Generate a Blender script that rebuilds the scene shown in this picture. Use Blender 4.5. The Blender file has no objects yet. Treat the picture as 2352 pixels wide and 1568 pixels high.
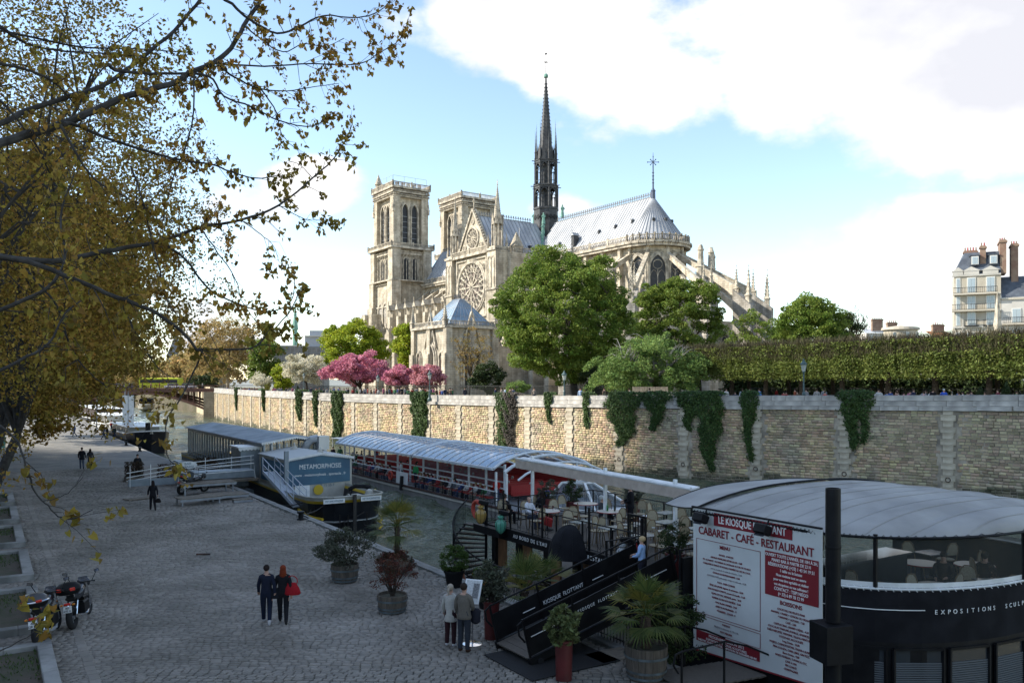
import bpy,math,random
import numpy as np
from mathutils import Matrix,Vector
random.seed(7)
RNG=np.random.default_rng(7)
sc=bpy.context.scene
COL=sc.collection
R=math.radians
# --- camera, sky, sun, exposure
EYE=7.0
FPX=1898.0
cam_d=bpy.data.cameras.new("camera")
cam_d.sensor_width=36.0
cam_d.lens=36.0*FPX/2352.0
cam_d.shift_y=100.0/2352.0
cam_d.clip_end=6000
cam=bpy.data.objects.new("camera",cam_d)
cam.location=(0,0,EYE)
cam.rotation_euler=(R(90),0,0)
COL.objects.link(cam)
sc.camera=cam
SUN_EL=35.0
SUN_H=Vector((-1.0,0.04)).normalized()
SUN_DIR=Vector((SUN_H.x*math.cos(R(SUN_EL)),SUN_H.y*math.cos(R(SUN_EL)),math.sin(R(SUN_EL))))
sun_d=bpy.data.lights.new("sun",'SUN')
sun_d.energy=3.0
sun_d.angle=R(0.53)
sun_d.color=(1.0,0.93,0.80)
sun=bpy.data.objects.new("sun",sun_d)
sun.rotation_euler=(-SUN_DIR).to_track_quat('-Z','Y').to_euler()
sun.location=(-60,-20,80)
COL.objects.link(sun)
sc.view_settings.view_transform='Standard'
sc.view_settings.look='None'
sc.view_settings.gamma=1
sc.view_settings.use_curve_mapping=False
sc.view_settings.exposure=1.6
sc.render.engine='CYCLES'
sc.cycles.max_bounces=6
sc.cycles.transparent_max_bounces=12
def px2dir(px,py):
 return Vector(((px-1176)/FPX,1.0,-(py-884)/FPX)).normalized()
world=bpy.data.worlds.new("World")
sc.world=world
world.use_nodes=True
nt=world.node_tree
nt.nodes.clear()
def wn(t,**k):
 n=nt.nodes.new(t)
 for a,v in k.items():setattr(n,a,v)
 return n
def wl(a,b):nt.links.new(a,b)
out=wn('ShaderNodeOutputWorld');bg=wn('ShaderNodeBackground')
sky=wn('ShaderNodeTexSky');sky.sky_type='NISHITA'
sky.sun_disc=False
sky.sun_elevation=R(SUN_EL)
sky.sun_rotation=math.atan2(SUN_H.x,SUN_H.y)
sky.altitude=50;sky.air_density=1.0;sky.dust_density=0.15;sky.ozone_density=1.3
tc=wn('ShaderNodeTexCoord')
# clouds: soft masses at fixed directions of the sky, broken up by noise
def wmath(op,a,b=None,clamp=False):
 n=wn('ShaderNodeMath',operation=op,use_clamp=clamp)
 for i,v in enumerate((a,b)):
  if v is None:continue
  if isinstance(v,(int,float)):n.inputs[i].default_value=v
  else:wl(v,n.inputs[i])
 return n.outputs[0]
noise=wn('ShaderNodeTexNoise');noise.inputs['Scale'].default_value=5.0
noise.inputs['Detail'].default_value=9;noise.inputs['Roughness'].default_value=0.56
mpn=wn('ShaderNodeMapping');mpn.inputs['Scale'].default_value=(1,1,1.7)
mpn.inputs['Location'].default_value=(0.3,0.1,0.0)
wl(tc.outputs['Generated'],mpn.inputs['Vector']);wl(mpn.outputs[0],noise.inputs['Vector'])
acc=None
#            px    py    rx    rz   amp
CLOUDS=[(1330,40,330,210,.5),(1150,10,190,150,.4),(1500,150,300,190,.5),(1850,60,420,230,.5),(2230,240,260,190,.5),(2350,60,420,300,.5),(2130,550,430,120,.42),(2350,530,300,130,.4),(1750,530,240,75,.32),(2150,700,360,50,.22),(1290,490,130,50,.3),(740,430,170,85,.46),(560,520,170,120,.4),(690,620,150,55,.42),(800,740,220,45,.36),(560,760,200,120,.36),(300,700,300,160,.3),(860,215,90,30,.16),(950,60,90,60,.18)]
for(cx,cy,rx,rz,amp)in CLOUDS:
 d=px2dir(cx,cy)
 s1=wn('ShaderNodeVectorMath',operation='SUBTRACT');wl(tc.outputs['Generated'],s1 .inputs[0]);s1 .inputs[1].default_value=d
 s2=wn('ShaderNodeVectorMath',operation='MULTIPLY');wl(s1 .outputs[0],s2 .inputs[0])
 s2 .inputs[1].default_value=(FPX/rx,FPX/rx*0.8,FPX/rz)
 ln=wn('ShaderNodeVectorMath',operation='LENGTH');wl(s2 .outputs[0],ln.inputs[0])
 mr=wn('ShaderNodeMapRange',interpolation_type='SMOOTHSTEP');wl(ln.outputs['Value'],mr.inputs[0])
 mr.inputs[1].default_value=1.35;mr.inputs[2].default_value=0.35
 mr.inputs[3].default_value=0.0;mr.inputs[4].default_value=amp
 acc=mr.outputs[0]if acc is None else wmath('MAXIMUM',acc,mr.outputs[0])
 # away from those masses the same broken cloud goes on all round
sep=wn('ShaderNodeSeparateXYZ');wl(tc.outputs['Generated'],sep.inputs[0])
behind=wn('ShaderNodeMapRange');wl(sep.outputs['Y'],behind.inputs[0])
behind.inputs[1].default_value=0.6;behind.inputs[2].default_value=0.1;behind.inputs[3].default_value=0.0;behind.inputs[4].default_value=0.24
up=wn('ShaderNodeMapRange');wl(sep.outputs['Z'],up.inputs[0])
up.inputs[1].default_value=0.42;up.inputs[2].default_value=0.7;up.inputs[3].default_value=0.0;up.inputs[4].default_value=0.24
acc=wmath('MAXIMUM',acc,wmath('MAXIMUM',behind.outputs[0],up.outputs[0]))
dens=wmath('ADD',noise.outputs['Fac'],acc)
cm=wn('ShaderNodeMapRange',interpolation_type='SMOOTHSTEP');wl(dens,cm.inputs[0])
cm.inputs[1].default_value=0.74;cm.inputs[2].default_value=0.93
n2=wn('ShaderNodeTexNoise');n2 .inputs['Scale'].default_value=3.2;n2 .inputs['Detail'].default_value=6
wl(mpn.outputs[0],n2 .inputs['Vector'])
cr=wn('ShaderNodeMix',data_type='RGBA');_m=wn('ShaderNodeMapRange');_m.inputs[1].default_value=.40;_m.inputs[2].default_value=.56;wl(n2 .outputs['Fac'],_m.inputs[0]);wl(_m.outputs[0],cr.inputs['Factor'])
CLOUD_A,CLOUD_B=(2.45,2.48,2.68,1),(3.55,3.5,3.5,1)
cr.inputs['A'].default_value=CLOUD_A;cr.inputs['B'].default_value=CLOUD_B
skm=wn('ShaderNodeMix',data_type='RGBA',blend_type='MULTIPLY');skm.inputs['Factor'].default_value=1
wl(sky.outputs[0],skm.inputs['A']);skm.inputs['B'].default_value=(.90,.86,.80,1)
mix=wn('ShaderNodeMix',data_type='RGBA')
wl(cm.outputs[0],mix.inputs['Factor']);wl(skm.outputs['Result'],mix.inputs['A']);wl(cr.outputs['Result'],mix.inputs['B'])
wl(mix.outputs['Result'],bg.inputs['Color']);bg.inputs['Strength'].default_value=0.12
wl(bg.outputs[0],out.inputs['Surface'])
# --- frames
E2=Vector((-0.5375,0.8433)).normalized()
N2=Vector((E2 .y,-E2 .x))
P0=Vector((4.32,20.36))
def Q(w,s,z=0.0):
 p=P0+N2*w+E2*s
 return Vector((p.x,p.y,z))
QROT=math.atan2(N2 .y,N2 .x)
MQ=Matrix.Translation((P0 .x,P0 .y,0))@Matrix.Rotation(QROT,4,'Z')
def W(px,py,Y):
 return Vector(((px-1176)/FPX*Y,Y,EYE-(py-884)/FPX*Y))
def G(px,py,z=0.0):
 Y=(EYE-z)*FPX/(py-884)
 return Vector(((px-1176)/FPX*Y,Y,z))
def at(px,Y,z):
 return Vector(((px-1176)/FPX*Y,Y,z))
WATER=-1.6
LAND=4.9
# --- object helpers
def link(o):
 COL.objects.link(o);return o
def thing(name,label,cat,loc=(0,0,0),rz=0.0,group=None,kind=None):
 o=bpy.data.objects.new(name,None)
 o.empty_display_size=0.3
 o.location=loc;o.rotation_euler=(0,0,rz)
 tag(o,label,cat,group,kind)
 return link(o)
def tag(o,label=None,cat=None,group=None,kind=None):
 if label:o['label']=label
 if cat:o['category']=cat
 if group:o['group']=group
 if kind:o['kind']=kind
 return o
def put(name,mesh,parent=None,loc=(0,0,0),rz=0.0,scale=None,rot=None):
 o=bpy.data.objects.new(name,mesh)
 o.location=loc
 o.rotation_euler=rot if rot is not None else(0,0,rz)
 if scale is not None:o.scale=scale if hasattr(scale,'__len__')else(scale,)*3
 if parent:o.parent=parent
 return link(o)
KIDS={}
def copy_tree(o,parent=None,depth=0):
 c=o.copy();COL.objects.link(c)
 if parent:c.parent=parent
 for ch in list(o.children):copy_tree(ch,c,depth+1)
 return c
def dup(root,loc,rz,label=None,group=None,scale=None):
 r=copy_tree(root)
 r.location=loc;r.rotation_euler=(0,0,rz)
 if scale:r.scale=(scale,)*3
 if label:r['label']=label
 if group:r['group']=group
 return r
class MB:
 0
 def __init__(self,M=None):
  self.v=[];self.f=[];self.mi=[];self.M=M;self.m=0
 def add(self,vs,fs):
  n=len(self.v)
  if self.M is not None:vs=[self.M@Vector(p)for p in vs]
  self.v.extend([tuple(p)for p in vs])
  self.f.extend([tuple(i+n for i in f)for f in fs])
  self.mi.extend([self.m]*len(fs))
  return self
 def box(self,x0,x1,y0,y1,z0,z1):
  return self.add([(x0,y0,z0),(x1,y0,z0),(x1,y1,z0),(x0,y1,z0),(x0,y0,z1),(x1,y0,z1),(x1,y1,z1),(x0,y1,z1)],[(0,3,2,1),(4,5,6,7),(0,1,5,4),(1,2,6,5),(2,3,7,6),(3,0,4,7)])
 def cbox(self,c,s,rz=0.0,rx=0.0,ry=0.0,bev=0.0):
  M=Matrix.Translation(c)@Matrix.Rotation(rz,4,'Z')@Matrix.Rotation(ry,4,'Y')@Matrix.Rotation(rx,4,'X')
  x,y,z=s[0]/2,s[1]/2,s[2]/2
  if bev:
   b=bev
   pts=[]
   for(k,zz)in((b,-z),(0,-z+b),(0,z-b),(b,z)):
    pts+=[(-x+k,-y+k,zz),(x-k,-y+k,zz),(x-k,y-k,zz),(-x+k,y-k,zz)]
   fs=[(3,2,1,0),(12,13,14,15)]
   for r in range(3):
    for i in range(4):
     j=(i+1)%4
     fs.append((r*4+i,r*4+j,r*4+4+j,r*4+4+i))
   return self.add([M@Vector(p)for p in pts],fs)
  pts=[(-x,-y,-z),(x,-y,-z),(x,y,-z),(-x,y,-z),(-x,-y,z),(x,-y,z),(x,y,z),(-x,y,z)]
  return self.add([M@Vector(p)for p in pts],[(0,3,2,1),(4,5,6,7),(0,1,5,4),(1,2,6,5),(2,3,7,6),(3,0,4,7)])
 def bar(self,p0,p1,w,h=None,up=(0,0,1)):
  p0=Vector(p0);p1=Vector(p1);h=h or w
  d=(p1-p0).normalized();u=Vector(up)
  if abs(d.dot(u))>0.98:u=Vector((1,0,0))
  r=d.cross(u).normalized();u=r.cross(d)
  pts=[]
  for p in(p0,p1):
   for a,b in((-1,-1),(1,-1),(1,1),(-1,1)):
    pts.append(p+r*(a*w/2)+u*(b*h/2))
  return self.add(pts,[(0,1,2,3),(7,6,5,4),(0,4,5,1),(1,5,6,2),(2,6,7,3),(3,7,4,0)])
 def tube(self,pts,rad,n=8,cap=True):
  pts=[Vector(p)for p in pts]
  if not hasattr(rad,'__len__'):rad=[rad]*len(pts)
  vs=[];fs=[]
  prev=None
  for i,p in enumerate(pts):
   d=(pts[min(i+1,len(pts)-1)]-pts[max(i-1,0)])
   if d.length<1e-9:d=Vector((0,0,1))
   d.normalize()
   if prev is None:
    a=Vector((0,0,1))if abs(d.z)<0.95 else Vector((1,0,0))
    x=d.cross(a).normalized()
   else:
    x=(prev-d*prev.dot(d))
    if x.length<1e-6:x=d.cross(Vector((0.3,0.5,0.8)))
    x.normalize()
   prev=x;y=d.cross(x)
   for k in range(n):
    t=2*math.pi*k/n
    vs.append(p+(x*math.cos(t)+y*math.sin(t))*rad[i])
  for i in range(len(pts)-1):
   for k in range(n):
    j=(k+1)%n
    fs.append((i*n+k,i*n+j,i*n+n+j,i*n+n+k))
  if cap:
   fs.append(tuple(range(n-1,-1,-1)));fs.append(tuple(range((len(pts)-1)*n,len(pts)*n)))
  return self.add(vs,fs)
 def cyl(self,p0,p1,r0,r1=None,n=12):
  return self.tube([p0,p1],[r0,r0 if r1 is None else r1],n)
 def lathe(self,prof,c=(0,0,0),n=16,a0=0.0,sx=1.0,sy=1.0,cap=True):
  vs=[];fs=[]
  for(r,z)in prof:
   for k in range(n):
    t=a0+2*math.pi*k/n
    vs.append((c[0]+r*sx*math.cos(t),c[1]+r*sy*math.sin(t),c[2]+z))
  for i in range(len(prof)-1):
   for k in range(n):
    j=(k+1)%n
    fs.append((i*n+k,i*n+j,i*n+n+j,i*n+n+k))
  if cap:
   fs.append(tuple(range(n-1,-1,-1)));fs.append(tuple(range((len(prof)-1)*n,len(prof)*n)))
  return self.add(vs,fs)
 def prism(self,poly,z0,z1):
  n=len(poly)
  vs=[(x,y,z0)for x,y in poly]+[(x,y,z1)for x,y in poly]
  fs=[tuple(range(n-1,-1,-1)),tuple(range(n,2*n))]+[(i,(i+1)%n,n+(i+1)%n,n+i)for i in range(n)]
  return self.add(vs,fs)
 def slab(self,poly3,off):
  0
  n=len(poly3);off=Vector(off)
  vs=[Vector(p)for p in poly3]+[Vector(p)+off for p in poly3]
  fs=[tuple(range(n-1,-1,-1)),tuple(range(n,2*n))]+[(i,(i+1)%n,n+(i+1)%n,n+i)for i in range(n)]
  return self.add(vs,fs)
 def ball(self,c,r,n=8,m=6,s=(1,1,1)):
  prof=[(max(1e-4,math.sin(math.pi*i/m))*r,-math.cos(math.pi*i/m)*r*s[2])for i in range(m+1)]
  return self.lathe(prof,c,n,sx=s[0],sy=s[1],cap=False)
 def torus(self,c,Rr,r,axis='Z',n=20,m=8,M=None):
  vs=[];fs=[]
  for i in range(n):
   a=2*math.pi*i/n
   for j in range(m):
    b=2*math.pi*j/m
    x,y,z=(Rr+r*math.cos(b))*math.cos(a),(Rr+r*math.cos(b))*math.sin(a),r*math.sin(b)
    if axis=='X':x,y,z=z,x,y
    if axis=='Y':x,y,z=x,z,y
    vs.append(Vector((x,y,z))+Vector(c))
  for i in range(n):
   for j in range(m):
    fs.append((i*m+j,((i+1)%n)*m+j,((i+1)%n)*m+(j+1)%m,i*m+(j+1)%m))
  return self.add(vs,fs)
 def mesh(self,name,mats,smooth=False):
  me=bpy.data.meshes.new(name)
  me.from_pydata(self.v,[],self.f)
  for m in(mats if isinstance(mats,(list,tuple))else[mats]):me.materials.append(m)
  if any(self.mi):me.polygons.foreach_set('material_index',self.mi)
  if smooth:
   me.polygons.foreach_set('use_smooth',[True]*len(self.f))
   try:me.set_sharp_from_angle(angle=R(40))
   except Exception:pass
  me.update()
  return me
 def build(self,name,mats,parent=None,smooth=False,**k):
  o=put(name,self.mesh(name,mats,smooth),parent)
  tag(o,**k)
  return o
def np_mesh(name,V,F,mat,parent=None,smooth=False,uv=None,**k):
 0
 V=np.asarray(V,dtype=np.float32);F=np.asarray(F,dtype=np.int32)
 me=bpy.data.meshes.new(name)
 me.vertices.add(len(V));me.vertices.foreach_set('co',V.ravel())
 me.loops.add(F.size);me.loops.foreach_set('vertex_index',F.ravel())
 me.polygons.add(len(F))
 me.polygons.foreach_set('loop_start',np.arange(0,F.size,F.shape[1],dtype=np.int32))
 if smooth:me.polygons.foreach_set('use_smooth',np.ones(len(F),dtype=bool))
 for m in(mat if isinstance(mat,(list,tuple))else[mat]):me.materials.append(m)
 me.update(calc_edges=True);me.validate()
 o=put(name,me,parent)
 tag(o,**k)
 return o
 # --- materials
MATS={}
def mat(name,col,rough=0.7,metal=0.0,var=0.0,scale=4.0,col2=None,bump=0.0,bscale=None,island=0.0,objrand=0.0,transl=0.0,alpha=1.0,spec=0.5,detail=6,coat=0.0,hue=0.0,trans=0.0,emit=None,bdist=0.03,stretch=None,ior=1.45):
 if name in MATS:return MATS[name]
 m=bpy.data.materials.new(name);m.use_nodes=True;MATS[name]=m
 t=m.node_tree;N=t.nodes;L=t.links
 b=N['Principled BSDF']
 b.inputs['Roughness'].default_value=rough;b.inputs['Metallic'].default_value=metal
 b.inputs['Specular IOR Level'].default_value=spec;b.inputs['Coat Weight'].default_value=coat
 b.inputs['Alpha'].default_value=alpha;b.inputs['Transmission Weight'].default_value=trans
 b.inputs['IOR'].default_value=ior
 c=(*col,1)
 b.inputs['Base Color'].default_value=c
 src=None
 co=N.new('ShaderNodeTexCoord')
 vec=co.outputs['Object']
 if stretch:
  mp=N.new('ShaderNodeMapping');mp.inputs['Scale'].default_value=stretch
  L.new(vec,mp.inputs[0]);vec=mp.outputs[0]
 if col2 is not None:
  nz=N.new('ShaderNodeTexNoise');nz.inputs['Scale'].default_value=scale;nz.inputs['Detail'].default_value=detail
  L.new(vec,nz.inputs['Vector'])
  mr=N.new('ShaderNodeMapRange');mr.inputs[1].default_value=0.38;mr.inputs[2].default_value=0.64
  L.new(nz.outputs['Fac'],mr.inputs[0])
  mx=N.new('ShaderNodeMix');mx.data_type='RGBA'
  L.new(mr.outputs[0],mx.inputs['Factor'])
  mx.inputs['A'].default_value=c;mx.inputs['B'].default_value=(*col2,1)
  src=mx.outputs['Result']
 def hsv(fac_out,amount,hue_amt):
  nonlocal src
  h=N.new('ShaderNodeHueSaturation')
  mr=N.new('ShaderNodeMapRange');mr.inputs[3].default_value=1-amount;mr.inputs[4].default_value=1+amount
  L.new(fac_out,mr.inputs[0]);L.new(mr.outputs[0],h.inputs['Value'])
  if hue_amt:
   w=N.new('ShaderNodeTexWhiteNoise');w.noise_dimensions='1D';L.new(fac_out,w.inputs['W'])
   m2=N.new('ShaderNodeMapRange');m2 .inputs[3].default_value=0.5-hue_amt;m2 .inputs[4].default_value=0.5+hue_amt
   L.new(w.outputs['Value'],m2 .inputs[0]);L.new(m2 .outputs[0],h.inputs['Hue'])
  if src is not None:L.new(src,h.inputs['Color'])
  else:h.inputs['Color'].default_value=c
  src=h.outputs['Color']
 if var:
  nv=N.new('ShaderNodeTexNoise');nv.inputs['Scale'].default_value=scale*3.1;nv.inputs['Detail'].default_value=8
  L.new(vec,nv.inputs['Vector']);hsv(nv.outputs['Fac'],var*2.0,0)
 if island:
  g=N.new('ShaderNodeNewGeometry');hsv(g.outputs['Random Per Island'],island,hue)
 if objrand:
  oi=N.new('ShaderNodeObjectInfo');hsv(oi.outputs['Random'],objrand,hue)
 if src is not None:L.new(src,b.inputs['Base Color'])
 if bump:
  nb=N.new('ShaderNodeTexNoise');nb.inputs['Scale'].default_value=bscale or scale*6;nb.inputs['Detail'].default_value=8
  L.new(vec,nb.inputs['Vector'])
  bp=N.new('ShaderNodeBump');bp.inputs['Strength'].default_value=bump;bp.inputs['Distance'].default_value=bdist
  L.new(nb.outputs['Fac'],bp.inputs['Height']);L.new(bp.outputs[0],b.inputs['Normal'])
 if emit:b.inputs['Emission Color'].default_value=(*emit[0],1);b.inputs['Emission Strength'].default_value=emit[1]
 if transl:
  tr=N.new('ShaderNodeBsdfTranslucent');ms=N.new('ShaderNodeMixShader');ms.inputs[0].default_value=transl
  if src is not None:L.new(src,tr.inputs['Color'])
  else:tr.inputs['Color'].default_value=c
  L.new(b.outputs[0],ms.inputs[1]);L.new(tr.outputs[0],ms.inputs[2])
  L.new(ms.outputs[0],N['Material Output'].inputs['Surface'])
 return m
def stone_mat(name,base,dark,course=0.45,lum=0.16):
 0
 if name in MATS:return MATS[name]
 m=mat(name,base,rough=0.9,var=lum*0.6,scale=0.5,col2=dark,bump=0.0,spec=0.2)
 t=m.node_tree;N=t.nodes;L=t.links;b=N['Principled BSDF']
 g=N.new('ShaderNodeNewGeometry');tcd=N.new('ShaderNodeTexCoord')
 sx=N.new('ShaderNodeSeparateXYZ');L.new(tcd.outputs['Object'],sx.inputs[0])
 ad=N.new('ShaderNodeMath');ad.operation='ADD';L.new(sx.outputs[0],ad.inputs[0]);L.new(sx.outputs[1],ad.inputs[1])
 cb=N.new('ShaderNodeCombineXYZ');L.new(ad.outputs[0],cb.inputs[0]);L.new(sx.outputs[2],cb.inputs[1])
 br=N.new('ShaderNodeTexBrick');L.new(cb.outputs[0],br.inputs['Vector'])
 br.inputs['Scale'].default_value=1.0;br.inputs['Brick Width'].default_value=course*2.2;br.inputs['Row Height'].default_value=course
 br.inputs['Mortar Size'].default_value=0.03;br.inputs['Mortar Smooth'].default_value=0.6
 br.inputs['Color1'].default_value=(0.86,0.85,0.83,1);br.inputs['Color2'].default_value=(1.06,1.05,1.04,1);br.inputs['Mortar'].default_value=(0.55,0.53,0.5,1)
 mx=N.new('ShaderNodeMix');mx.data_type='RGBA';mx.blend_type='MULTIPLY';mx.inputs['Factor'].default_value=1
 src=b.inputs['Base Color'].links[0].from_socket
 L.new(src,mx.inputs['A']);L.new(br.outputs['Color'],mx.inputs['B'])
 # vertical rain streaks
 mp=N.new('ShaderNodeMapping');mp.inputs['Scale'].default_value=(1.1,1.1,0.07)
 L.new(tcd.outputs['Object'],mp.inputs[0])
 st=N.new('ShaderNodeTexNoise');st.inputs['Scale'].default_value=1.0;st.inputs['Detail'].default_value=7
 L.new(mp.outputs[0],st.inputs['Vector'])
 mr=N.new('ShaderNodeMapRange');mr.inputs[1].default_value=0.42;mr.inputs[2].default_value=0.72
 mr.inputs[3].default_value=1.0;mr.inputs[4].default_value=0.58
 L.new(st.outputs['Fac'],mr.inputs[0])
 m3=N.new('ShaderNodeMix');m3 .data_type='RGBA';m3 .blend_type='MULTIPLY';m3 .inputs['Factor'].default_value=1
 L.new(mx.outputs['Result'],m3 .inputs['A']);L.new(mr.outputs[0],m3 .inputs['B'])
 L.new(m3 .outputs['Result'],b.inputs['Base Color'])
 bp=N.new('ShaderNodeBump');bp.inputs['Strength'].default_value=0.5;bp.inputs['Distance'].default_value=0.06;bp.invert=True
 L.new(br.outputs['Fac'],bp.inputs['Height']);L.new(bp.outputs[0],b.inputs['Normal'])
 return m
M_stone=stone_mat('limestone',(0.60,0.54,0.44),(0.40,0.35,0.275),0.5)
M_stone_g=stone_mat('grey limestone',(0.43,0.40,0.36),(0.26,0.24,0.21),0.5)
M_trim=mat('carved limestone',(0.54,0.48,0.385),rough=0.9,col2=(0.23,0.205,0.17),scale=0.9,var=0.1,bump=0.5,bscale=2.5,bdist=0.2,spec=0.2)
M_glassdark=mat('dark leaded glass',(0.018,0.02,0.026),rough=0.35,col2=(0.04,0.04,0.045),scale=1.5,spec=0.4)
M_void=mat('dark opening void',(0.03,0.035,0.042),rough=0.6,col2=(0.015,0.016,0.02),scale=1,stretch=(1,1,6))  # near-black sheet painted for the unlit depth of the tower openings
M_lead=mat('lead roof sheet',(0.46,0.47,0.49),rough=0.55,metal=0.1,col2=(0.30,0.31,0.33),scale=0.35,var=0.08,stretch=(1.0,1.0,0.25))
M_lead_b=mat('blue lead roof sheet',(0.25,0.34,0.44),rough=0.45,metal=0.1,col2=(0.18,0.26,0.35),scale=0.5,var=0.08)
M_seam=mat('weathered lead seam',(0.3,0.315,0.34),rough=0.5,metal=0.3)
M_spire=mat('blackened oak and lead',(0.028,0.03,0.034),rough=0.6,col2=(0.06,0.062,0.066),scale=0.8,var=0.2,spec=0.4)
M_verd=mat('verdigris copper',(0.20,0.37,0.30),rough=0.7,col2=(0.12,0.25,0.2),scale=2)
M_bark=mat('grey brown bark',(0.075,0.062,0.05),rough=0.95,col2=(0.04,0.033,0.028),scale=5,var=0.2,bump=0.6,bscale=18,spec=0.15)
M_bark_d=mat('dark wet bark',(0.035,0.032,0.03),rough=0.9,col2=(0.06,0.056,0.052),scale=7,bump=0.7,bscale=30,bdist=0.02,spec=0.25)
M_black=mat('black painted steel',(0.006,0.006,0.007),rough=0.5,col2=(0.011,0.011,0.012),scale=3,spec=0.2)
M_blackcloth=mat('black canvas',(0.008,0.008,0.010),rough=0.85,col2=(0.014,0.014,0.017),scale=2,spec=0.2)
M_white=mat('white paint',(0.72,0.73,0.73),rough=0.45,col2=(0.58,0.59,0.58),scale=2.5)
M_whitemetal=mat('white enamelled steel',(0.66,0.69,0.72),rough=0.35,col2=(0.5,0.53,0.56),scale=2)
M_grey=mat('grey painted steel',(0.28,0.30,0.32),rough=0.5,col2=(0.2,0.21,0.23),scale=2)
M_chrome=mat('chrome',(0.7,0.7,0.72),rough=0.12,metal=1.0)
M_rubber=mat('black rubber',(0.012,0.012,0.013),rough=0.85,bump=0.2,scale=20)
M_red=mat('red paint',(0.32,0.02,0.018),rough=0.45,var=0.1)
M_lettering=mat('white lettering',(0.75,0.75,0.73),rough=0.6)
M_wood=mat('weathered timber',(0.2,0.17,0.13),rough=0.85,col2=(0.12,0.10,0.08),scale=3,stretch=(1,6,1),var=0.2,bump=0.3,island=0.18)
# ===== THE SETTING
# --- water and river bed
M_water=mat('river water',(0.075,0.09,0.055),rough=0.05,spec=0.5,ior=1.33)
t=M_water.node_tree;b=t.nodes['Principled BSDF']
co=t.nodes.new('ShaderNodeTexCoord')
def wnoise(scale,stretch,det):
 mp=t.nodes.new('ShaderNodeMapping');mp.inputs['Scale'].default_value=stretch;mp.inputs['Rotation'].default_value=(0,0,R(-20))
 t.links.new(co.outputs['Object'],mp.inputs[0])
 n=t.nodes.new('ShaderNodeTexNoise');n.inputs['Scale'].default_value=scale;n.inputs['Detail'].default_value=det
 n.inputs['Roughness'].default_value=0.55
 t.links.new(mp.outputs[0],n.inputs['Vector'])
 return n.outputs['Fac']
a_=wnoise(0.75,(1,1.5,1),3);c_=wnoise(2.6,(1,1.4,1),5)
bp1=t.nodes.new('ShaderNodeBump');bp1 .inputs['Strength'].default_value=1.0;bp1 .inputs['Distance'].default_value=.5
bp2=t.nodes.new('ShaderNodeBump');bp2 .inputs['Strength'].default_value=1.0;bp2 .inputs['Distance'].default_value=0.3
t.links.new(a_,bp1 .inputs['Height']);t.links.new(c_,bp2 .inputs['Height']);t.links.new(bp1 .outputs[0],bp2 .inputs['Normal'])
t.links.new(bp2 .outputs[0],b.inputs['Normal'])
rgw=np.random.default_rng(3)
def wave_field(X,Y,lo,hi,n,slope):
 Z=np.zeros_like(X)
 for _ in range(n):
  lam=np.exp(rgw.uniform(np.log(lo),np.log(hi)));a=rgw.uniform(-1.3,1.3)+.5;k=2*np.pi/lam
  ph=k*(X*np.cos(a)+Y*np.sin(a))+rgw.uniform(0,6.28)+.9*np.sin(.35*X*rgw.uniform(.3,1)+.3*Y*rgw.uniform(-1,1)+rgw.uniform(0,6))
  Z+=slope/k*(np.sin(ph)+.25*np.sin(2*ph))
 return Z
def wave_sheet(w0,w1,s0,s1,st,lo,hi,n,slope,dz):
 W_,S_=np.meshgrid(np.arange(w0,w1,st),np.arange(s0,s1,st));X=P0 .x+N2 .x*W_+E2 .x*S_;Y=P0 .y+N2 .y*W_+E2 .y*S_
 patch=.55+.45*np.sin(W_*.21+np.sin(S_*.13)*2)*np.sin(S_*.17+1)
 Z=WATER+dz+wave_field(X,Y,lo,hi,n,slope)*patch
 r_,c2_=W_.shape;I=np.arange(r_*c2_).reshape(r_,c2_)
 F=np.stack([I[:-1,:-1],I[:-1,1:],I[1:,1:],I[1:,:-1]],-1).reshape(-1,4)
 return np.stack([X,Y,Z],-1).reshape(-1,3),F
V1,F1=wave_sheet(-.3,56,-8,82,.24,.7,4.5,26,.085,0);V2,F2=wave_sheet(-2,60,81.9,330,.8,2.6,10,18,.05,-.01)
wtr=np_mesh('water',np.concatenate([V1,V2]),np.concatenate([F1,F2+len(V1)]),M_water,None,True,kind='structure',label='choppy grey green river between the quay and the island wall')
MB().add([(-900,-200,WATER-.3),(900,-200,WATER-.3),(900,1500,WATER-.3),(-900,1500,WATER-.3)],[(0,1,2,3)]).build('far_water',M_water,kind='structure',label='calmer river water beyond the bridge and outside the reach')
# --- island wall line (base line at water level, top height)
WALL=[(62,41,6.5),(37.6,60.7,6.3),(34.9,63.5,6.22),(16.4,76.3,6.03),(10.2,83.1,5.95),(1.2,94.4,5.76),(-25.3,127.8,5.62),(-38.5,144.4,5.86),(-54.0,171.8,5.92),(-77.3,214.8,6.26)]
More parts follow.
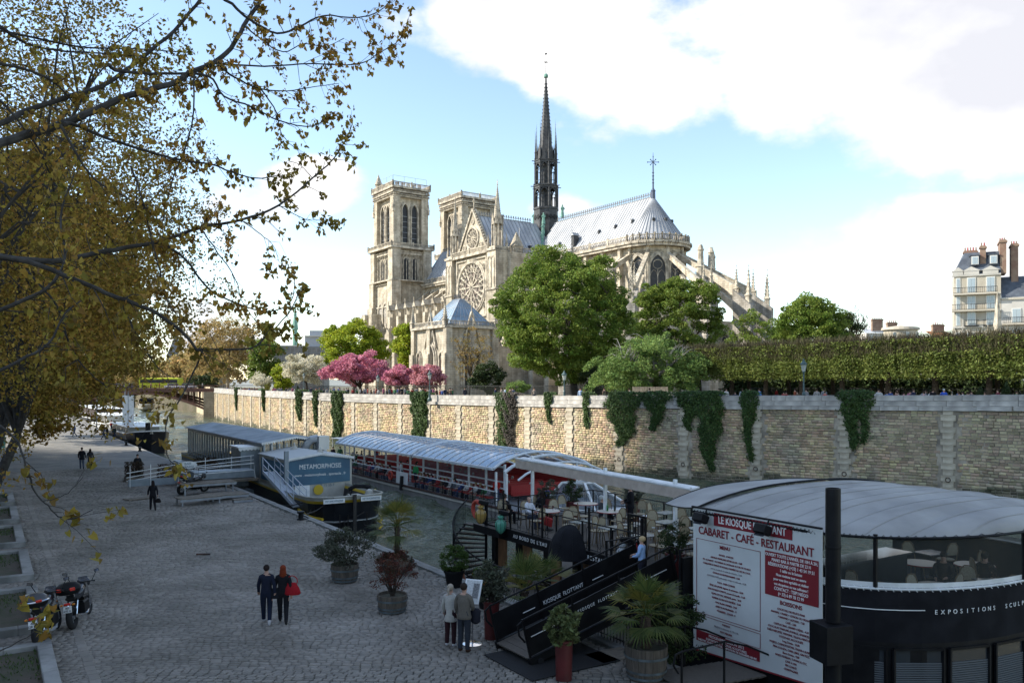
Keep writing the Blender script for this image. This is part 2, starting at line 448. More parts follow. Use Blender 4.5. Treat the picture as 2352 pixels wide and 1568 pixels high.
# smooth the polyline (Catmull-Rom) into short chords
def smooth_path(pts,step=1.0):
 P=[np.array(p,float)for p in pts];out=[]
 for i in range(len(P)-1):
  p0=P[max(i-1,0)];p1=P[i];p2=P[i+1];p3=P[min(i+2,len(P)-1)]
  n=max(1,int(np.linalg.norm((p2-p1)[:2])/step))
  for k in range(n):
   u=k/n
   lin=p1+(p2-p1)*u
   cr=0.5*((2*p1)+(-p0+p2)*u+(2*p0-5*p1+4*p2-p3)*u*u+(-p0+3*p1-3*p2+p3)*u**3)
   out.append(lin*0.4+cr*0.6)
 out.append(P[-1])
 return np.array(out)
WP=smooth_path(WALL,1.0)
_seg=np.linalg.norm(np.diff(WP[:,:2],axis=0),axis=1)
WD=np.concatenate([[0],np.cumsum(_seg)])
WLEN=WD[-1]
def wall_at(d):
 d=np.asarray(d,float)
 x=np.interp(d,WD,WP[:,0]);y=np.interp(d,WD,WP[:,1]);z=np.interp(d,WD,WP[:,2])
 x2=np.interp(d+.5,WD,WP[:,0]);y2=np.interp(d+.5,WD,WP[:,1])
 x1=np.interp(d-.5,WD,WP[:,0]);y1=np.interp(d-.5,WD,WP[:,1])
 tx,ty=x2-x1,y2-y1;l=np.hypot(tx,ty)+1e-9;tx/=l;ty/=l
 return x,y,z,tx,ty,-ty*-1*-1,tx*-1*-1
 # path runs from right-near to left-far; tangent (tx,ty) ~ (-.6,.8); the river lies on its left: (-ty, tx)
def wall_frame(d):
 x,y,z,tx,ty,_,_=wall_at(d)
 return x,y,z,tx,ty,-ty,tx
def px_of(x,y):return 1176+FPX*x/y
_ds=np.linspace(0,WLEN,2000);_x,_y,*_=wall_frame(_ds)
_pp=px_of(_x,_y)
def wall_d(px):return float(np.interp(-px,-_pp,_ds))
# --- island ground
gl=[(x,y,LAND)for x,y,z in WP[::3]]+[(WP[-1][0],WP[-1][1],LAND)]
island_pts=[]
for d in np.linspace(0,WLEN,60):
 x,y,z,tx,ty,nx,ny=wall_frame(d)
 island_pts.append((float(x-nx*0.9),float(y-ny*0.9)))
poly=island_pts+[(-100,262),(-160,345),(-420,700),(-100,1400),(1400,1400),(1400,30),(100,10)]
M_gravel=mat('pale gravel',(0.24,0.21,0.16),rough=0.95,col2=(0.15,0.15,0.09),scale=0.12,var=0.12)
MB().prism(poly,-3,LAND).build('ground',M_gravel,kind='structure',label='sandy garden ground of the island behind its wall')
M_hill=mat('far city haze green',(0.16,0.18,0.16),rough=1,col2=(0.25,0.25,0.25),scale=0.02)
MB().add([(-3000,1350,-2),(3000,1350,-2),(3000,5000,40),(-3000,5000,40)],[(0,1,2,3)]).build('terrain',M_hill,kind='structure',label='far flat city ground at the horizon')
gb=[]
for w,s in((-70,-80),(-26,-80),(-26,560),(-70,560)):gb.append(tuple(Q(w,s)[:2]))
MB().prism(gb,-3,6.8).build('embankment',mat('street stone',(0.2,0.19,0.17),rough=.9,col2=(.13,.12,.11),scale=.3),kind='structure',label='raised street level above the left bank quay')
# --- island wall: core, bricks, pilasters, coping
M_core=mat('wall mortar',(0.40,0.35,0.27),rough=0.95,var=0.12,scale=1,col2=(0.19,0.165,0.13))
river_wall=thing('river_wall','long brick and pale stone river wall edging the island across the water','wall',(0,0,0))
ds=np.linspace(0,WLEN,240)
x,y,z,tx,ty,nx,ny=wall_frame(ds)
V=[];F=[]
for i in range(len(ds)):
 V+=[(x[i],y[i],WATER-1.2),(x[i],y[i],z[i]-0.2),(x[i]-nx[i]*.9,y[i]-ny[i]*.9,z[i]-0.2),(x[i]-nx[i]*.9,y[i]-ny[i]*.9,WATER)]
for i in range(len(ds)-1):
 a=i*4;b_=a+4
 F+=[(a,a+1,b_+1,b_),(a+1,a+2,b_+2,b_+1),(a+2,a+3,b_+3,b_+2)]
np_mesh('wall_core',V,F,M_core,river_wall)
def obb_pieces(C,T,Nn,L,Hh,D,bev):
 0
 n=len(C)
 T3=np.stack([T[:,0],T[:,1],np.zeros(n)],1);N3=np.stack([Nn[:,0],Nn[:,1],np.zeros(n)],1);Z3=np.tile([0,0,1.0],(n,1))
 V=np.zeros((n,8,3))
 for k,(a,b)in enumerate(((-1,-1),(1,-1),(1,1),(-1,1))):
  V[:,k]=C+T3*(a*L/2)[:,None]+Z3*(b*Hh/2)[:,None]
  V[:,k+4]=C+T3*(a*(L/2-bev))[:,None]+Z3*(b*(Hh/2-bev))[:,None]+N3*D[:,None]
 fs=np.array([(4,5,6,7),(0,1,5,4),(1,2,6,5),(2,3,7,6),(3,0,4,7)])
 F=(np.arange(n)*8)[:,None,None]+fs[None]
 return V.reshape(-1,3),F.reshape(-1,4)
M_brick=mat('tan rubble brick',(0.46,0.35,0.215),rough=0.95,island=0.34,hue=0.03,var=0.10,scale=.35,bump=0.4,bscale=14,spec=0.15,col2=(0.33,0.285,0.21))
M_brick1=mat('tan rubble brick single',(0.42,0.335,0.215),rough=0.95,objrand=0.34,hue=0.03,var=0.10,scale=2.0,bump=0.4,bscale=14,spec=0.15,col2=(0.33,0.285,0.21))
M_quoin=mat('pale dressed stone',(0.52,0.465,0.365),rough=0.9,objrand=0.14,col2=(0.36,0.31,0.235),scale=1.3,bump=0.3,spec=0.2)
M_coping=mat('white grey coping stone',(0.50,0.475,0.435),rough=0.9,objrand=0.12,col2=(0.22,0.21,0.2),scale=1.1,var=0.16,stretch=(1,1,0.35),spec=0.2,bump=.3)
PIL=[2178,1940,1737,1571,1424,1310,1213,1130,1055,985,920,864,812,770,735,702,672,645,620,598,577,558,541,526,512,499]
pil_d=[wall_d(p)for p in PIL]
pil_d=[pil_d[0]-10.2,pil_d[0]-20.0]+pil_d
# bricks
CH=0.235
bC=[];bT=[];bN=[];bL=[];bH=[]
z_lo=WATER-0.25
rows=int((6.5-1.2-z_lo)/CH)+1
for r in range(rows):
 zc=z_lo+(r+.5)*CH
 d=(r%2)*0.2-0.2
 dl=[]
 while d<WLEN:
  l=random.uniform(0.30,0.62)*(1.0 if d<120 else 1.5)
  dl.append((d+l/2,l));d+=l
 dd=np.array([q[0]for q in dl]);ll=np.array([q[1]for q in dl])
 keep=np.ones(len(dd),bool)
 for p in pil_d:keep&=np.abs(dd-p)>0.62+ll/2*0.6
 x,y,z,tx,ty,nx,ny=wall_frame(dd)
 keep&=zc<z-1.2
 hh=np.full(len(dd),CH-0.03)
 bC.append(np.stack([x,y,np.full(len(dd),zc)+RNG.normal(0,.006,len(dd))],1)[keep]);bT.append(np.stack([tx,ty],1)[keep]);bN.append(np.stack([nx,ny],1)[keep])
 bL.append((ll-0.03)[keep]);bH.append(hh[keep])
bC=np.concatenate(bC);bT=np.concatenate(bT);bN=np.concatenate(bN);bL=np.concatenate(bL);bH=np.concatenate(bH)
bD=RNG.uniform(0.02,0.075,len(bC))
ppx=px_of(bC[:,0],bC[:,1])
vis=(ppx<2352)&(bC[:,2]>1.0)
order=np.argsort(np.where(vis,bC[:,1],1e9))
single=set(order[:300].tolist())
rest=np.array([i for i in range(len(bC))if i not in single])
M_brickw=mat('algae stained brick',(0.15,0.13,0.09),rough=0.8,island=0.35,hue=0.02,var=.1,scale=.5,col2=(0.08,0.085,0.05),spec=.3)
wet=bC[rest][:,2]<WATER+.62+.22*np.sin(bC[rest][:,0]*.9)
for sel,mm,nm in((~wet,M_brick,'brick_courses'),(wet,M_brickw,'stained_brick_courses')):
 q_=rest[sel];V,F=obb_pieces(bC[q_],bT[q_],bN[q_],bL[q_],bH[q_],bD[q_],0.018)
 np_mesh(nm,V,F,mm,river_wall,kind='stuff')
bm=MB()
bm.add([(-.5,0,-.5),(.5,0,-.5),(.5,0,.5),(-.5,0,.5),(-.46,1,-.42),(.46,1,-.42),(.46,1,.42),(-.46,1,.42)],[(4,7,6,5),(0,4,5,1),(1,5,6,2),(2,6,7,3),(3,7,4,0)])
brick_me=bm.mesh('brick',M_brick1)
for i in single:
# local y points along the outward normal: rotation so that +y = N
 put('brick',brick_me,river_wall,bC[i],math.atan2(bN[i][1],bN[i][0])-math.pi/2,(bL[i],bD[i],bH[i]))
 # pilaster blocks
quoin_me=MB().cbox((0,0,0),(1,1,1),bev=0.03).mesh('pilaster_block',M_quoin)
for p in pil_d:
 if p<0:continue
 x,y,z,tx,ty,nx,ny=[float(q)for q in wall_frame(p)]
 zz=WATER-0.3;k=0
 while zz<z-1.25:
  h=min(0.47,z-1.22-zz)
  if h<0.12:break
  wdt=1.05 if k%2 else 0.74
  put('pilaster_block',quoin_me,river_wall,(x+nx*.02,y+ny*.02,zz+h/2),math.atan2(ty,tx),(wdt+random.uniform(-.03,.03),0.22+random.uniform(-.01,.01),h-0.015))
  zz+=h;k+=1
 if p<160 and k>5:
  rg=MB().torus((x+nx*.2,y+ny*.2,WATER+1.25),0.16,0.03,'Z',14,6)
  rg2=MB(Matrix.Translation((x+nx*.19,y+ny*.19,WATER+1.25))@Matrix.Rotation(math.atan2(ty,tx),4,'Z')).torus((0,0,0),0.17,0.03,'Y',14,6)
  rg2 .build('mooring_ring',mat('rusty iron',(0.09,0.05,0.035),rough=.8,col2=(.04,.03,.025),scale=6),river_wall)
  # coping: ledge course standing proud, then two courses of parapet
for(dz0,dz1,proud,lmin,lmax)in((-1.22,-0.86,0.20,1.3,2.6),(-0.86,-0.44,0.10,1.2,2.4),(-0.44,0.0,0.105,1.2,2.6)):
 d=random.uniform(0,1)
 while d<WLEN:
  far=d>110
  l=random.uniform(lmin,lmax)*(2.2 if far else 1.0)
  l=min(l,WLEN-d)
  if l<.3:break
  x,y,z,tx,ty,nx,ny=[float(q)for q in wall_frame(d+l/2)]
  th=1.0+proud
  put('coping_stone',quoin_me if False else bpy.data.meshes.get('coping_stone')or MB().cbox((0,0,0),(1,1,1),bev=0.012).mesh('coping_stone',M_coping),river_wall,(x+nx*(proud-th/2),y+ny*(proud-th/2),z+(dz0+dz1)/2),math.atan2(ty,tx),(l-0.02,th,(dz1-dz0)-0.012-(0.0)))
  d+=l
  # the wall goes on past the bridge
M_farwall=mat('far embankment stone',(0.50,0.42,0.29),rough=.95,col2=(0.42,0.34,0.22),scale=.3,var=.1)
farw=MB()
fp=[(-79.3,218.5),(-100,262),(-160,345),(-420,700)]
for i in range(3):
 farw.add([(*fp[i],WATER-.5),(*fp[i+1],WATER-.5),(*fp[i+1],6.1),(*fp[i],6.1)],[(0,1,2,3)])
 a=Vector((*fp[i],6.3));b2=Vector((*fp[i+1],6.3));farw.bar(a,b2,0.9,0.5)
farw.build('far_river_wall',M_farwall,label='far sunlit embankment wall continuing beyond the iron bridge',cat='wall')
# --- the quay
M_joint=mat('dirt joints',(0.075,0.07,0.06),rough=0.95,col2=(0.05,0.055,0.04),scale=2)
M_cob=mat('grey granite cobble',(0.262,0.238,0.208),rough=0.72,island=0.17,var=0.09,scale=0.3,col2=(0.165,0.15,0.128),bump=0.5,bscale=22,bdist=0.02,spec=0.3)
M_cob1=mat('grey granite cobble single',(0.262,0.238,0.208),rough=0.72,objrand=0.17,var=0.09,scale=3.0,col2=(0.165,0.15,0.128),bump=0.5,bscale=22,bdist=0.02,spec=0.3)
M_kerb=mat('quay edge granite',(0.29,0.285,0.27),rough=0.8,objrand=0.12,col2=(0.14,0.14,0.13),scale=1.2,bump=0.3,spec=0.25)
quay=thing('quay','cobbled grey quay along the river, sloping gently under trees',None,(0,0,0),kind='structure')
qm=MB(MQ)
qm.prism([(-27,-60),(-0.42,-60),(-0.42,420),(-27,420)],-3,-0.035)
qm.build('quay_bed',M_joint,quay)
# far part of the paving: one sheet with the cobble pattern in its relief
M_cobfar=mat('distant cobbles',(0.215,0.203,0.185),rough=0.75,col2=(0.15,0.148,0.14),scale=0.5,var=0.12,bump=1.0,bscale=5,bdist=0.06,spec=0.3)
MB(MQ).prism([(-27,62),(-0.42,62),(-0.42,420),(-27,420)],-0.034,-0.004).build('distant_paving',M_cobfar,quay)
# cobbles
VW=[]
row_dir=Vector((1,-0.05)).normalized();row_up=Vector((-row_dir.y,row_dir.x))
rd=np.array(row_dir);ru=np.array(row_up)
cc=[];
yy=17.0
ri=0
while yy<74:
 rh=random.uniform(0.145,0.185)if yy<40 else random.uniform(0.18,0.22)
 x0=-yy*0.66-2+random.uniform(0,.2)
 xe=P0 .x-(yy-P0 .y)*0.6376+2
 xx=x0
 wav=0.05*math.sin(ri*.7)
 while xx<xe:
  l=random.uniform(0.17,0.32)if yy<40 else random.uniform(.24,.38)
  cc.append((xx+l/2,yy+rh/2+wav*math.sin(xx*.35+ri*.02)*1.0,l-0.012,rh-0.011));xx+=l
 yy+=rh;ri+=1
cc=np.array(cc)
cx=cc[:,0];cy=cc[:,1]+(cc[:,0])*-0.05*0
ang=math.atan2(-0.05,1)
Xw=cx*math.cos(ang)-cy*math.sin(ang)*0;Yw=cy-cx*0.05
rx=Xw-P0 .x;ry=Yw-P0 .y
ww=rx*N2 .x+ry*N2 .y;ss=rx*E2 .x+ry*E2 .y
ok=(ww<-0.62)&(ww>-26.5)&(ss<63)&(np.abs(Xw)<Yw*0.68+1)
cc=cc[ok];Xw=Xw[ok];Yw=Yw[ok];ww=ww[ok];ss=ss[ok]
n=len(cc);print('cobbles',n)
def cobble_geo(X,Y,L,Hh,zt,tilt,octo=True):
 n=len(X)
 ca,sa=math.cos(ang),math.sin(ang)
 if octo:
  base=[(-1,-.74),(-.8,-1),(.8,-1),(1,-.74),(1,.74),(.8,1),(-.8,1),(-1,.74)]
 else:base=[(-1,-1),(1,-1),(1,1),(-1,1)]
 k=len(base)
 V=np.zeros((n,2*k,3))
 jit=RNG.uniform(.95,1.03,(n,k))
 for i,(a,b)in enumerate(base):
  for lvl,ins in((0,1.0),(1,.92)):
   lx=a*L/2*ins*jit[:,i];ly=b*Hh/2*ins*jit[:,(i*3+1)%k]
   V[:,lvl*k+i,0]=X+lx*ca-ly*sa
   V[:,lvl*k+i,1]=Y+lx*sa+ly*ca
   V[:,lvl*k+i,2]=-0.034 if lvl==0 else zt+tilt[:,0]*a+tilt[:,1]*b
 F4=np.array([(i,(i+1)%k,k+(i+1)%k,k+i)for i in range(k)])
 if octo:top=np.array([(8,9,10,11),(8,11,12,15),(12,13,14,15)])
 else:top=np.array([(4,5,6,7)])
 fs=np.concatenate([F4,top])
 F=(np.arange(n)*2*k)[:,None,None]+fs[None]
 return V.reshape(-1,3),F.reshape(-1,4)
zt=RNG.normal(0,0.004,n)+0.006*np.sin(Xw*.9)*np.sin(Yw*.6);tl=RNG.normal(0,0.0035,(n,2))
px_=px_of(Xw,Yw);py_=884+7*FPX/Yw
inview=(px_>10)&(px_<1240)&(py_<1566)
score=np.where(inview,Yw,1e9);singles=np.argsort(score)[:300]
mask=np.ones(n,bool);mask[singles]=False
nr=mask&(Yw<42);fr=mask&(Yw>=42)
V,F=cobble_geo(Xw[nr],Yw[nr],cc[nr,2],cc[nr,3],zt[nr],tl[nr]);np_mesh('cobbles',V,F,M_cob,quay,kind='stuff')
V,F=cobble_geo(Xw[fr],Yw[fr],cc[fr,2],cc[fr,3],zt[fr],tl[fr],False);np_mesh('distant_cobbles',V,F,M_cob,quay,kind='stuff')
cobm=[]
for i in range(8):
 b_=MB();k=8
 base=[(-1,-.74),(-.8,-1),(.8,-1),(1,-.74),(1,.74),(.8,1),(-.8,1),(-1,.74)]
 j=[random.uniform(.92,1.04)for _ in range(8)]
 tx_,ty_=random.uniform(-.004,.004),random.uniform(-.004,.004)
 vs=[(a*.5*j[q],b*.5*j[(q*3+1)%8],-0.034)for q,(a,b)in enumerate(base)]+[(a*.46*j[q],b*.46*j[(q*3+1)%8],tx_*a+ty_*b)for q,(a,b)in enumerate(base)]
 b_.add(vs,[(q,(q+1)%8,8+(q+1)%8,8+q)for q in range(8)]+[tuple(range(8,16))])
 cobm.append(b_.mesh('cobble',M_cob1))
for i in singles:
 put('cobble',cobm[int(i)%8],quay,(Xw[i],Yw[i],zt[i]),ang,(cc[i,2],cc[i,3],1))
 # edge stones and the strip of setts beside them
edge_me=MB().cbox((0,0,0),(1,1,1),bev=0.02).mesh('edge_stone',M_kerb)
s=-34.0;cnt=0
while s<120:
 l=random.uniform(1.0,1.7)*(1 if s<60 else 2)
 p=Q(-0.21,s+l/2,-0.62)
 put('edge_stone',edge_me,quay,p,QROT+math.pi/2,(l-0.015,0.42,1.26+random.uniform(-.01,.01)))
 s+=l;cnt+=1
MB(MQ).prism([(-0.42,-60),(-0.03,-60),(-0.03,420),(-0.42,420)],-3,-0.06).build('quay_face',M_kerb,quay)
# gutter line: a row of long stones, dark joint beside it
gut=MB(MQ)
s=-8
while s<60:
 l=random.uniform(.3,.5);gut.cbox((-12.4+random.uniform(-.02,.02),s+l/2,-0.01),(.24,l-.03,.05),bev=.012);s+=l
gut.build('gutter_stones',M_cob,quay,kind='stuff')
# a lower, stone paved step at the far bend of the quay
MB(MQ).prism([(-27,118),(-.3,118),(2.3,125),(2.3,420),(-27,420)],-2.5,-0.012).build('quay_extension',M_cobfar,quay)
# tree pits: kerb stones round bare earth, seen at the left edge
M_soil=mat('trodden earth',(0.075,0.06,0.045),rough=1,col2=(0.05,0.055,0.03),scale=1.4,bump=.5)
M_grass=mat('short grass',(0.06,0.10,0.025),rough=.9,island=.3,transl=.2)
def tree_pit(s0,ln,label):
 r=thing('tree_pit',label,'tree pit',Q(-15.4,s0,0),QROT,'stone edged tree pits beside the quay wall')
 MB().box(-2.1,1.95,.2,ln-.2,-.03,.09).build('soil',M_soil,r,smooth=False)
 k=MB()
 yy=0.0
 for(a,b,c,d)in((-2.3,2.3,-.17,.17),(-2.3,2.3,ln-.17,ln+.17)):
  xx=a
  while xx<b-.05:
   l=min(random.uniform(.9,1.4),b-xx)
   st=MB().cbox((xx+l/2,(c+d)/2,.08),(l-.012,d-c,.26),bev=.015).build('kerb_stone',M_kerb,r);xx+=l
 yy=.18
 while yy<ln-.2:
  l=min(random.uniform(.8,1.3),ln-.18-yy)
  MB().cbox((2.12,yy+l/2,.08),(.34,l-.012,.26),bev=.015).build('kerb_stone',M_kerb,r);yy+=l
  # tufts of grass at the river side
 n=220
 gx=RNG.normal(1.3,.5,n).clip(-1.9,1.9);gy=RNG.normal(ln*.75,.7,n).clip(.3,ln-.3)
 a=RNG.uniform(0,6.28,n);h=RNG.uniform(.04,.11,n)
 V=np.zeros((n,3,3));V[:,0]=np.stack([gx-.02*np.cos(a),gy-.02*np.sin(a),np.full(n,.088)],1);V[:,1]=np.stack([gx+.02*np.cos(a),gy+.02*np.sin(a),np.full(n,.088)],1)
 V[:,2]=np.stack([gx+RNG.normal(0,.03,n),gy+RNG.normal(0,.03,n),.088+h],1)
 np_mesh('grass',V.reshape(-1,3),np.arange(n*3).reshape(-1,3),M_grass,r,kind='stuff')
for i,(s0,lb)in enumerate(((5.0,'tree pit with granite kerb right beside the two parked motorcycles'),(12.2,'granite kerbed tree pit second from the bottom left corner'),(19.6,'granite kerbed tree pit just above the motorcycles'),(26.9,'tree pit with a grassy corner, third past the motorcycles'),(34.2,'small grassy tree pit further along the quay'),(41.5,'tree pit most distant along the quay edge of the trees'))):
 tree_pit(s0,5.2,lb)
 # embankment wall behind the trees (left bank)
ew=thing('embankment_wall','tall grey stone embankment wall behind the quay trees','wall',Q(-26,0),QROT)
M_emb=stone_mat('embankment stone',(0.16,0.15,0.13),(0.09,0.085,0.075),0.4)
MB().box(-.6,0,-60,420,-.05,6.9).build('wall',M_emb,ew)
MB().box(-.7,.12,-60,420,6.9,7.6).build('parapet',M_kerb,ew)
# --- unseen cloud, shaped to shade the near quay (sun side, high up)
cb=MB()
random.seed(11)
hgt=420.0
off=Vector((SUN_DIR.x,SUN_DIR.y,0))*(hgt/SUN_DIR.z)
def cloud_over(x,y,r,dz=0):
 cb.ball((x+off.x,y+off.y,hgt+dz),r,20,12,(1,1,0.32))
for(x,y,r)in[(0,-20,80),(60,5,66),(-60,0,75),(-20,45,38),(25,50,34),(68,42,30),(110,0,50),(-90,40,40),(-110,-40,90),(60,-80,90),(-30,-110,100),(-62,66,28),(3,66,22)]:
 cloud_over(x,y,r,random.uniform(-8,8))
M_cloud=mat('cloud white',(0.85,0.85,0.87),rough=1,transl=0.35,spec=0,bump=1,bscale=.03,bdist=20,scale=.01)
cb.build('cloud',M_cloud,smooth=True,kind='structure',label='unseen white cumulus cloud over the left bank, shaped to shade the quay')
# ===== THE CATHEDRAL (local x = east, y = north, z above its ground)
ND_RZ=math.atan2(-0.822,0.57)
cath=thing('cathedral','gothic stone cathedral with twin towers, lead roof and dark needle spire','cathedral',(9.2,224,LAND),ND_RZ)
def ND(x,y,z=0):
 return Matrix.Translation((9.2,224,LAND))@Matrix.Rotation(ND_RZ,4,'Z')@Vector((x,y,z))
def frame_at(x,y,ang):
 0
 return Matrix.Translation((x,y,0))@Matrix.Rotation(ang+math.pi/2,4,'Z')
def arch_pts(w,h,n=6,k=1.0):
 0
 a=w*0.5;spring=h-w*0.87*k
 pts=[(-a,0),(-a,spring)]
 for i in range(1,n+1):
  t=math.radians(60)*i/n
  pts.append((a-w*math.cos(t),spring+w*math.sin(t)*k))
 pts[-1]=(0,spring+w*math.sin(math.radians(60))*k)
 for i in range(n-1,-1,-1):
  t=math.radians(60)*i/n
  pts.append((-a+w*math.cos(t),spring+w*math.sin(t)*k))
 pts.append((a,0))
 return pts
def arch_band(mb,M,pts,t0,t1,thick):
 0
 c=Vector((0,sum(p[1]for p in pts)/len(pts)))
 old=mb.M;mb.M=M if old is None else old@M
 n=len(pts)
 def offs(d):
  res=[]
  for i,p in enumerate(pts):
   a=Vector(pts[max(i-1,0)]);b=Vector(pts[min(i+1,n-1)])
   tdir=(b-a)
   if tdir.length<1e-6:tdir=Vector((0,1))
   tdir.normalize();nrm=Vector((-tdir.y,tdir.x))
   res.append(Vector(p)+nrm*d)
  return res
 A=offs(t0);B=offs(t1)
 vs=[]
 for i in range(n):vs+=[(A[i].x,0.05,A[i].y),(A[i].x,-thick,A[i].y),(B[i].x,-thick,B[i].y),(B[i].x,0.05,B[i].y)]
 fs=[]
 for i in range(n-1):
  a=i*4;b=a+4
  fs+=[(a,b,b+1,a+1),(a+1,b+1,b+2,a+2),(a+2,b+2,b+3,a+3)]
 mb.add(vs,fs)
 mb.M=old
def window(parent,x,y,z,w,h,ang,lights=2,deep=0.35,oculus=True,name='window',pane=None,k=1.0):
 M=frame_at(x,y,ang)@Matrix.Translation((0,0,z))
 fr=MB()
 pts=arch_pts(w,h,k=k)
 arch_band(fr,M,pts,0.0,w*.10+.1,deep)
 arch_band(fr,M,pts,w*.10+.1,w*.2+.18,deep*.55)
 old=fr.M;fr.M=M
 spring=h-w*.87*k
 bw=0.07*max(1,w/3)
 top=spring-(w*.05 if oculus else 0)
 for i in range(1,lights):
  xx=-w/2+w*i/lights
  fr.box(xx-bw,xx+bw,-.16,.0,0,top if oculus else spring+w*.45)
 if oculus:
  r=w*.30
  fr.torus((0,-.08,spring+w*.26),r,bw*1.1,'Y',20,4)
  if lights>=2:
   lw=w/lights
   for i in range(lights):
    cxx=-w/2+lw*(i+.5)
    sub=[(cxx+a,b)for a,b in arch_pts(lw*.9,top*.98,4)]
    fr.tube([(a,-.08,b)for a,b in sub[1:-1]],bw*.8,4)
 fr.M=old
 f=fr.build(name,M_trim,parent)
 pn=MB(M);p3=[(a,-.03,b)for a,b in pts]
 pn.add(p3,[tuple(range(len(p3)-1,-1,-1))])
 pn.build('pane',pane or M_glassdark,f)
 return f
def pinnacle(mb,x,y,z,w,h,n=4,crock=True):
 a0=math.pi/n
 mb.lathe([(w*.6,0),(w*.6,h*.22),(w*.78,h*.24),(w*.78,h*.27),(w*.5,h*.29),(w*.04,h*.96)],(x,y,z),n,a0)
 if crock:
  for i in range(6):
   zz=h*(.36+i*.1);rr=w*.5*(1-(zz/h-.29)/.67)+.02
   for k in range(4):
    t=a0+k*math.pi/2
    mb.cbox((x+math.cos(t)*rr,y+math.sin(t)*rr,z+zz),(w*.2,w*.2,w*.16),t)
 mb.ball((x,y,z+h),w*.14,5,4)
def balustrade(mb,p0,p1,h=1.2,gap=0.55,t=0.16):
 p0=Vector(p0);p1=Vector(p1);L=(p1-p0).length;n=max(1,int(L/gap))
 Z=Vector((0,0,1))
 mb.bar(p0+Z*.1,p1+Z*.1,t*1.5,.2);mb.bar(p0+Z*(h-.09),p1+Z*(h-.09),t*1.6,.18)
 for i in range(n+1):
  p=p0+(p1-p0)*(i/n)
  mb.bar(p+Z*.2,p+Z*(h-.18),t*.8)
 m=max(1,int(L/6))
 for i in range(m+1):
  p=p0+(p1-p0)*(i/m)
  mb.bar(p,p+Z*(h+.35),t*2)
def crest(mb,p0,p1,h=1.0,gap=.8):
 p0=Vector(p0);p1=Vector(p1);L=(p1-p0).length;n=int(L/gap);Z=Vector((0,0,1));d=(p1-p0).normalized()
 mb.bar(p0+Z*.08,p1+Z*.08,.14,.16)
 for i in range(n):
  p=p0+(p1-p0)*((i+.5)/n)
  mb.bar(p,p+Z*h,.12)
  mb.bar(p+Z*h*.45-d*gap*.42,p+Z*h*.8,.1);mb.bar(p+Z*h*.45+d*gap*.42,p+Z*h*.8,.1)
  mb.bar(p+Z*h*.85-d*.2,p+Z*h*.85+d*.2,.12)
ROOF_Z,EAVE_Z=45.4,34.2
S=-1
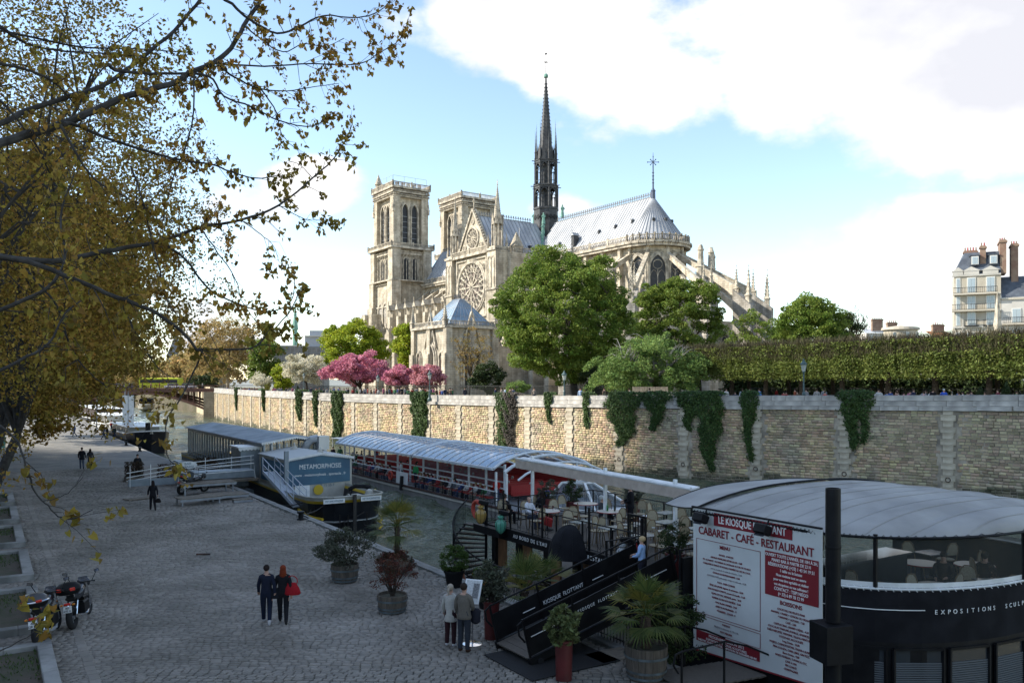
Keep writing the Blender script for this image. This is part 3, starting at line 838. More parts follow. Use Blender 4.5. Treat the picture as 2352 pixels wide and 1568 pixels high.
# ---------------- towers
def tower(x0,x1,y0,y1,top,turret):
 tw=MB();tr=MB()
 cx,cy=(x0+x1)/2,(y0+y1)/2
 # stage 1: base to 20, stage 2 to 35 (galleries), stage 3 belfry
 tw.box(x0-.4,x1+.4,y0-.4,y1+.4,0,35.0)
 tw.box(x0+.3,x1-.3,y0+.3,y1-.3,35.0,45.3)
 tw.box(x0+.9,x1-.9,y0+.9,y1-.9,45.3,top-3.2)
 tw.box(x0+.3,x1-.3,y0+.3,y1-.3,top-3.2,top-1.9)
 # corner buttresses, stepping inwards
 for sx,xx in((-1,x0),(1,x1)):
  for sy,yy in((-1,y0),(1,y1)):
   for(za,zb,o,w)in((0,18,2.6,4.0),(18,27,2.0,3.6),(27,35.2,1.6,3.2),(35.2,45.4,1.3,3.0),(45.4,top-3.4,.45,2.4)):
    xa=xx+sx*o;xb=xx-sx*(w-o)
    ya=yy+sy*o;yb=yy-sy*(w-o)
    tw.box(min(xa,xb),max(xa,xb),min(ya,yb),max(ya,yb),za+.003,zb)
    tw.add([(min(xa,xb),min(ya,yb),zb),(max(xa,xb),min(ya,yb),zb),(max(xa,xb),max(ya,yb),zb),(min(xa,xb),max(ya,yb),zb),((xa+xb)/2-sx*.3,(ya+yb)/2-sy*.3,zb+1.3)],[(0,1,4),(1,2,4),(2,3,4),(3,0,4)])
    # crockets climbing the belfry corners, columns
   for q in range(26):
    zz=46.5+q*(top-51)/26
    tr.cbox((xx+sx*.25,yy+sy*.25,zz),(.3,.3,.3),math.pi/4)
   for(ox,oy)in((.35,1.0),(1.0,.35),(.35,1.8),(1.8,.35)):
    tr.cyl((xx+sx*(.3-ox+.35),yy+sy*(.3-oy+.35),45.8),(xx+sx*(.3-ox+.35),yy+sy*(.3-oy+.35),top-6.2),.17,n=6)
   pinnacle(tr,xx+sx*.35,yy+sy*.35,top-9.4,1.0,5.4)
   # cornices and galleries
 for z,o in((34.9,1.75),(45.2,1.95),(top-4.6,.5),(top-3.3,.85),(top-2.0,1.1),(26.8,.75)):
  tr.box(x0-o,x1+o,y0-o,y1+o,z,z+.42)
 for z in(44.4,34.2,top-3.9,top-2.6):
  for i in range(26):
   f=(i+.5)/26
   for(p,q)in(((x0-.7,x1+.7)[0]+f*(x1-x0+1.4),y0-.75),((x0-.7)+f*(x1-x0+1.4),y1+.75)):
    tr.cbox((p,q,z),(.24,.4,.4))
   for xx in(x0-.75,x1+.75):tr.cbox((xx,y0-.7+f*(y1-y0+1.4),z),(.4,.24,.4))
 for z,o,h in((45.6,1.8,1.3),(top-1.55,.9,1.5)):
  cs=[(x0-o,y0-o),(x1+o,y0-o),(x1+o,y1+o),(x0-o,y1+o)]
  for i in range(4):balustrade(tr,(*cs[i],z),(*cs[(i+1)%4],z),h,.42,.2)
 body=tw.build('tower',M_stone,cath)
 tr.build('carved_trim',M_trim,body)
 # tall paired belfry openings with louvres
 for ang,fx,fy,span in((0,x1-.9,cy,y1-y0),(-math.pi/2,cx,y0+.9,x1-x0),(math.pi/2,cx,y1-.9,x1-x0),(math.pi,x0+.9,cy,y1-y0)):
  for k in(-1,1):
   off=k*span*.145
   px_,py_=(fx,fy+off)if ang in(0,math.pi)else(fx+off,fy)
   w=window(body,px_,py_,46.6,span*.185,top-6.6-46.6,ang,1,.75,False,'belfry_opening',M_void,1.25)
   lv=MB(frame_at(px_,py_,ang))
   zz=47.2
   while zz<top-10:lv.cbox((0,-.10,zz),(span*.165,.3,.10),rx=R(35));zz+=1.7
   lv.build('louvre',M_grey,w)
   # open gallery of slender columns below
  g=MB(frame_at(fx+(.9 if ang==0 else-.9 if ang==math.pi else 0),fy+(-.9 if ang<0 else.9 if ang==math.pi/2 else 0),ang))
  nn=7
  for i in range(nn+1):
   xx=-span*.32+span*.64*i/nn
   g.cyl((xx,-.35,35.5),(xx,-.35,42.0),.14,n=6)
   if i<nn:
    wv=span*.64/nn
    g.tube([(xx+a*1.0+wv/2,-.35,42+b)for a,b in arch_pts(wv,1.6,4)[1:-1]],.12,4)
  g.box(-span*.34,span*.34,-.6,.0,43.5,44.2)
  g.build('gallery',M_trim,body)
  for k in(-1,1):
   off=k*span*.13
   bx,by=(fx,fy+off)if ang in(0,math.pi)else(fx+off,fy)
   ux=1 if ang==0 else-1 if ang==math.pi else 0;uy=-1 if ang<0 else 1 if ang==math.pi/2 else 0;dx,dy=.63*ux,.63*uy
   window(body,bx+dx,by+dy,35.6,span*.15,6.9,ang,1,.12,False,'gallery_opening',M_void)
   window(body,bx+1.33*ux,by+1.33*uy,21.0,span*.21,7.2,ang,1,.35,False,'blind_arch',M_stone_g)
 if turret:
  t=MB();t.lathe([(1.0,0),(1.0,2.6),(1.25,2.7),(1.25,3.0),(.05,6.2)],(x0+1.2,y1-11.0,top-1.5),8)
  t.build('stair_turret',M_stone,body)
 return body
tower(-69.5,-56,-17.5,-6.0,66.2,True)
tower(-69.5,-56,7.6,20.3,66.2,False)
fac=MB();fac.box(-69,-60,-6.2,8.2,0,41);fac.build('west_front',M_stone,cath)
# ---------------- nave, choir, transept bodies
YC=0.0
nv=MB()
nv.box(-56,7,-7,7,0,EAVE_Z);nv.box(7,41,-7,7,0,EAVE_Z)
nv.box(-7,7,-22.8,22.8,0,EAVE_Z-.01)
ap=(40.9,0.0)
apse_poly=[(ap[0]+7.2*math.cos(a),ap[1]+7.2*math.sin(a))for a in np.linspace(-math.pi/2,math.pi/2,6)]
nv.prism([(40.5,-7.02)]+apse_poly[1:-1]+[(40.5,7.02)],0,EAVE_Z)
nave=nv.build('nave_and_choir_wall',M_stone,cath)
rf=MB()
for(a,b)in((-56.5,-4.0),(4.0,40.9)):
 rf.add([(a,-7.6,EAVE_Z+.3),(b,-7.6,EAVE_Z+.3),(b,0,ROOF_Z),(a,0,ROOF_Z),(a,7.6,EAVE_Z+.3),(b,7.6,EAVE_Z+.3)],[(0,1,2,3),(3,2,5,4),(0,3,4)])
rf.add([(-7.6,-23,EAVE_Z+.3),(-7.6,23,EAVE_Z+.3),(0,23,ROOF_Z-.02),(0,-23,ROOF_Z-.02),(7.6,-23,EAVE_Z+.3),(7.6,23,EAVE_Z+.3)],[(0,3,2,1),(3,4,5,2)])
# conical end
cone=[(ap[0]+7.8*math.cos(a),7.8*math.sin(a),EAVE_Z+.3)for a in np.linspace(-math.pi/2,math.pi/2,21)]
rf.add(cone+[(ap[0],0,ROOF_Z)],[(i,i+1,21)for i in range(20)])
roof=rf.build('lead_roof',M_lead,cath)
sm=MB();up=.07
for i in range(int(37/.95)):
 x=4.6+i*.95
 for sgn in(-1,1):sm.bar((x,sgn*7.6,EAVE_Z+.3+up),(x,0,ROOF_Z+up),.13,.12)
for i in range(int(52/1.2)):
 x=-56+i*1.2
 sm.bar((x,-7.6,EAVE_Z+.3+up),(x,0,ROOF_Z+up),.12,.1)
for i in range(16):
 y=-22.5+i*1.2
 for sgn in(-1,1):sm.bar((sgn*7.6,y,EAVE_Z+.3+up),(0,y,ROOF_Z+up),.12,.1)
for a in np.linspace(-math.pi/2,math.pi/2,25):
 sm.bar((ap[0]+7.8*math.cos(a),7.8*math.sin(a),EAVE_Z+.3+up),(ap[0]+.1*math.cos(a),.1*math.sin(a),ROOF_Z+up),.13,.1)
sm.build('roof_seams',M_seam,roof,kind='stuff')
cr=MB()
crest(cr,(5.0,0,ROOF_Z),(40.4,0,ROOF_Z),1.25,.75);crest(cr,(-56,0,ROOF_Z),(-5,0,ROOF_Z),1.1,.9);crest(cr,(0,-22.6,ROOF_Z),(0,-5,ROOF_Z),1.2,.75)
cr.build('roof_cresting',mat('grey iron cresting',(.16,.165,.17),rough=.6),roof)
# finial cross of the apse
fc=MB()
fc.lathe([(.55,0),(.5,1.6),(.62,1.7),(.2,2.4),(.12,8.4),(.04,10.6)],(ap[0],0,ROOF_Z-.4),8)
for z in(3.6,4.4,5.2,6.0):fc.torus((ap[0],0,ROOF_Z+z-.4),.2,.09,'Z',8,4)
cz=ROOF_Z+8.0
for k in range(8):
 a=k*math.pi/4;l=1.25 if k%2==0 else.85
 fc.bar((ap[0],0,cz),(ap[0]+math.cos(a)*l*.57*1.0,math.cos(a)*l*.82*1.0,cz+math.sin(a)*l),.12)
 fc.ball((ap[0]+math.cos(a)*l*.57,math.cos(a)*l*.82,cz+math.sin(a)*l),.16,5,4)
fc.build('apse_cross',mat('blue grey iron',(.07,.09,.14),rough=.5),roof)
# dormers
def dormer(x,z,big=False,side=-1):
 f=(z-EAVE_Z-.3)/(ROOF_Z-EAVE_Z-.3);y=side*7.6*(1-f)
 d=MB()
 w,h=(1.0,2.3)if big else(.42,.62)
 d.box(x-w/2,x+w/2,min(y+side*.8*w,y-side*w*.8),max(y+side*.8*w,y-side*w*.8),z-.2,z+h)
 y0=y+side*1.0*w;y1=y-side*w
 d.m=1
 d.add([(x-w*.7,y0,z+h),(x+w*.7,y0,z+h),(x,y0,z+h+w*.8),(x-w*.7,y1,z+h),(x+w*.7,y1,z+h),(x,y1,z+h+w*.8)],[(0,1,2),(0,2,5,3),(1,4,5,2),(3,5,4),(0,3,4,1)])
 if big:d.bar((x,y0,z+h+w*.8),(x,y0,z+h+w*.8+1.8),.1)
 d.build('dormer',[M_spire,M_lead],roof)
for x,z,b_ in((20.0,36.6,True),(13.0,37.6,False),(27.5,38.6,False),(33.0,39.0,False),(38.5,39.4,False)):dormer(x,z,b_)
for a,z in((-.75,39.2),(-.1,39.3),(.45,39.2)):
 rr=7.8*(1-(z-EAVE_Z)/(ROOF_Z-EAVE_Z))
 MB().cbox((ap[0]+rr*math.cos(a),rr*math.sin(a),z+.2),(.9,.6,.6),a).build('dormer',M_spire,roof)
 # east slope of the south transept: one large dormer and small ones
for(y,z,w,h)in((-14.5,36.0,1.5,2.2),(-19.5,37.6,.5,.6),(-9.5,37.4,.6,.7)):
 f=(z-EAVE_Z-.3)/(ROOF_Z-EAVE_Z-.3);x=7.6*(1-f)
 d=MB();d.box(x-w,x+w*.8,y-w/2,y+w/2,z-.3,z+h);d.m=1
 x0,x1=x+w,x-w*1.2
 d.add([(x0,y-w*.7,z+h),(x0,y+w*.7,z+h),(x0,y,z+h+w*.9),(x1,y-w*.7,z+h),(x1,y+w*.7,z+h),(x1,y,z+h+w*.9)],[(0,1,2),(0,2,5,3),(1,4,5,2),(3,5,4)])
 if w>1:d.bar((x0,y,z+h+w*.9),(x0,y,z+h+w*.9+2.2),.12)
 d.build('dormer',[M_spire,M_lead],roof)
 # cornice, frieze, balustrade round choir and nave
cn=MB()
ring=[(-56,-7.7),(-7,-7.7)]
def cornice_line(pts,o):
 for i in range(len(pts)-1):
  a,b=Vector(pts[i]),Vector(pts[i+1])
  cn.bar((*a,EAVE_Z-.35),(*b,EAVE_Z-.35),1.5,.5);cn.bar((*a,EAVE_Z-.95),(*b,EAVE_Z-.95),.8,.5)
  L=(b-a).length;k=int(L/.5)
  for j in range(k):
   p=a+(b-a)*((j+.5)/k);cn.cbox((p.x,p.y,EAVE_Z-.68),(.24,.9,.24),math.atan2((b-a).y,(b-a).x))
  balustrade(cn,(*a,EAVE_Z-.1),(*b,EAVE_Z-.1),1.45,.45,.16)
cornice_line([(-56,-7.7),(-8.2,-7.7)],0)
app=[(ap[0]+8.1*math.cos(a),8.1*math.sin(a))for a in np.linspace(-math.pi/2,math.pi/2,16)]
cornice_line([(8.2,-7.9)]+app+[(8.2,7.9)],0)
cornice_line([(7.9,-22),(7.9,-8)],0)
cn.build('balustrade',M_trim,nave)
fz=MB()
for a,b in zip(apse_poly[:-1],apse_poly[1:]):
 a,b=Vector(a),Vector(b);L=(b-a).length;nrm=Vector(((b-a).y,-(b-a).x)).normalized()
 n=14
 for r in range(3):
  for j in range(n):
   p=a+(b-a)*((j+.5+(r%2)*.5)/n)+nrm*.03
   fz.cbox((p.x,p.y,EAVE_Z-2.2-r*.42),(.16,.22,.3),math.atan2((b-a).y,(b-a).x),ry=R(45))
 fz.cyl((a.x+nrm.x*.0,a.y,8),(a.x,a.y,EAVE_Z-1),.42,n=8)
fz.build('frieze',M_trim,nave)
# windows of apse and choir (oculus over two lights)
for a,b in zip(apse_poly[:-1],apse_poly[1:]):
 m=(Vector(a)+Vector(b))/2;an=math.atan2((b[0]-a[0])*-1,(b[1]-a[1]))if False else math.atan2(m.y-ap[1],m.x-ap[0])
 wl_=(Vector(b)-Vector(a)).length
 window(nave,m.x,m.y,19.0,wl_*.76,12.0,an,2,.5)
for x in(11,17,23,29,35):window(nave,x,-7.0,19.5,3.3,11.2,-math.pi/2,2,.45)
for x in(-50,-44,-38,-32,-26,-20,-13):window(nave,x,-7.0,22,3.2,9.4,-math.pi/2,2,.4)
for x in(14,20,26,32,38):
 MB().box(x-.45,x+.45,-8.0,-7,8,EAVE_Z-.9).build('wall_pier',M_stone,nave)
for y in(-19,-13):window(nave,7.0,y,19.5,3.0,10.5,0,2,.45)
# ---------------- transept south front: gable, roses, turrets
FY=-23.6
tf=MB()
tf.box(-8.6,8.6,FY,FY+1.6,0,35.6)
gable_apex=46.4
tf.slab([(-6.6,FY+1.2,35.6),(6.6,FY+1.2,35.6),(0,FY+1.2,gable_apex)],(0,-.9,0))
tf.box(-11.4,-8.4,FY-1.0,FY+3.2,0,35.4);tf.box(8.4,12.4,FY-1.0,FY+3.2,0,35.4)
tf.box(-11.0,-8.6,FY-.7,FY+2.6,35.4,36.0);tf.box(8.6,12.0,FY-.7,FY+2.6,35.4,36.0)
front=tf.build('transept_front',M_stone,cath)
tt=MB()
for x,w,zz in((-9.9,1.15,35.8),(10.3,1.35,35.8)):
# open lantern stage then stone spirelet
 y=FY+.9
 for k in range(8):
  a=k*math.pi/4+.39
  tt.cyl((x+w*math.cos(a),y+w*math.sin(a),zz),(x+w*math.cos(a),y+w*math.sin(a),zz+6.0),.17,n=5)
  b2=a+math.pi/8
  tt.add([(x+w*1.15*math.cos(a),y+w*1.15*math.sin(a),zz+5.6),(x+w*1.15*math.cos(a+.785),y+w*1.15*math.sin(a+.785),zz+5.6),(x+w*1.1*math.cos(b2),y+w*1.1*math.sin(b2),zz+8.4),(x+w*.5*math.cos(b2),y+w*.5*math.sin(b2),zz+6.0)],[(0,1,2),(0,2,3),(1,3,2)])
 tt.lathe([(w*.45,0),(w*.45,6)],(x,y,zz),6)
 tt.lathe([(w*1.1,5.9),(w*1.1,6.3),(w*.8,6.6),(w*.62,8),(w*.06,15.2)],(x,y,zz),8)
 for i in range(14):
  f=i/14;rr=w*.72*(1-f)+.06
  for k in range(4):
   a=k*math.pi/2+.39;tt.cbox((x+rr*math.cos(a),y+rr*math.sin(a),zz+7.4+f*7.2),(.2,.2,.2),a)
 tt.ball((x,y,zz+15.4),.22,5,4);tt.bar((x,y,zz+15.2),(x,y,zz+16.6),.1);tt.bar((x-.3,y,zz+16),(x+.3,y,zz+16),.1)
 for ox,oy in((-w*1.2,-w*1.2),(w*1.2,-w*1.2),(w*1.2,w*1.2),(-w*1.2,w*1.2)):pinnacle(tt,x+ox,y+oy,zz,.55,3.6)
 # blind tracery on the turret faces
for x in(-9.9,10.4):
 for dx in(-.75,.75):
  arch_band(tt,frame_at(x+dx,FY-1.0,-math.pi/2)@Matrix.Translation((0,0,26)),arch_pts(1.2,7.5),0,.16,.16)
 tt.box(x-1.9,x+1.9,FY-1.25,FY-.9,25.3,25.7);tt.box(x-2.0,x+2.0,FY-1.3,FY+3.4,34.9,35.5)
for z in(14.0,25.4):tt.box(8.2,12.7,FY-1.3,FY+3.4,z,z+.4)
# raking gable edges with crockets, apex finial
for sgn in(-1,1):
 a=Vector((sgn*7.0,FY+.6,35.9));b=Vector((0,FY+.6,gable_apex+.5))
 tt.bar(a,b,1.3,.45)
 for i in range(15):
  p=a+(b-a)*((i+.5)/15);tt.cbox((p.x+sgn*.2,p.y-.3,p.z+.42),(.35,.5,.35),0,0,R(45))
tt.bar((0,FY+.6,gable_apex+.3),(0,FY+.6,gable_apex+3.2),.22);tt.ball((0,FY+.6,gable_apex+2.6),.4,6,4)
balustrade(tt,(-8.6,FY-.9,35.2),(8.6,FY-.9,35.2),1.3,.45,.16)
tt.box(-8.6,8.6,FY-1.1,FY,34.7,35.2)
tt.build('carved_trim',M_trim,front)
def rose(name,x,z,r,y,rings,parent):
 M=Matrix.Translation((x,y,z))
 g=MB(M)
 g.torus((0,-.12,0),r,r*.055+.08,'Y',48,6)
 g.torus((0,-.16,0),r*1.08,r*.03+.05,'Y',48,6)
 g.torus((0,-.15,0),r*.13,r*.03,'Y',16,5);g.torus((0,-.15,0),r*.07,r*.02,'Y',12,5)
 n1,n2=rings
 th=r*.018+.035
 for k in range(n1):
  a=2*math.pi*k/n1
  g.bar((math.cos(a)*r*.13,-.13,math.sin(a)*r*.13),(math.cos(a)*r*.56,-.13,math.sin(a)*r*.56),th*2)
  a2=a+math.pi/n1
  w=math.sin(math.pi/n1)*r*.56
  g.torus((math.cos(a2)*r*.53,-.13,math.sin(a2)*r*.53),w*.8,th,'Y',12,4)
 for k in range(n2):
  a=2*math.pi*k/n2
  g.bar((math.cos(a)*r*.6,-.13,math.sin(a)*r*.6),(math.cos(a)*r*.9,-.13,math.sin(a)*r*.9),th*1.8)
  a2=a+math.pi/n2;w=math.sin(math.pi/n2)*r*.86
  g.torus((math.cos(a2)*r*.86,-.13,math.sin(a2)*r*.86),w*.8,th,'Y',12,4)
  g.torus((math.cos(a2)*r*.66,-.13,math.sin(a2)*r*.66),w*.55,th*.8,'Y',10,4)
 o=g.build(name,M_trim,parent)
 p=MB(M);p.add([(math.cos(2*math.pi*i/40)*r,-.03,math.sin(2*math.pi*i/40)*r)for i in range(40)],[tuple(range(39,-1,-1))if False else tuple(range(40))])
 p.build('pane',mat('rose glass',(.10,.075,.07),rough=.5,col2=(.2,.15,.12),scale=1.5),o)
 return o
rose('rose_window',0,26.9,6.4,FY,(12,24),front)
rose('gable_rose',0,39.4,2.65,FY+.3,(12,12),front)
for x in(-3.9,3.9):rose('small_rose',x,37.3,.75,FY+.3,(6,6),front)
rose('small_rose',0,43.6,.6,FY+.3,(6,6),front)
sq=MB()
for sx in(-1,1):
 for zc in(31.6,22.2):
  sq.torus((sx*5.7,FY-.12,zc),.75,.12,'Y',12,4)
  for k in range(3):
   a=k*2.09+.5;sq.torus((sx*5.7+.38*math.cos(a),FY-.12,zc+.38*math.sin(a)),.3,.07,'Y',8,4)
 sq.box(sx*7.0-.2,sx*7.0+.2,FY-.35,FY,19.4,34.6)
sq.box(-7.2,7.2,FY-.4,FY,33.8,34.3);sq.box(-7.2,7.2,FY-.4,FY,19.2,19.7)
sq.build('rose_surround',M_trim,front)
for x in(-5.6,-2.8,0,2.8,5.6):window(front,x,FY,11.5,1.9,7.0,-math.pi/2,2,.3)
for x in(-4,0,4):window(front,x,FY,0.5,3,8.0,-math.pi/2,2,.6)
# octagonal stair turret beside the east aisle of the transept
st=MB();st.lathe([(1.6,0),(1.6,1.2),(1.9,1.3),(1.2,2.6),(.1,5.0)],(11.0,-17.5,35),8);st.box(7,13.6,-21,-13,0,34.4);st.build('transept_east_mass',M_stone,cath)
bal=MB();balustrade(bal,(13.4,-20.9,34.4),(13.4,-13.2,34.4),1.4,.45,.16);balustrade(bal,(7.6,-20.9,34.4),(13.4,-20.9,34.4),1.4,.45,.16);bal.build('balustrade',M_trim,cath)
# ---------------- aisles and side chapels
al=MB()
al.box(-56,-11,-20.4,-7,0,18.5);al.box(12,41,-20.4,-7,0,18.5);al.box(-56,41,7,20,0,18.5)
al.box(-56,-11,-13.4,-7,18.5,21.5)
al.add([(-56,-20.4,18.5),(-11,-20.4,18.5),(-11,-7,21.6),(-56,-7,21.6)],[(0,1,2,3)])
for R_,z in((13.4,21.0),(21.0,15.5)):
 pl=[(ap[0]+R_*math.cos(a),R_*math.sin(a))for a in np.linspace(-math.pi/2,math.pi/2,14)]
 al.prism([(40,-R_)]+pl+[(40,R_)],0,z)
aisles=al.build('aisles',M_stone,cath)
for i,a in enumerate(np.linspace(-math.pi/2,math.pi/2,15)[1:-1]):
 window(aisles,ap[0]+20.95*math.cos(a),20.95*math.sin(a),4.5,2.6,8.6,a,2,.4)
 # buttress piers of the nave with gabled caps, and flying arches
def gab_pier(x,y0,y1,top,name='buttress_pier'):
 p=MB()
 p.box(x-.8,x+.8,y0,y1,0,top-6)
 p.box(x-.7,x+.7,y0+.5,y1,top-6,top-2.6)
 # little gabled niche on top
 for dx in(-.6,.6):
  p.cyl((x+dx,y0+.5,top-2.6),(x+dx,y0+.5,top-.6),.12,n=5)
 p.box(x-.7,x+.7,y0+1.3,y1,top-2.6,top-.5)
 p.add([(x-.95,y0+.2,top-.6),(x+.95,y0+.2,top-.6),(x,y0+.2,top+1.1),(x-.95,y1+.3,top-.6),(x+.95,y1+.3,top-.6),(x,y1+.3,top+1.1)],[(0,1,2),(0,2,5,3),(1,4,5,2),(3,5,4),(0,3,4,1)])
 p.bar((x,y0+.3,top+1.0),(x,y0+.3,top+2.2),.18)
 p.bar((x,y0+.5,top-6.3),(x,y0-1.4,top-6.0),.3,.4)
 # set-offs down the face
 for z in(9,14):p.add([(x-.85,y0-.9,z-2.5),(x+.85,y0-.9,z-2.5),(x+.85,y0,z),(x-.85,y0,z),(x-.85,y0,z-2.5),(x+.85,y0,z-2.5)],[(0,1,2,3),(0,3,4),(1,5,2)])
 p.box(x-.85,x+.85,y0-.9,y0,0,11.5)
 return p.build(name,M_stone,cath)
def flyer(p0,p1,z0,z1,th,arch_drop,name='flying_buttress'):
 0
 p0=Vector(p0);p1=Vector(p1);d=(p1-p0);n=12
 top=[];bot=[]
 for i in range(n+1):
  f=i/n
  q=p0+d*f
  zt_=z0+(z1-z0)*f
  zb=zt_-(.95+arch_drop*f**2.4)
  top.append((q.x,q.y,zt_));bot.append((q.x,q.y,zb))
 sd=Vector((d.y,-d.x)).normalized()*th
 m=MB()
 vs=[(a[0]+s_*sd.x,a[1]+s_*sd.y,a[2])for s_ in(-.5,.5)for a in top+bot]
 k=n+1;fs=[]
 for i in range(n):
  fs+=[(i,i+1,k+i+1,k+i),(2*k+i,3*k+i,3*k+i+1,2*k+i+1),(i,2*k+i,2*k+i+1,i+1),(k+i,k+i+1,3*k+i+1,3*k+i)]
 m.add(vs,fs)
 m.bar(Vector(top[0])+Vector((0,0,.12)),Vector(top[-1])+Vector((0,0,.12)),th*1.35,.24)
 return m.build(name,M_stone,cath)
for i in range(7):
 x=-52.3+i*5.55
 gab_pier(x,-21.6,-17.5,25.6)
 flyer((x,-7.2),(x,-18.2),31.5,23.6,.7,2.4)
gp=MB();balustrade(gp,(-56,-13.2,21.6),(-11.5,-13.2,21.6),1.3,.5,.18);gp.build('balustrade',M_trim,cath)
for i,x in enumerate((-49.5,-44,-38.4,-33,-27.4,-21.8,-16.3)):window(aisles,x,-20.4,5.5,2.8,9.6,-math.pi/2,3,.4)
low=MB()
for x in(-58,-55.6):pinnacle(low,x,-24,15.5,1.4,5.2)
low.box(-58.6,-54.5,-24.6,-20.2,0,15.5);low.box(-62,-60,-23.4,-20,0,24.5);low.box(-67,-65,-23.4,-20,0,24.5);low.build('tower_foot_buttress',M_stone,cath)
# choir: radial buttresses
M_fly=M_stone_g
for i,a in enumerate([-90,-54,-18,4,24,54]):
 a=R(a)
 c,s_=math.cos(a),math.sin(a)
 p0=(ap[0]+7.3*c,7.3*s_);p1=(ap[0]+23.6*c,23.6*s_)
 flyer(p0,p1,31.4,22.2,.65,1.5);flyer((ap[0]+13.4*c,13.4*s_),p1,25.6,18.4,.6,1.2)
 m=MB(Matrix.Translation((ap[0],0,0))@Matrix.Rotation(a,4,'Z'))
 m.box(22.6,27.0,-.9,.9,0,18.5);m.add([(22.6,-.9,18.5),(27,-.9,18.5),(27,.9,18.5),(22.6,.9,18.5),(22.6,-.9,22.0),(22.6,.9,22.0)],[(0,1,4),(2,3,5),(0,4,5,3),(1,2,5,4)])
 if i>2:m.box(12.9,14.3,-.8,.8,0,24.0)
 ob=m.build('buttress_pier',M_stone_g,cath)
 pm=MB(Matrix.Translation((ap[0],0,0))@Matrix.Rotation(a,4,'Z'))
 pinnacle(pm,25.9,0,18.5,1.05,8.2);pinnacle(pm,22.9,0,20.6,.9,6.4)
 if i>2:pm.lathe([(.95,0),(.95,3.6),(1.15,3.8),(.7,4.2),(.6,7.2),(.78,7.4),(.5,8.2),(.4,8.6)],(13.6,0,24.0),8)
 for q in range(4 if i>2 else 0):pinnacle(pm,13.6+(.8,-.8,.8,-.8)[q],(.8,.8,-.8,-.8)[q],24.0,.38,3.2)
 pm.build('pinnacle',M_trim,ob)
for x in(14,20,26,32,38):
 flyer((x,-7.2),(x,-20.5),31.2,22.0,.8,5.0)
 gab_pier(x,-23.2,-19.6,24.5)
 # ---------------- the spire
sp=MB()
C0=(0,0)
def octa(r):return[(r*math.cos(R(22.5+45*k)),r*math.sin(R(22.5+45*k)))for k in range(8)]
sp.lathe([(4.3,36),(3.6,41.0),(3.35,45.2),(3.35,49.2),(3.55,49.4),(3.55,49.9),(2.9,50.0)],(0,0,0),8,R(22.5))
sp.lathe([(1.3,50),(1.3,71)],(0,0,0),6)
for(z0,z1,r)in((50.0,57.6,3.1),(58.4,65.6,2.85)):
 for k in range(8):
  x,y=octa(r)[k];x2,y2=octa(r)[(k+1)%8]
  sp.cyl((x,y,z0),(x,y,z1),.26,n=6);sp.cyl((x*1.09,y*1.09,z0),(x*1.09,y*1.09,z1+1.2),.14,n=5)
  xm,ym=(x+x2)/2,(y+y2)/2
  sp.cyl((xm,ym,z0),(xm,ym,z1-2.2),.1,n=5)
  an=math.atan2(ym,xm);wv=math.hypot(x2-x,y2-y)
  arch_band(sp,frame_at(xm,ym,an)@Matrix.Translation((0,0,z0)),arch_pts(wv*.78,z1-z0-.5),0,.3,.15)
  for sgn in(-1,1):
   arch_band(sp,frame_at(xm+(x2-x)*.2*sgn,ym+(y2-y)*.2*sgn,an)@Matrix.Translation((0,0,z0)),arch_pts(wv*.36,z1-z0-2.4),0,.1,.1)
  sp.bar((x,y,z0+1.3),(x2,y2,z0+1.3),.12,.14)
  sp.bar((x,y,z1),(x2,y2,z1),.5,.7);sp.bar((x*1.1,y*1.1,z1+.45),(x2*1.1,y2*1.1,z1+.45),.3,.25)
  sp.cbox((x*1.22,y*1.22,z1+.4),(.9,.2,.2),math.atan2(y,x))
  # lozenge panel of the base
  for t in(.25,.75):
   a1=Vector((octa(3.4)[k][0]*(1-t)+octa(3.4)[(k+1)%8][0]*t,octa(3.4)[k][1]*(1-t)+octa(3.4)[(k+1)%8][1]*t))
   sp.cbox((a1 .x,a1 .y,47.2),(.14,1.0,1.0),an,rx=R(45))
sp.lathe([(3.0,57.9),(3.2,58.2),(3.0,58.5)],(0,0,0),8,R(22.5))
# upper stage: gables and clustered pinnacles, then the needle
for k in range(8):
 x,y=octa(2.55)[k];x2,y2=octa(2.55)[(k+1)%8];xm,ym=(x+x2)/2,(y+y2)/2
 pinnacle(sp,x*1.16,y*1.16,66.2,.34,9.6 if k%2 else 12.6,4)
 sp.add([(x,y,66.2),(x2,y2,66.2),(xm*.95,ym*.95,71.6),(xm*.7,ym*.7,66.4)],[(0,1,2),(0,2,3),(1,3,2)])
sp.lathe([(2.35,66.0),(1.75,70.5),(.26,91.0),(.2,93.2)],(0,0,0),8,R(22.5))
for i in range(17):
 z=72+i*1.15;rr=1.63*(91.0-z)/(91-70.5)*.93+.2
 for k in range(8):
  a=R(22.5+45*k);sp.cbox((rr*math.cos(a),rr*math.sin(a),z),(.42,.12,.22),a,ry=R(-30))
sp.v=[(x,y,48.8+(z-50)*.86 if z>50 else z)for x,y,z in sp.v]
spire=sp.build('spire',M_spire,cath)
tip=MB();tip.cyl((0,0,85.8),(0,0,91.6),.09,.05,n=6);tip.bar((-.6,0,89.5),(.6,0,89.5),.12);tip.bar((0,-.6,89.5),(0,.6,89.5),.12);tip.cbox((0,0,91.8),(.6,.15,.4),R(30))
tip.build('spire_cross',M_spire,spire)
MB().lathe([(.2,0),(.62,.1),(.66,.7),(.3,1.0),(.12,1.2)],(0,0,85.3),10).build('spire_ball',M_verd,spire)
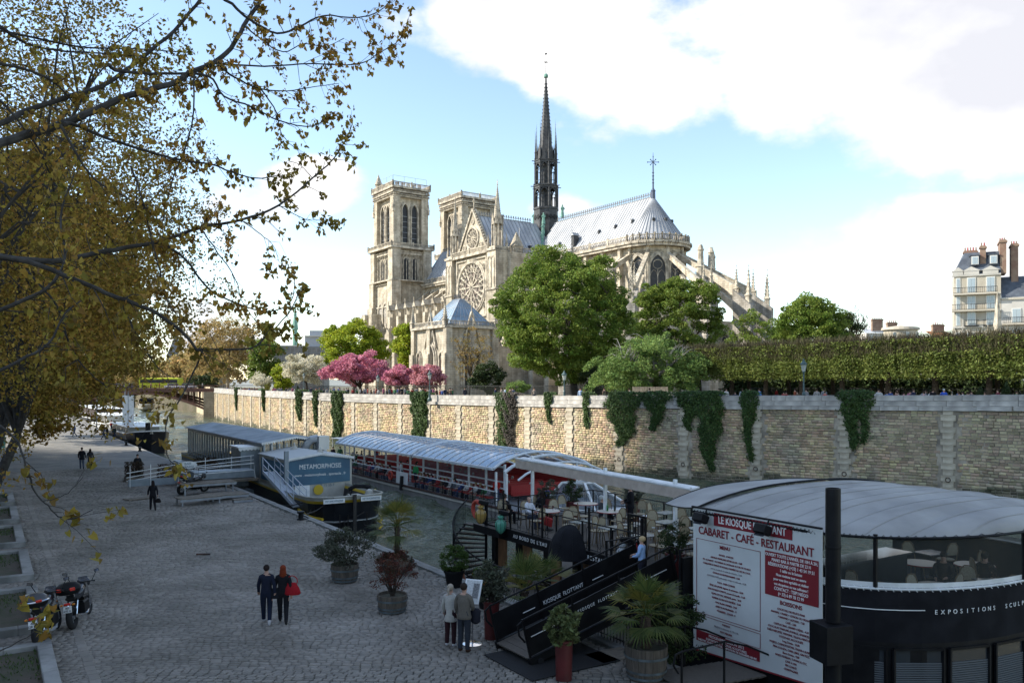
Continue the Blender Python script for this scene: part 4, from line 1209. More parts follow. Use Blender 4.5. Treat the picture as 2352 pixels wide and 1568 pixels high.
def statue(x,y,z,h,rz,nm='statue'):
 s_=MB(Matrix.Translation((x,y,z))@Matrix.Rotation(rz,4,'Z')@Matrix.Scale(h/1.8,4))
 s_.lathe([(.3,0),(.27,.35),(.2,.9),(.26,1.25),(.25,1.42),(.09,1.5),(.07,1.55)],(0,0,0),8,sx=1,sy=.7)
 s_.ball((0,0,1.66),.12,8,6,(1,1,1.15));s_.tube([(.22,0,1.4),(.3,-.12,1.15),(.18,-.28,1.1)],[.07,.06,.045],6);s_.tube([(-.22,0,1.4),(-.28,-.05,1.1),(-.2,-.2,1.3)],[.07,.06,.045],6)
 s_.build(nm,M_verd,cath,smooth=True)
a=math.atan2(-22.5,22.5)
for i,(rr,z)in enumerate(((6.4,37.0),(5.4,39.6),(4.5,42.2),(3.7,45.0))):
 statue(rr*math.cos(R(-47)),rr*math.sin(R(-47)),z,3.0,R(45))
statue(-8.6+3.2,0,ROOF_Z+1.0,3.4,R(-90));statue(7.2,0,ROOF_Z+.9,3.4,R(90))
# people on the tower gallery behind the safety net
net=MB()
for(a,b)in(((-69,-17.9),(-56,-17.9)),((-56,-17.9),(-56,-6))):
 net.bar((*a,68.1),(*b,68.1),.07)
 for f in(0,.33,.66,1):
  q=Vector(a)+(Vector(b)-Vector(a))*f;net.bar((q.x,q.y,66),(q.x,q.y,68.1),.09)
net.build('safety_net_frame',M_grey,cath)
# ---------------- sacristy (its own house, pyramid roof)
sac=thing('sacristy','small gothic annexe with a blue grey pyramid roof in front of the rose window','chapel',ND(9.5,-45),ND_RZ)
w_,l_=14.8,12.0
m=MB();m.box(0,w_,0,l_,0,15.0);m.box(-4,4,2,l_+14,0,12.5);m.box(10,13.5,l_,32,0,11)
for(x,y)in((0,0),(w_/2,0),(w_,0),(w_,l_),(0,l_),(w_,l_/2)):
 m.box(x-.8,x+.8,y-1.1,y+1.0,0,9.0);m.box(x-.7,x+.7,y-.7,y+.8,9.0,14.9)
 m.box(x-.9,x+1.0,y-.8,y+.8,0,8.6)
sw=m.build('wall',M_stone,sac)
p=MB();p.add([(3.4,.5,15.4),(w_-.2,.5,15.4),(w_-.2,l_-.3,15.4),(3.4,l_-.3,15.4),(7.6,5.6,21.4),(10.6,5.6,21.4),(10.6,6.6,21.4),(7.6,6.6,21.4)],[(0,1,5,4),(1,2,6,5),(2,3,7,6),(3,0,4,7),(4,5,6,7)])
sr=p.build('roof',M_lead_b,sac)
p=MB()
for i in range(9):
 f=i/8;a=Vector((3.4+f*(w_-3.6),.5,15.45));b=Vector((7.6+f*3,5.6,21.45));p.bar(a,b,.09,.09)
 a=Vector((w_-.15,.5+f*(l_-.8),15.45));b=Vector((10.65,5.6+f,21.45));p.bar(a,b,.09,.09)
for z in(17.2,19.3):
 f=(z-15.4)/6
 p.bar((3.4+4.2*f,.5+5.1*f-.03,z+.04),(w_-.2-4.0*f,.5+5.1*f-.03,z+.04),.07);p.bar((w_-.17-4.0*f,.5+5.1*f,z+.04),(w_-.17-4.0*f,l_-.3-5.1*f,z+.04),.07)
p.build('roof_rib',M_lead,sr)
p=MB();crest(p,(7.5,5.9,21.4),(10.7,5.9,21.4),1.1,.5);p.build('cresting',M_spire,sr)
p=MB();o=.5
for a,b in(((-o,-o),(w_+o,-o)),((w_+o,-o),(w_+o,l_+o)),((w_+o,l_+o),(-o,l_+o)),((-o,l_+o),(-o,-o))):
 p.bar((*a,14.8),(*b,14.8),.9,.5);balustrade(p,(*a,15.0),(*b,15.0),1.15,.4,.14)
for(x,y)in((0,-.6),(w_,-.6),(w_+.6,l_)):pinnacle(p,x,y,15,1.1,5.0)
for(x,y,an)in((w_*.52,-.25,-math.pi/2),(w_+.25,l_*.5,0)):
 M=frame_at(x,y,an)
 pp=MB(M)
 for sgn in(-1,1):
  p.M=M;p.bar((sgn*2.6,0,10.2),(0,0,18.2),.5,.34)
  for q in range(9):p.cbox((sgn*2.6*(1-q/9),-.1,10.6+q*.86),(.28,.28,.28),0,0,R(45))
 p.torus((0,0,13.2),.8,.14,'Y',16,5);p.cyl((0,0,18),(0,0,19.4),.12);p.M=None
p.build('carved_trim',M_trim,sw)
M_glassred=mat('rosy leaded glass',(.17,.10,.085),rough=.45,col2=(.1,.06,.055),scale=2)
window(sw,w_*.52,0,1.5,3.6,9.6,-math.pi/2,3,.5,True,pane=M_glassred)
window(sw,w_*.15,0,1.5,1.6,8.0,-math.pi/2,2,.4,True,pane=M_glassred)
window(sw,w_,l_*.5,1.5,3.8,9.6,0,4,.5,True)
window(sw,w_*.84,0,1.5,1.4,7.8,-math.pi/2,2,.4,True,pane=M_glassred)
# ===== VEGETATION
def leaf_mat(name,c,c2,tr=0.35,isl=0.35,hue=0.02):
 return mat(name,c,rough=0.6,col2=c2,scale=0.35,island=isl,hue=hue,transl=tr,spec=0.25)
M_leaf=leaf_mat('chestnut leaf',(0.115,0.18,0.028),(0.20,0.26,0.05),.42)
M_leaf2=leaf_mat('maple leaf',(0.11,0.17,0.026),(0.17,0.22,0.04),.4)
M_leaf3=leaf_mat('feathery leaf',(0.18,0.26,0.07),(0.12,0.19,0.05))
M_leafy=leaf_mat('yellow green leaf',(0.34,0.38,0.03),(0.24,0.31,0.03),0.4)
M_lime=leaf_mat('young lime leaf',(0.17,0.205,0.05),(0.10,0.13,0.03),0.4,0.5)
M_limetwig=leaf_mat('bare twig haze',(0.06,0.05,0.03),(0.09,0.085,0.04),0.1,0.4)
M_pink=leaf_mat('pink blossom',(0.68,0.30,0.38),(0.46,0.14,0.22),0.35,0.4)
M_pinkl=leaf_mat('pale pink blossom',(0.62,0.30,0.34),(0.45,0.18,0.2),0.35,0.4)
M_whiteb=leaf_mat('white blossom',(0.72,0.68,0.55),(0.5,0.47,0.33),0.35,0.35)
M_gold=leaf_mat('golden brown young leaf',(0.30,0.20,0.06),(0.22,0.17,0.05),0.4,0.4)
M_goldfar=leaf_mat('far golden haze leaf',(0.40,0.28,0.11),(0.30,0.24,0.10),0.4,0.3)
M_pop=leaf_mat('poplar young leaf',(0.33,0.20,0.04),(0.23,0.18,0.034),0.5,0.6,0.022)
M_ivy=leaf_mat('ivy leaf',(0.04,0.075,0.022),(0.055,0.095,0.025),0.15,0.55)
M_ivyb=leaf_mat('dry ivy stem',(0.10,0.085,0.075),(0.07,0.06,0.05),0.1,0.4)
M_shrub=leaf_mat('dark shrub leaf',(0.03,0.05,0.018),(0.05,0.07,0.02),0.2,0.4)
def kites(P,size,up=0.35,aspect=0.62,nbias=None):
 0
 n=len(P)
 d=RNG.normal(size=(n,3));
 if nbias is not None:d=d*0.55+nbias*0.9
 d[:,2]+=up
 d/=np.linalg.norm(d,axis=1)[:,None]
 a=RNG.normal(size=(n,3));t=np.cross(d,a);t/=np.linalg.norm(t,axis=1)[:,None]+1e-9
 b=np.cross(d,t)
 s=(size*RNG.uniform(.6,1.35,n))[:,None]
 V=np.stack([P-t*s*.5,P+b*s*aspect*.5-t*s*.08+d*s*.12,P+t*s*.5,P-b*s*aspect*.5-t*s*.08+d*s*.12],1)
 F=np.arange(n*4).reshape(-1,4)
 return V.reshape(-1,3),F
def crown_points(c,r,nclump,nleaf,rclump,hollow=0.55,flat=0.0,rough=0.16,seed=0,droop=0.0):
 rg=np.random.default_rng(seed+100)
 c=np.array(c,float);r=np.array(r,float)
 d=rg.normal(size=(nclump,3));d/=np.linalg.norm(d,axis=1)[:,None]
 rad=hollow+(1-hollow)*rg.uniform(0,1,nclump)**.55
 lump=1+rough*np.sin(d[:,0]*5+seed)*np.cos(d[:,2]*4+seed*2)+rough*.6*np.sin(d[:,1]*9+seed)
 cc=d*(rad*lump)[:,None]
 if flat:cc[:,2]=np.where(cc[:,2]<0,cc[:,2]*(1-flat),cc[:,2])
 cc=cc*r
 rc=rclump*rg.uniform(.6,1.3,nclump)
 idx=rg.integers(0,nclump,nleaf)
 e=rg.normal(size=(nleaf,3));e/=np.linalg.norm(e,axis=1)[:,None]
 rr=rg.uniform(0.35,1,nleaf)**.6
 p=cc[idx]+e*(rc[idx]*rr)[:,None]*np.array([1,1,.62])
 if droop:p[:,2]-=droop*(np.hypot(p[:,0]/r[0],p[:,1]/r[1])**2)*r[2]
 nb=d[idx]*.7+e*.6
 return p+c,nb
def limbs(base,c,r,h0,tr,n=7,seed=0,twigs=4,bend=0.15,mb=None,sub=True):
 rg=random.Random(seed)
 mb=mb or MB()
 base=Vector(base);c=Vector(c)
 fork=Vector((base.x+(c.x-base.x)*.4,base.y+(c.y-base.y)*.4,base.z+h0))
 mb.tube([base-Vector((0,0,.3)),base+(fork-base)*.15,fork],[tr*1.35,tr,tr*.8],8)
 ends=[]
 for i in range(n):
  a=2*math.pi*i/n+rg.uniform(-.4,.4);el=rg.uniform(-.1,.9)
  tgt=c+Vector((math.cos(a)*r[0]*math.cos(el),math.sin(a)*r[1]*math.cos(el),math.sin(el)*r[2]))*rg.uniform(.65,.9)
  if i==0:tgt=c+Vector((0,0,r[2]*.85))
  m=fork+(tgt-fork)*.45+Vector((rg.uniform(-1,1),rg.uniform(-1,1),rg.uniform(.2,1.4)))*bend*max(r)
  m0=fork+(m-fork)*.5+Vector((rg.uniform(-1,1),rg.uniform(-1,1),0))*bend*.4*max(r)
  mb.tube([fork,m0,m,tgt],[tr*.55,tr*.42,tr*.28,tr*.06],6)
  if sub:
   for j in range(twigs):
    f=rg.uniform(.35,.95);q=m0+(m-m0)*(f*2)if f<.5 else m+(tgt-m)*((f-.5)*2)
    t2=q+Vector((rg.uniform(-1,1),rg.uniform(-1,1),rg.uniform(-.2,.9))).normalized()*max(r)*rg.uniform(.25,.5)
    mm=(q+t2)/2+Vector((0,0,.08*max(r)))
    mb.tube([q,mm,t2],[tr*.17,tr*.1,tr*.03],5);ends.append(t2)
  ends.append(tgt)
 return mb,ends
def tree(name,label,cat,base,c,r,mats,nleaf,leaf,h0,tr,nclump=80,rclump=None,seed=0,hollow=.5,flat=0,group=None,rough=.16,droop=0,limbs_n=8,up=.35,bark=None,extra=None,twigs=4,part='foliage'):
 t=thing(name,label,cat,base,0,group)
 b=Vector(base)
 rel=Vector(c)-b
 mb,ends=limbs((0,0,0),rel,r,h0,tr,limbs_n,seed,twigs)
 mb.build('trunk',bark or M_bark,t,smooth=True)
 if nleaf:
  P,nb=crown_points(rel,r,nclump,nleaf,rclump or max(r)*.24,hollow,flat,rough,seed,droop)
  P=P[P[:,2]>.4];
  V,F=kites(P,leaf,up)
  np_mesh('crown',V,F,mats,t)
 return t
def tree_px(name,label,cat,px,Y,x0,x1,ytop,ybot,mats,nleaf,leaf,trunk_px=None,ry=None,tr=.4,h0=None,**k):
 0
 cx=((x0+x1)/2-1176)/FPX*Y;rxx=(x1-x0)/2/FPX*Y
 zt=EYE-(ytop-884)/FPX*Y;zb=EYE-(ybot-884)/FPX*Y
 c=(cx,Y,(zt+zb)/2);r=(rxx,ry or rxx,(zt-zb)/2)
 bx=((trunk_px or px)-1176)/FPX*Y
 base=(bx,Y,LAND)
 h0=h0 if h0 is not None else max(1.2,zb-LAND+(zt-zb)*.15)
 return tree(name,label,cat,base,c,r,mats,nleaf,leaf,h0,tr,**k)
tree_px('chestnut_tree','huge dense dark green chestnut tree in front of the cathedral choir','tree',1290,122,1140,1452,572,872,M_leaf,118000,.33,1322,tr=.55,nclump=560,rclump=1.25,seed=4,hollow=.5,flat=0,rough=.10)
tree_px('maple_tree','rounded mid green maple tree below the flying buttresses of the apse','tree',1550,132,1452,1655,632,870,M_leaf2,62000,.32,1560,tr=.4,nclump=330,rclump=1.1,seed=5,hollow=.45,rough=.11)
tree_px('feathery_tree','low spreading feathery light green tree with grey twigs above the river wall','tree',1480,104,1352,1625,768,905,M_leaf3,42000,.26,1490,ry=6,tr=.3,nclump=260,rclump=.95,seed=8,hollow=.3,droop=.35,flat=0,rough=.18,bark=mat('pale grey bark',(.2,.19,.18),rough=.9),limbs_n=14,twigs=7,h0=2.2)
tree_px('sparse_tree','thin sparse olive tree in front of the pinnacles right of the apse','tree',1715,142,1672,1772,702,860,M_leaf2,7000,.30,1710,tr=.2,nclump=60,rclump=.9,seed=9,hollow=.3,limbs_n=12,twigs=9)
tree_px('round_chestnut_tree','dense round green tree standing above the clipped hedge','tree',1855,152,1776,1942,684,850,M_leaf,56000,.36,1855,tr=.45,nclump=280,rclump=1.25,seed=12,hollow=.5,rough=.08)
tree_px('dark_tree','smaller dark tree touching the right side of the round green tree','tree',1925,156,1890,1968,712,850,M_shrub,9000,.4,1925,tr=.3,nclump=60,rclump=1.3,seed=13,hollow=.45)
tree_px('bare_tree','leafless tree with fine branches behind the round green tree','tree',1962,160,1925,2004,702,800,M_limetwig,700,.25,1958,tr=.3,nclump=60,rclump=.8,seed=14,hollow=.4,limbs_n=16,twigs=14)
tree_px('lime_green_tree','bright yellow green tree beside the foot of the towers','tree',810,205,738,884,738,862,M_leafy,38000,.5,815,tr=.5,nclump=240,rclump=1.5,seed=16,hollow=.55)
tree_px('lime_green_tree','narrow yellow green tree squeezed between nave buttresses and the annexe','tree',934,196,905,957,742,850,M_leafy,12000,.55,934,tr=.35,nclump=60,rclump=1.5,seed=17,hollow=.5,ry=3)
# pink and white blossom
tree_px('cherry_tree','largest pink blossoming cherry tree, beside the white one','tree',818,160,742,898,812,893,M_pink,30000,.34,832,tr=.3,nclump=130,rclump=1.1,seed=21,hollow=.4,flat=.35,group='blossoming cherry trees on the island',h0=1.6)
tree_px('cherry_tree','middle pink cherry tree, the smallest of the three','tree',918,152,876,958,842,896,M_pink,13000,.32,918,tr=.22,nclump=70,rclump=.9,seed=22,hollow=.4,flat=.3,group='blossoming cherry trees on the island',h0=1.4)
tree_px('cherry_tree','pale pink cherry tree right in front of the annexe wall','tree',980,146,944,1018,834,896,M_pinkl,13000,.30,972,tr=.2,nclump=80,rclump=.9,seed=23,hollow=.35,flat=.2,group='blossoming cherry trees on the island',h0=1.3)
tree_px('white_blossom_tree','white blossoming tree left of the pink cherry trees','tree',700,178,652,750,812,892,M_whiteb,15000,.34,706,tr=.25,nclump=100,rclump=1.1,seed=24,hollow=.3,flat=.2)
tree_px('white_blossom_tree','small low white blossoming tree further left behind the crowd','tree',600,205,575,628,856,892,M_whiteb,2600,.34,602,tr=.15,nclump=50,rclump=.8,seed=25,hollow=.2,flat=.2)
tree_px('bare_shrub_tree','thin brownish half bare tree against the shaded annexe wall','tree',1082,148,1032,1132,752,885,M_gold,2400,.26,1078,tr=.14,nclump=80,rclump=.9,seed=26,hollow=.2,limbs_n=16,twigs=10)
tree_px('dark_shrub','dark evergreen shrub left of the big chestnut trunk','shrub',1118,140,1080,1160,835,900,M_shrub,9000,.34,1118,tr=.15,nclump=60,rclump=.9,seed=27,hollow=.4,h0=.6)
tree_px('pale_shrub','round pale green bush behind the parapet by the brown creeper','shrub',1185,112,1160,1214,876,902,M_leaf3,5000,.16,1185,tr=.08,nclump=60,rclump=.45,seed=28,hollow=.6,h0=.4)
tree_px('dark_shrub','dark bushy undergrowth between the chestnut and feathery trees','shrub',1400,118,1335,1460,840,905,M_shrub,12000,.32,1400,tr=.15,nclump=80,rclump=1.0,seed=29,hollow=.4,h0=.5)
tree_px('green_tree','deep green tree left of the white blossom before the scaffolded building','tree',610,240,578,640,782,890,M_leaf2,15000,.6,612,tr=.35,nclump=70,rclump=2.0,seed=30,hollow=.5)
tree_px('green_tree','small light green tree directly left of the white blossom','tree',645,225,625,672,842,892,M_leafy,5000,.5,645,tr=.2,nclump=50,rclump=1.2,seed=31,hollow=.4)
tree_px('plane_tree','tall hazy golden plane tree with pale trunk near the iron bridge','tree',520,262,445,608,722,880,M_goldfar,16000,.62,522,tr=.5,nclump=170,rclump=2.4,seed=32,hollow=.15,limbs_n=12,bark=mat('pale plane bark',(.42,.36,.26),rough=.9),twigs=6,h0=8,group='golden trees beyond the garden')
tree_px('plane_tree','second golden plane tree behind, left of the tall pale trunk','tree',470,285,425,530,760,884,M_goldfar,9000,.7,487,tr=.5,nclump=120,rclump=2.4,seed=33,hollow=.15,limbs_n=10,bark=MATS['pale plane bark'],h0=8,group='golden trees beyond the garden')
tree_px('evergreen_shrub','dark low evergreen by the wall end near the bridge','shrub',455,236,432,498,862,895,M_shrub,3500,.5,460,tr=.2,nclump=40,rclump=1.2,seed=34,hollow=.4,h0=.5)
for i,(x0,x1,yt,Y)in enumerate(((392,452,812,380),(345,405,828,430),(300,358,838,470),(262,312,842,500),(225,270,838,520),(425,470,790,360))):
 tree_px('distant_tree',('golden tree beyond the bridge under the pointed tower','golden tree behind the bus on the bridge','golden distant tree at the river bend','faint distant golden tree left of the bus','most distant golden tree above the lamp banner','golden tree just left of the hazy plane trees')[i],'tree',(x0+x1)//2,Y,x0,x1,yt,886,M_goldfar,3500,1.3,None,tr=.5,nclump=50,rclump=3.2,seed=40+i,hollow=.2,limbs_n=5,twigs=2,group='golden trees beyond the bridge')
 # --- pleached lime hedge with its trunks
HA=Vector((56.5,64.5));HB=Vector((23.5,112.0));HD=(HB-HA).normalized();HNn=Vector((HD.y,-HD.x))*-1
if HNn.y>0:HNn=-HNn
hl=(HB-HA).length
pos=[]
for i,px in enumerate((2335,2295,2225,2168,2030,1928,1880,1800)):
# where the sight line meets the hedge line
 k=(px-1176)/FPX
 tt_=(k*HA.y-HA.x)/(HD.x-k*HD.y);pos.append(tt_)
pos=sorted(set(pos));
npl=11
desc=['at the right edge of the photo','beside the cone shaped topiary','left of the orange awnings','with a thick straight trunk','behind the man in blue','behind the green benches','right of the street lamp','behind the street lamp','left of the street lamp','next to the feathery tree','at the far end by the feathery tree']
for i in range(npl):
 f=(i+.5)/npl;q=HA+HD*(hl*f)
 t=thing('pleached_lime_tree','clipped lime tree of the box hedge, '+desc[i],'tree',(q.x,q.y,LAND),math.atan2(HD.y,HD.x),'clipped lime trees forming the long hedge')
 w_=hl/npl
 m=MB();lean=random.uniform(-.3,.3)
 m.tube([(0,0,-.3),(lean*.4,0,1.4),(lean,0,3.2)],[.42,.30,.26],9)
 for k in range(9):
  a=random.uniform(0,6.28);e=Vector((lean+math.cos(a)*random.uniform(1,2.4),math.sin(a)*random.uniform(.6,2.2),random.uniform(4.4,6.6)))
  m.tube([(lean,0,2.9),((lean+e.x)/2+.2,e.y/2,3.6+random.random()),e],[.17,.11,.03],5)
 m.build('trunk',M_bark,t,smooth=True)
 n=15000
 P=np.stack([RNG.uniform(-w_/2-.3,w_/2+.3,n),RNG.uniform(-3.6,3.6,n),3.0+3.75*RNG.uniform(0,1,n)**.8],1)
 # leaves gather near the clipped faces
 side=RNG.uniform(0,1,n)
 P[:,1]=np.where(side<.7,np.sign(P[:,1])*(3.5-np.abs(RNG.normal(0,.38,n))),P[:,1])
 P[:,1]+=.16*np.sin(P[:,0]*2.1+i*3)+.12*np.sin(P[:,2]*3.3+i)
 top=RNG.uniform(0,1,n)<.12
 P[:,2]=np.where(top,6.6+.18*np.sin(P[:,0]*3+i)-np.abs(RNG.normal(0,.25,n)),P[:,2]);P[:,2]+=np.where(P[:,2]<3.4,-np.abs(RNG.normal(0,.22,n)),0)
 # upper band thinner and twiggy
 hi=(P[:,2]>5.3)
 keep=~hi|(RNG.uniform(0,1,n)<.28)
 V,F=kites(P[keep],.24,.5);np_mesh('foliage',V,F,M_lime,t)
 n2=5200
 P2=np.stack([RNG.uniform(-w_/2-.2,w_/2+.2,n2),RNG.choice([-1,1],n2)*(3.4-np.abs(RNG.normal(0,.5,n2))),RNG.uniform(4.7,6.95,n2)],1)
 tdir=np.stack([RNG.normal(0,.18,n2),RNG.normal(0,.2,n2),RNG.uniform(.3,.75,n2)],1)
 sd=np.stack([RNG.normal(0,1,n2),RNG.normal(0,1,n2),np.zeros(n2)],1);sd/=np.linalg.norm(sd,axis=1)[:,None];sd*=.022
 V=np.stack([P2-sd,P2+sd,P2+tdir+sd*.4,P2+tdir-sd*.4],1).reshape(-1,3)
 np_mesh('twigs',V,np.arange(n2*4).reshape(-1,4),M_limetwig,t,kind='stuff')
 # a second, shorter row of trunks standing in the shade behind
for i in range(9):
 f=(i+.3)/9;q=HA+HD*(hl*f)-HNn*7.5
 t=thing('lime_tree',('shaded lime tree of the second row, behind the '+('right edge bench','topiary cone','orange awnings','thick trunk','man in blue','white shirted sitter','red coated sitter','lamp post','hedge end')[i]),'tree',(q.x,q.y,LAND),0,'second row of lime trees in the garden')
 m=MB();m.tube([(0,0,-.3),(.1,0,1.5),(0,0,3.4)],[.36,.27,.22],8)
 m.build('trunk',M_bark,t,smooth=True)
 n=2600
 P=np.stack([RNG.uniform(-3.2,3.2,n),RNG.uniform(-3,3,n),RNG.uniform(2.9,6.3,n)],1)
 V,F=kites(P,.42,.5);np_mesh('foliage',V,F,M_lime,t)
 # topiary cones behind the parapet
for(px,Y,lb)in((2311,64,'large clipped cone topiary at the foot of a lime tree'),(2252,66.5,'smaller clipped cone topiary right of the dark coated sitter'),(684,170,'slim dark cone topiary among the crowd'),(895,133,'small cone topiary under the middle cherry tree')):
 q=at(px,Y,LAND)
 t=thing('topiary_cone',lb,'topiary',q,0,'clipped cone shrubs along the parapet')
 h=2.3 if px==2311 else 1.9;n=2600
 u=1-np.sqrt(RNG.uniform(0,1,n));a=RNG.uniform(0,6.28,n);rr=.62*(1-u)+.04
 P=np.stack([rr*np.cos(a),rr*np.sin(a),.12+u*h],1);V,F=kites(P,.12,.3)
 MB().lathe([(.1,0),(.55,.15),(.03,h)],(0,0,0),10).build('core',M_shrub,t)
 np_mesh('foliage',V,F,M_shrub,t)
 # --- ivy hanging over the river wall
def ivy(px,w_px,y0,y1,label,i,brown=False,shape='drop',density=1.0,group='ivy curtains hanging over the river wall'):
 d=wall_d(px);x,y,z,tx,ty,nx,ny=[float(q)for q in wall_frame(d)]
 Y=y;hw=w_px/2/FPX*Y/max(.35,abs(tx))*.82
 zt=z+.25;zb=EYE-(y1-884)/FPX*Y
 t=thing('ivy',label,'ivy',(x,y,z),math.atan2(ty,tx),group)
 H=zt-zb
 n=int(min(15000,max(1800,hw*H*620))*density)
 rg=np.random.default_rng(i+50)
 v=rg.uniform(0,1,n)**1.25
 prof={'drop':np.interp(v,[0,.1,.45,.75,1],[.75,1,.8,.45,.12]),'long':np.interp(v,[0,.1,.6,1],[.9,1,.7,.3]),'fan':np.interp(v,[0,.08,.3,.5,1],[.9,1,.75,.38,.1]),'col':np.interp(v,[0,.1,.5,1],[1,.95,.8,.6])}[shape]
 wob=.22*np.sin(v*9+i)*hw
 u=rg.uniform(-1,1,n);u=np.sign(u)*np.abs(u)**.8
 X=u*hw*prof*(1+.18*np.sin(v*23+i*2))+wob*v+rg.normal(0,.10,n)*(1+2*(rg.uniform(0,1,n)<.06))
 out_=.16+.42*prof*np.sqrt(np.clip(1-u*u,0,1))*rg.uniform(.7,1,n)*min(1,hw)
 out_+=.1*np.sin(X*4+v*17)
 Zl=.25-v*H+rg.normal(0,.12,n)
 # the top lies over the parapet
 topm=rg.uniform(0,1,n)<.1
 out_=np.where(topm,rg.uniform(-.9,.3,n),out_);Zl=np.where(topm,.12+rg.uniform(0,.3,n)*np.cos(X/hw*1.2),Zl)
 P=np.stack([X,out_,Zl],1)
 nb=np.tile([0,1.0,.3],(n,1))
 V,F=kites(P,.17 if Y<110 else.24,.2,.8,nb)
 np_mesh('foliage',V,F,M_ivyb if brown else M_ivy,t)
 m=MB()
 for k in range(6):
  xx=random.uniform(-.5,.5)*hw
  m.tube([(xx,.05,.1),(xx*.8,.12,-H*.4),(xx*.4+.1*random.random(),.1,-H*.85)],[.03,.025,.01],4)
 m.build('stem',M_bark,t)
 return t
ivy(545,12,893,940,'slim ivy strand nearest the iron bridge',1,shape='long')
ivy(608,13,893,943,'slim ivy strand second from the bridge',2,shape='long')
ivy(689,24,895,963,'ivy clump below the white blossoming tree',3,shape='long')
ivy(727,17,899,976,'narrow ivy strand just left of the widest far clump',4,shape='long')
ivy(777,42,891,1006,'broad ivy curtain under the pink cherry tree',5,shape='col')
ivy(966,56,891,1011,'big bushy ivy column hanging below the annexe',6,shape='col')
ivy(1160,46,896,1030,'ivy with green leaves left of the brown dead creeper',7,shape='col',density=.55)
ivy(1172,40,896,1026,'brown dead creeper hanging over the wall',8,True,'col')
ivy(1262,20,907,968,'short thin ivy tuft right of the brown creeper',9,shape='fan')
ivy(1349,13,907,980,'thin ivy strand left of the large dark mass',10,shape='long')
ivy(1433,80,892,1021,'large dark ivy mass with a pointed foot',11,shape='drop')
ivy(1508,72,899,986,'wide short ivy fringe between two large masses',12,shape='fan')
ivy(1585,62,896,985,'ivy mass with bare stems on its lower half',13,shape='fan')
ivy(1632,64,893,1078,'longest ivy curtain reaching almost to the water',14,shape='drop')
ivy(1722,40,902,1054,'ivy strand with a bulging foot beside a pale pilaster',15,shape='fan')
ivy(1958,58,905,1028,'ivy falling in two tongues on the right part of wall',16,shape='fan')
ivy(1985,46,903,1015,'lighter trailing ivy with small leaves at far right',17,shape='fan',density=.6)
# --- quay trees (left), receding row
def poplar_leaf_points(ends,n,spread,seed):
 rg=np.random.default_rng(seed)
 E=np.array([tuple(e)for e in ends]);idx=rg.integers(0,len(E),n)
 return E[idx]+rg.normal(0,spread,(n,3))
for i in range(12):
 s=17.5+i*7.3 if i<10 else 90+(i-9)*14
 w=-15.0 if i>1 else-17.0
 if i>=10:w=-13.5
 b=Q(w,s,0)
 rs=random.Random(i)
 lk=1.2 if i<2 else 3.6;c=(b.x+N2 .x*lk+rs.uniform(-1,1),b.y+N2 .y*lk,(15.6 if i<2 else 13.2)+rs.uniform(-.6,.6));r=(7.0,7.0,11.2 if i<2 else 9.2)if i<10 else(6.5,8,8.0)
 nn=34000 if i<4 else(34000 if i<8 else 18000)
 lf=.13 if i<2 else(.17 if i<4 else.30 if i<8 else.42)
 lab=('second quay poplar from the camera, dark trunk behind the motorcycles','quay poplar by the grassy tree pit','quay poplar rising behind the walking couple','quay poplar fourth along the row','quay poplar standing level with the glass pavilion barge','quay poplar near the green bins','quay poplar over the distant walkers','quay poplar behind the red dressed walker','quay poplar by the far lamp masts','quay poplar close to the iron bridge','quay poplar overhanging the far restaurant boats','furthest quay poplar at the bridge foot')[i]
 tree('poplar_tree',lab,'tree',b,c,r,M_pop,nn,lf,4.6,.26,nclump=330,rclump=1.15,seed=60+i,hollow=.2,rough=.12,group='young leaved poplars along the quay',limbs_n=10,twigs=9 if i<6 else 3,bark=M_bark_d)
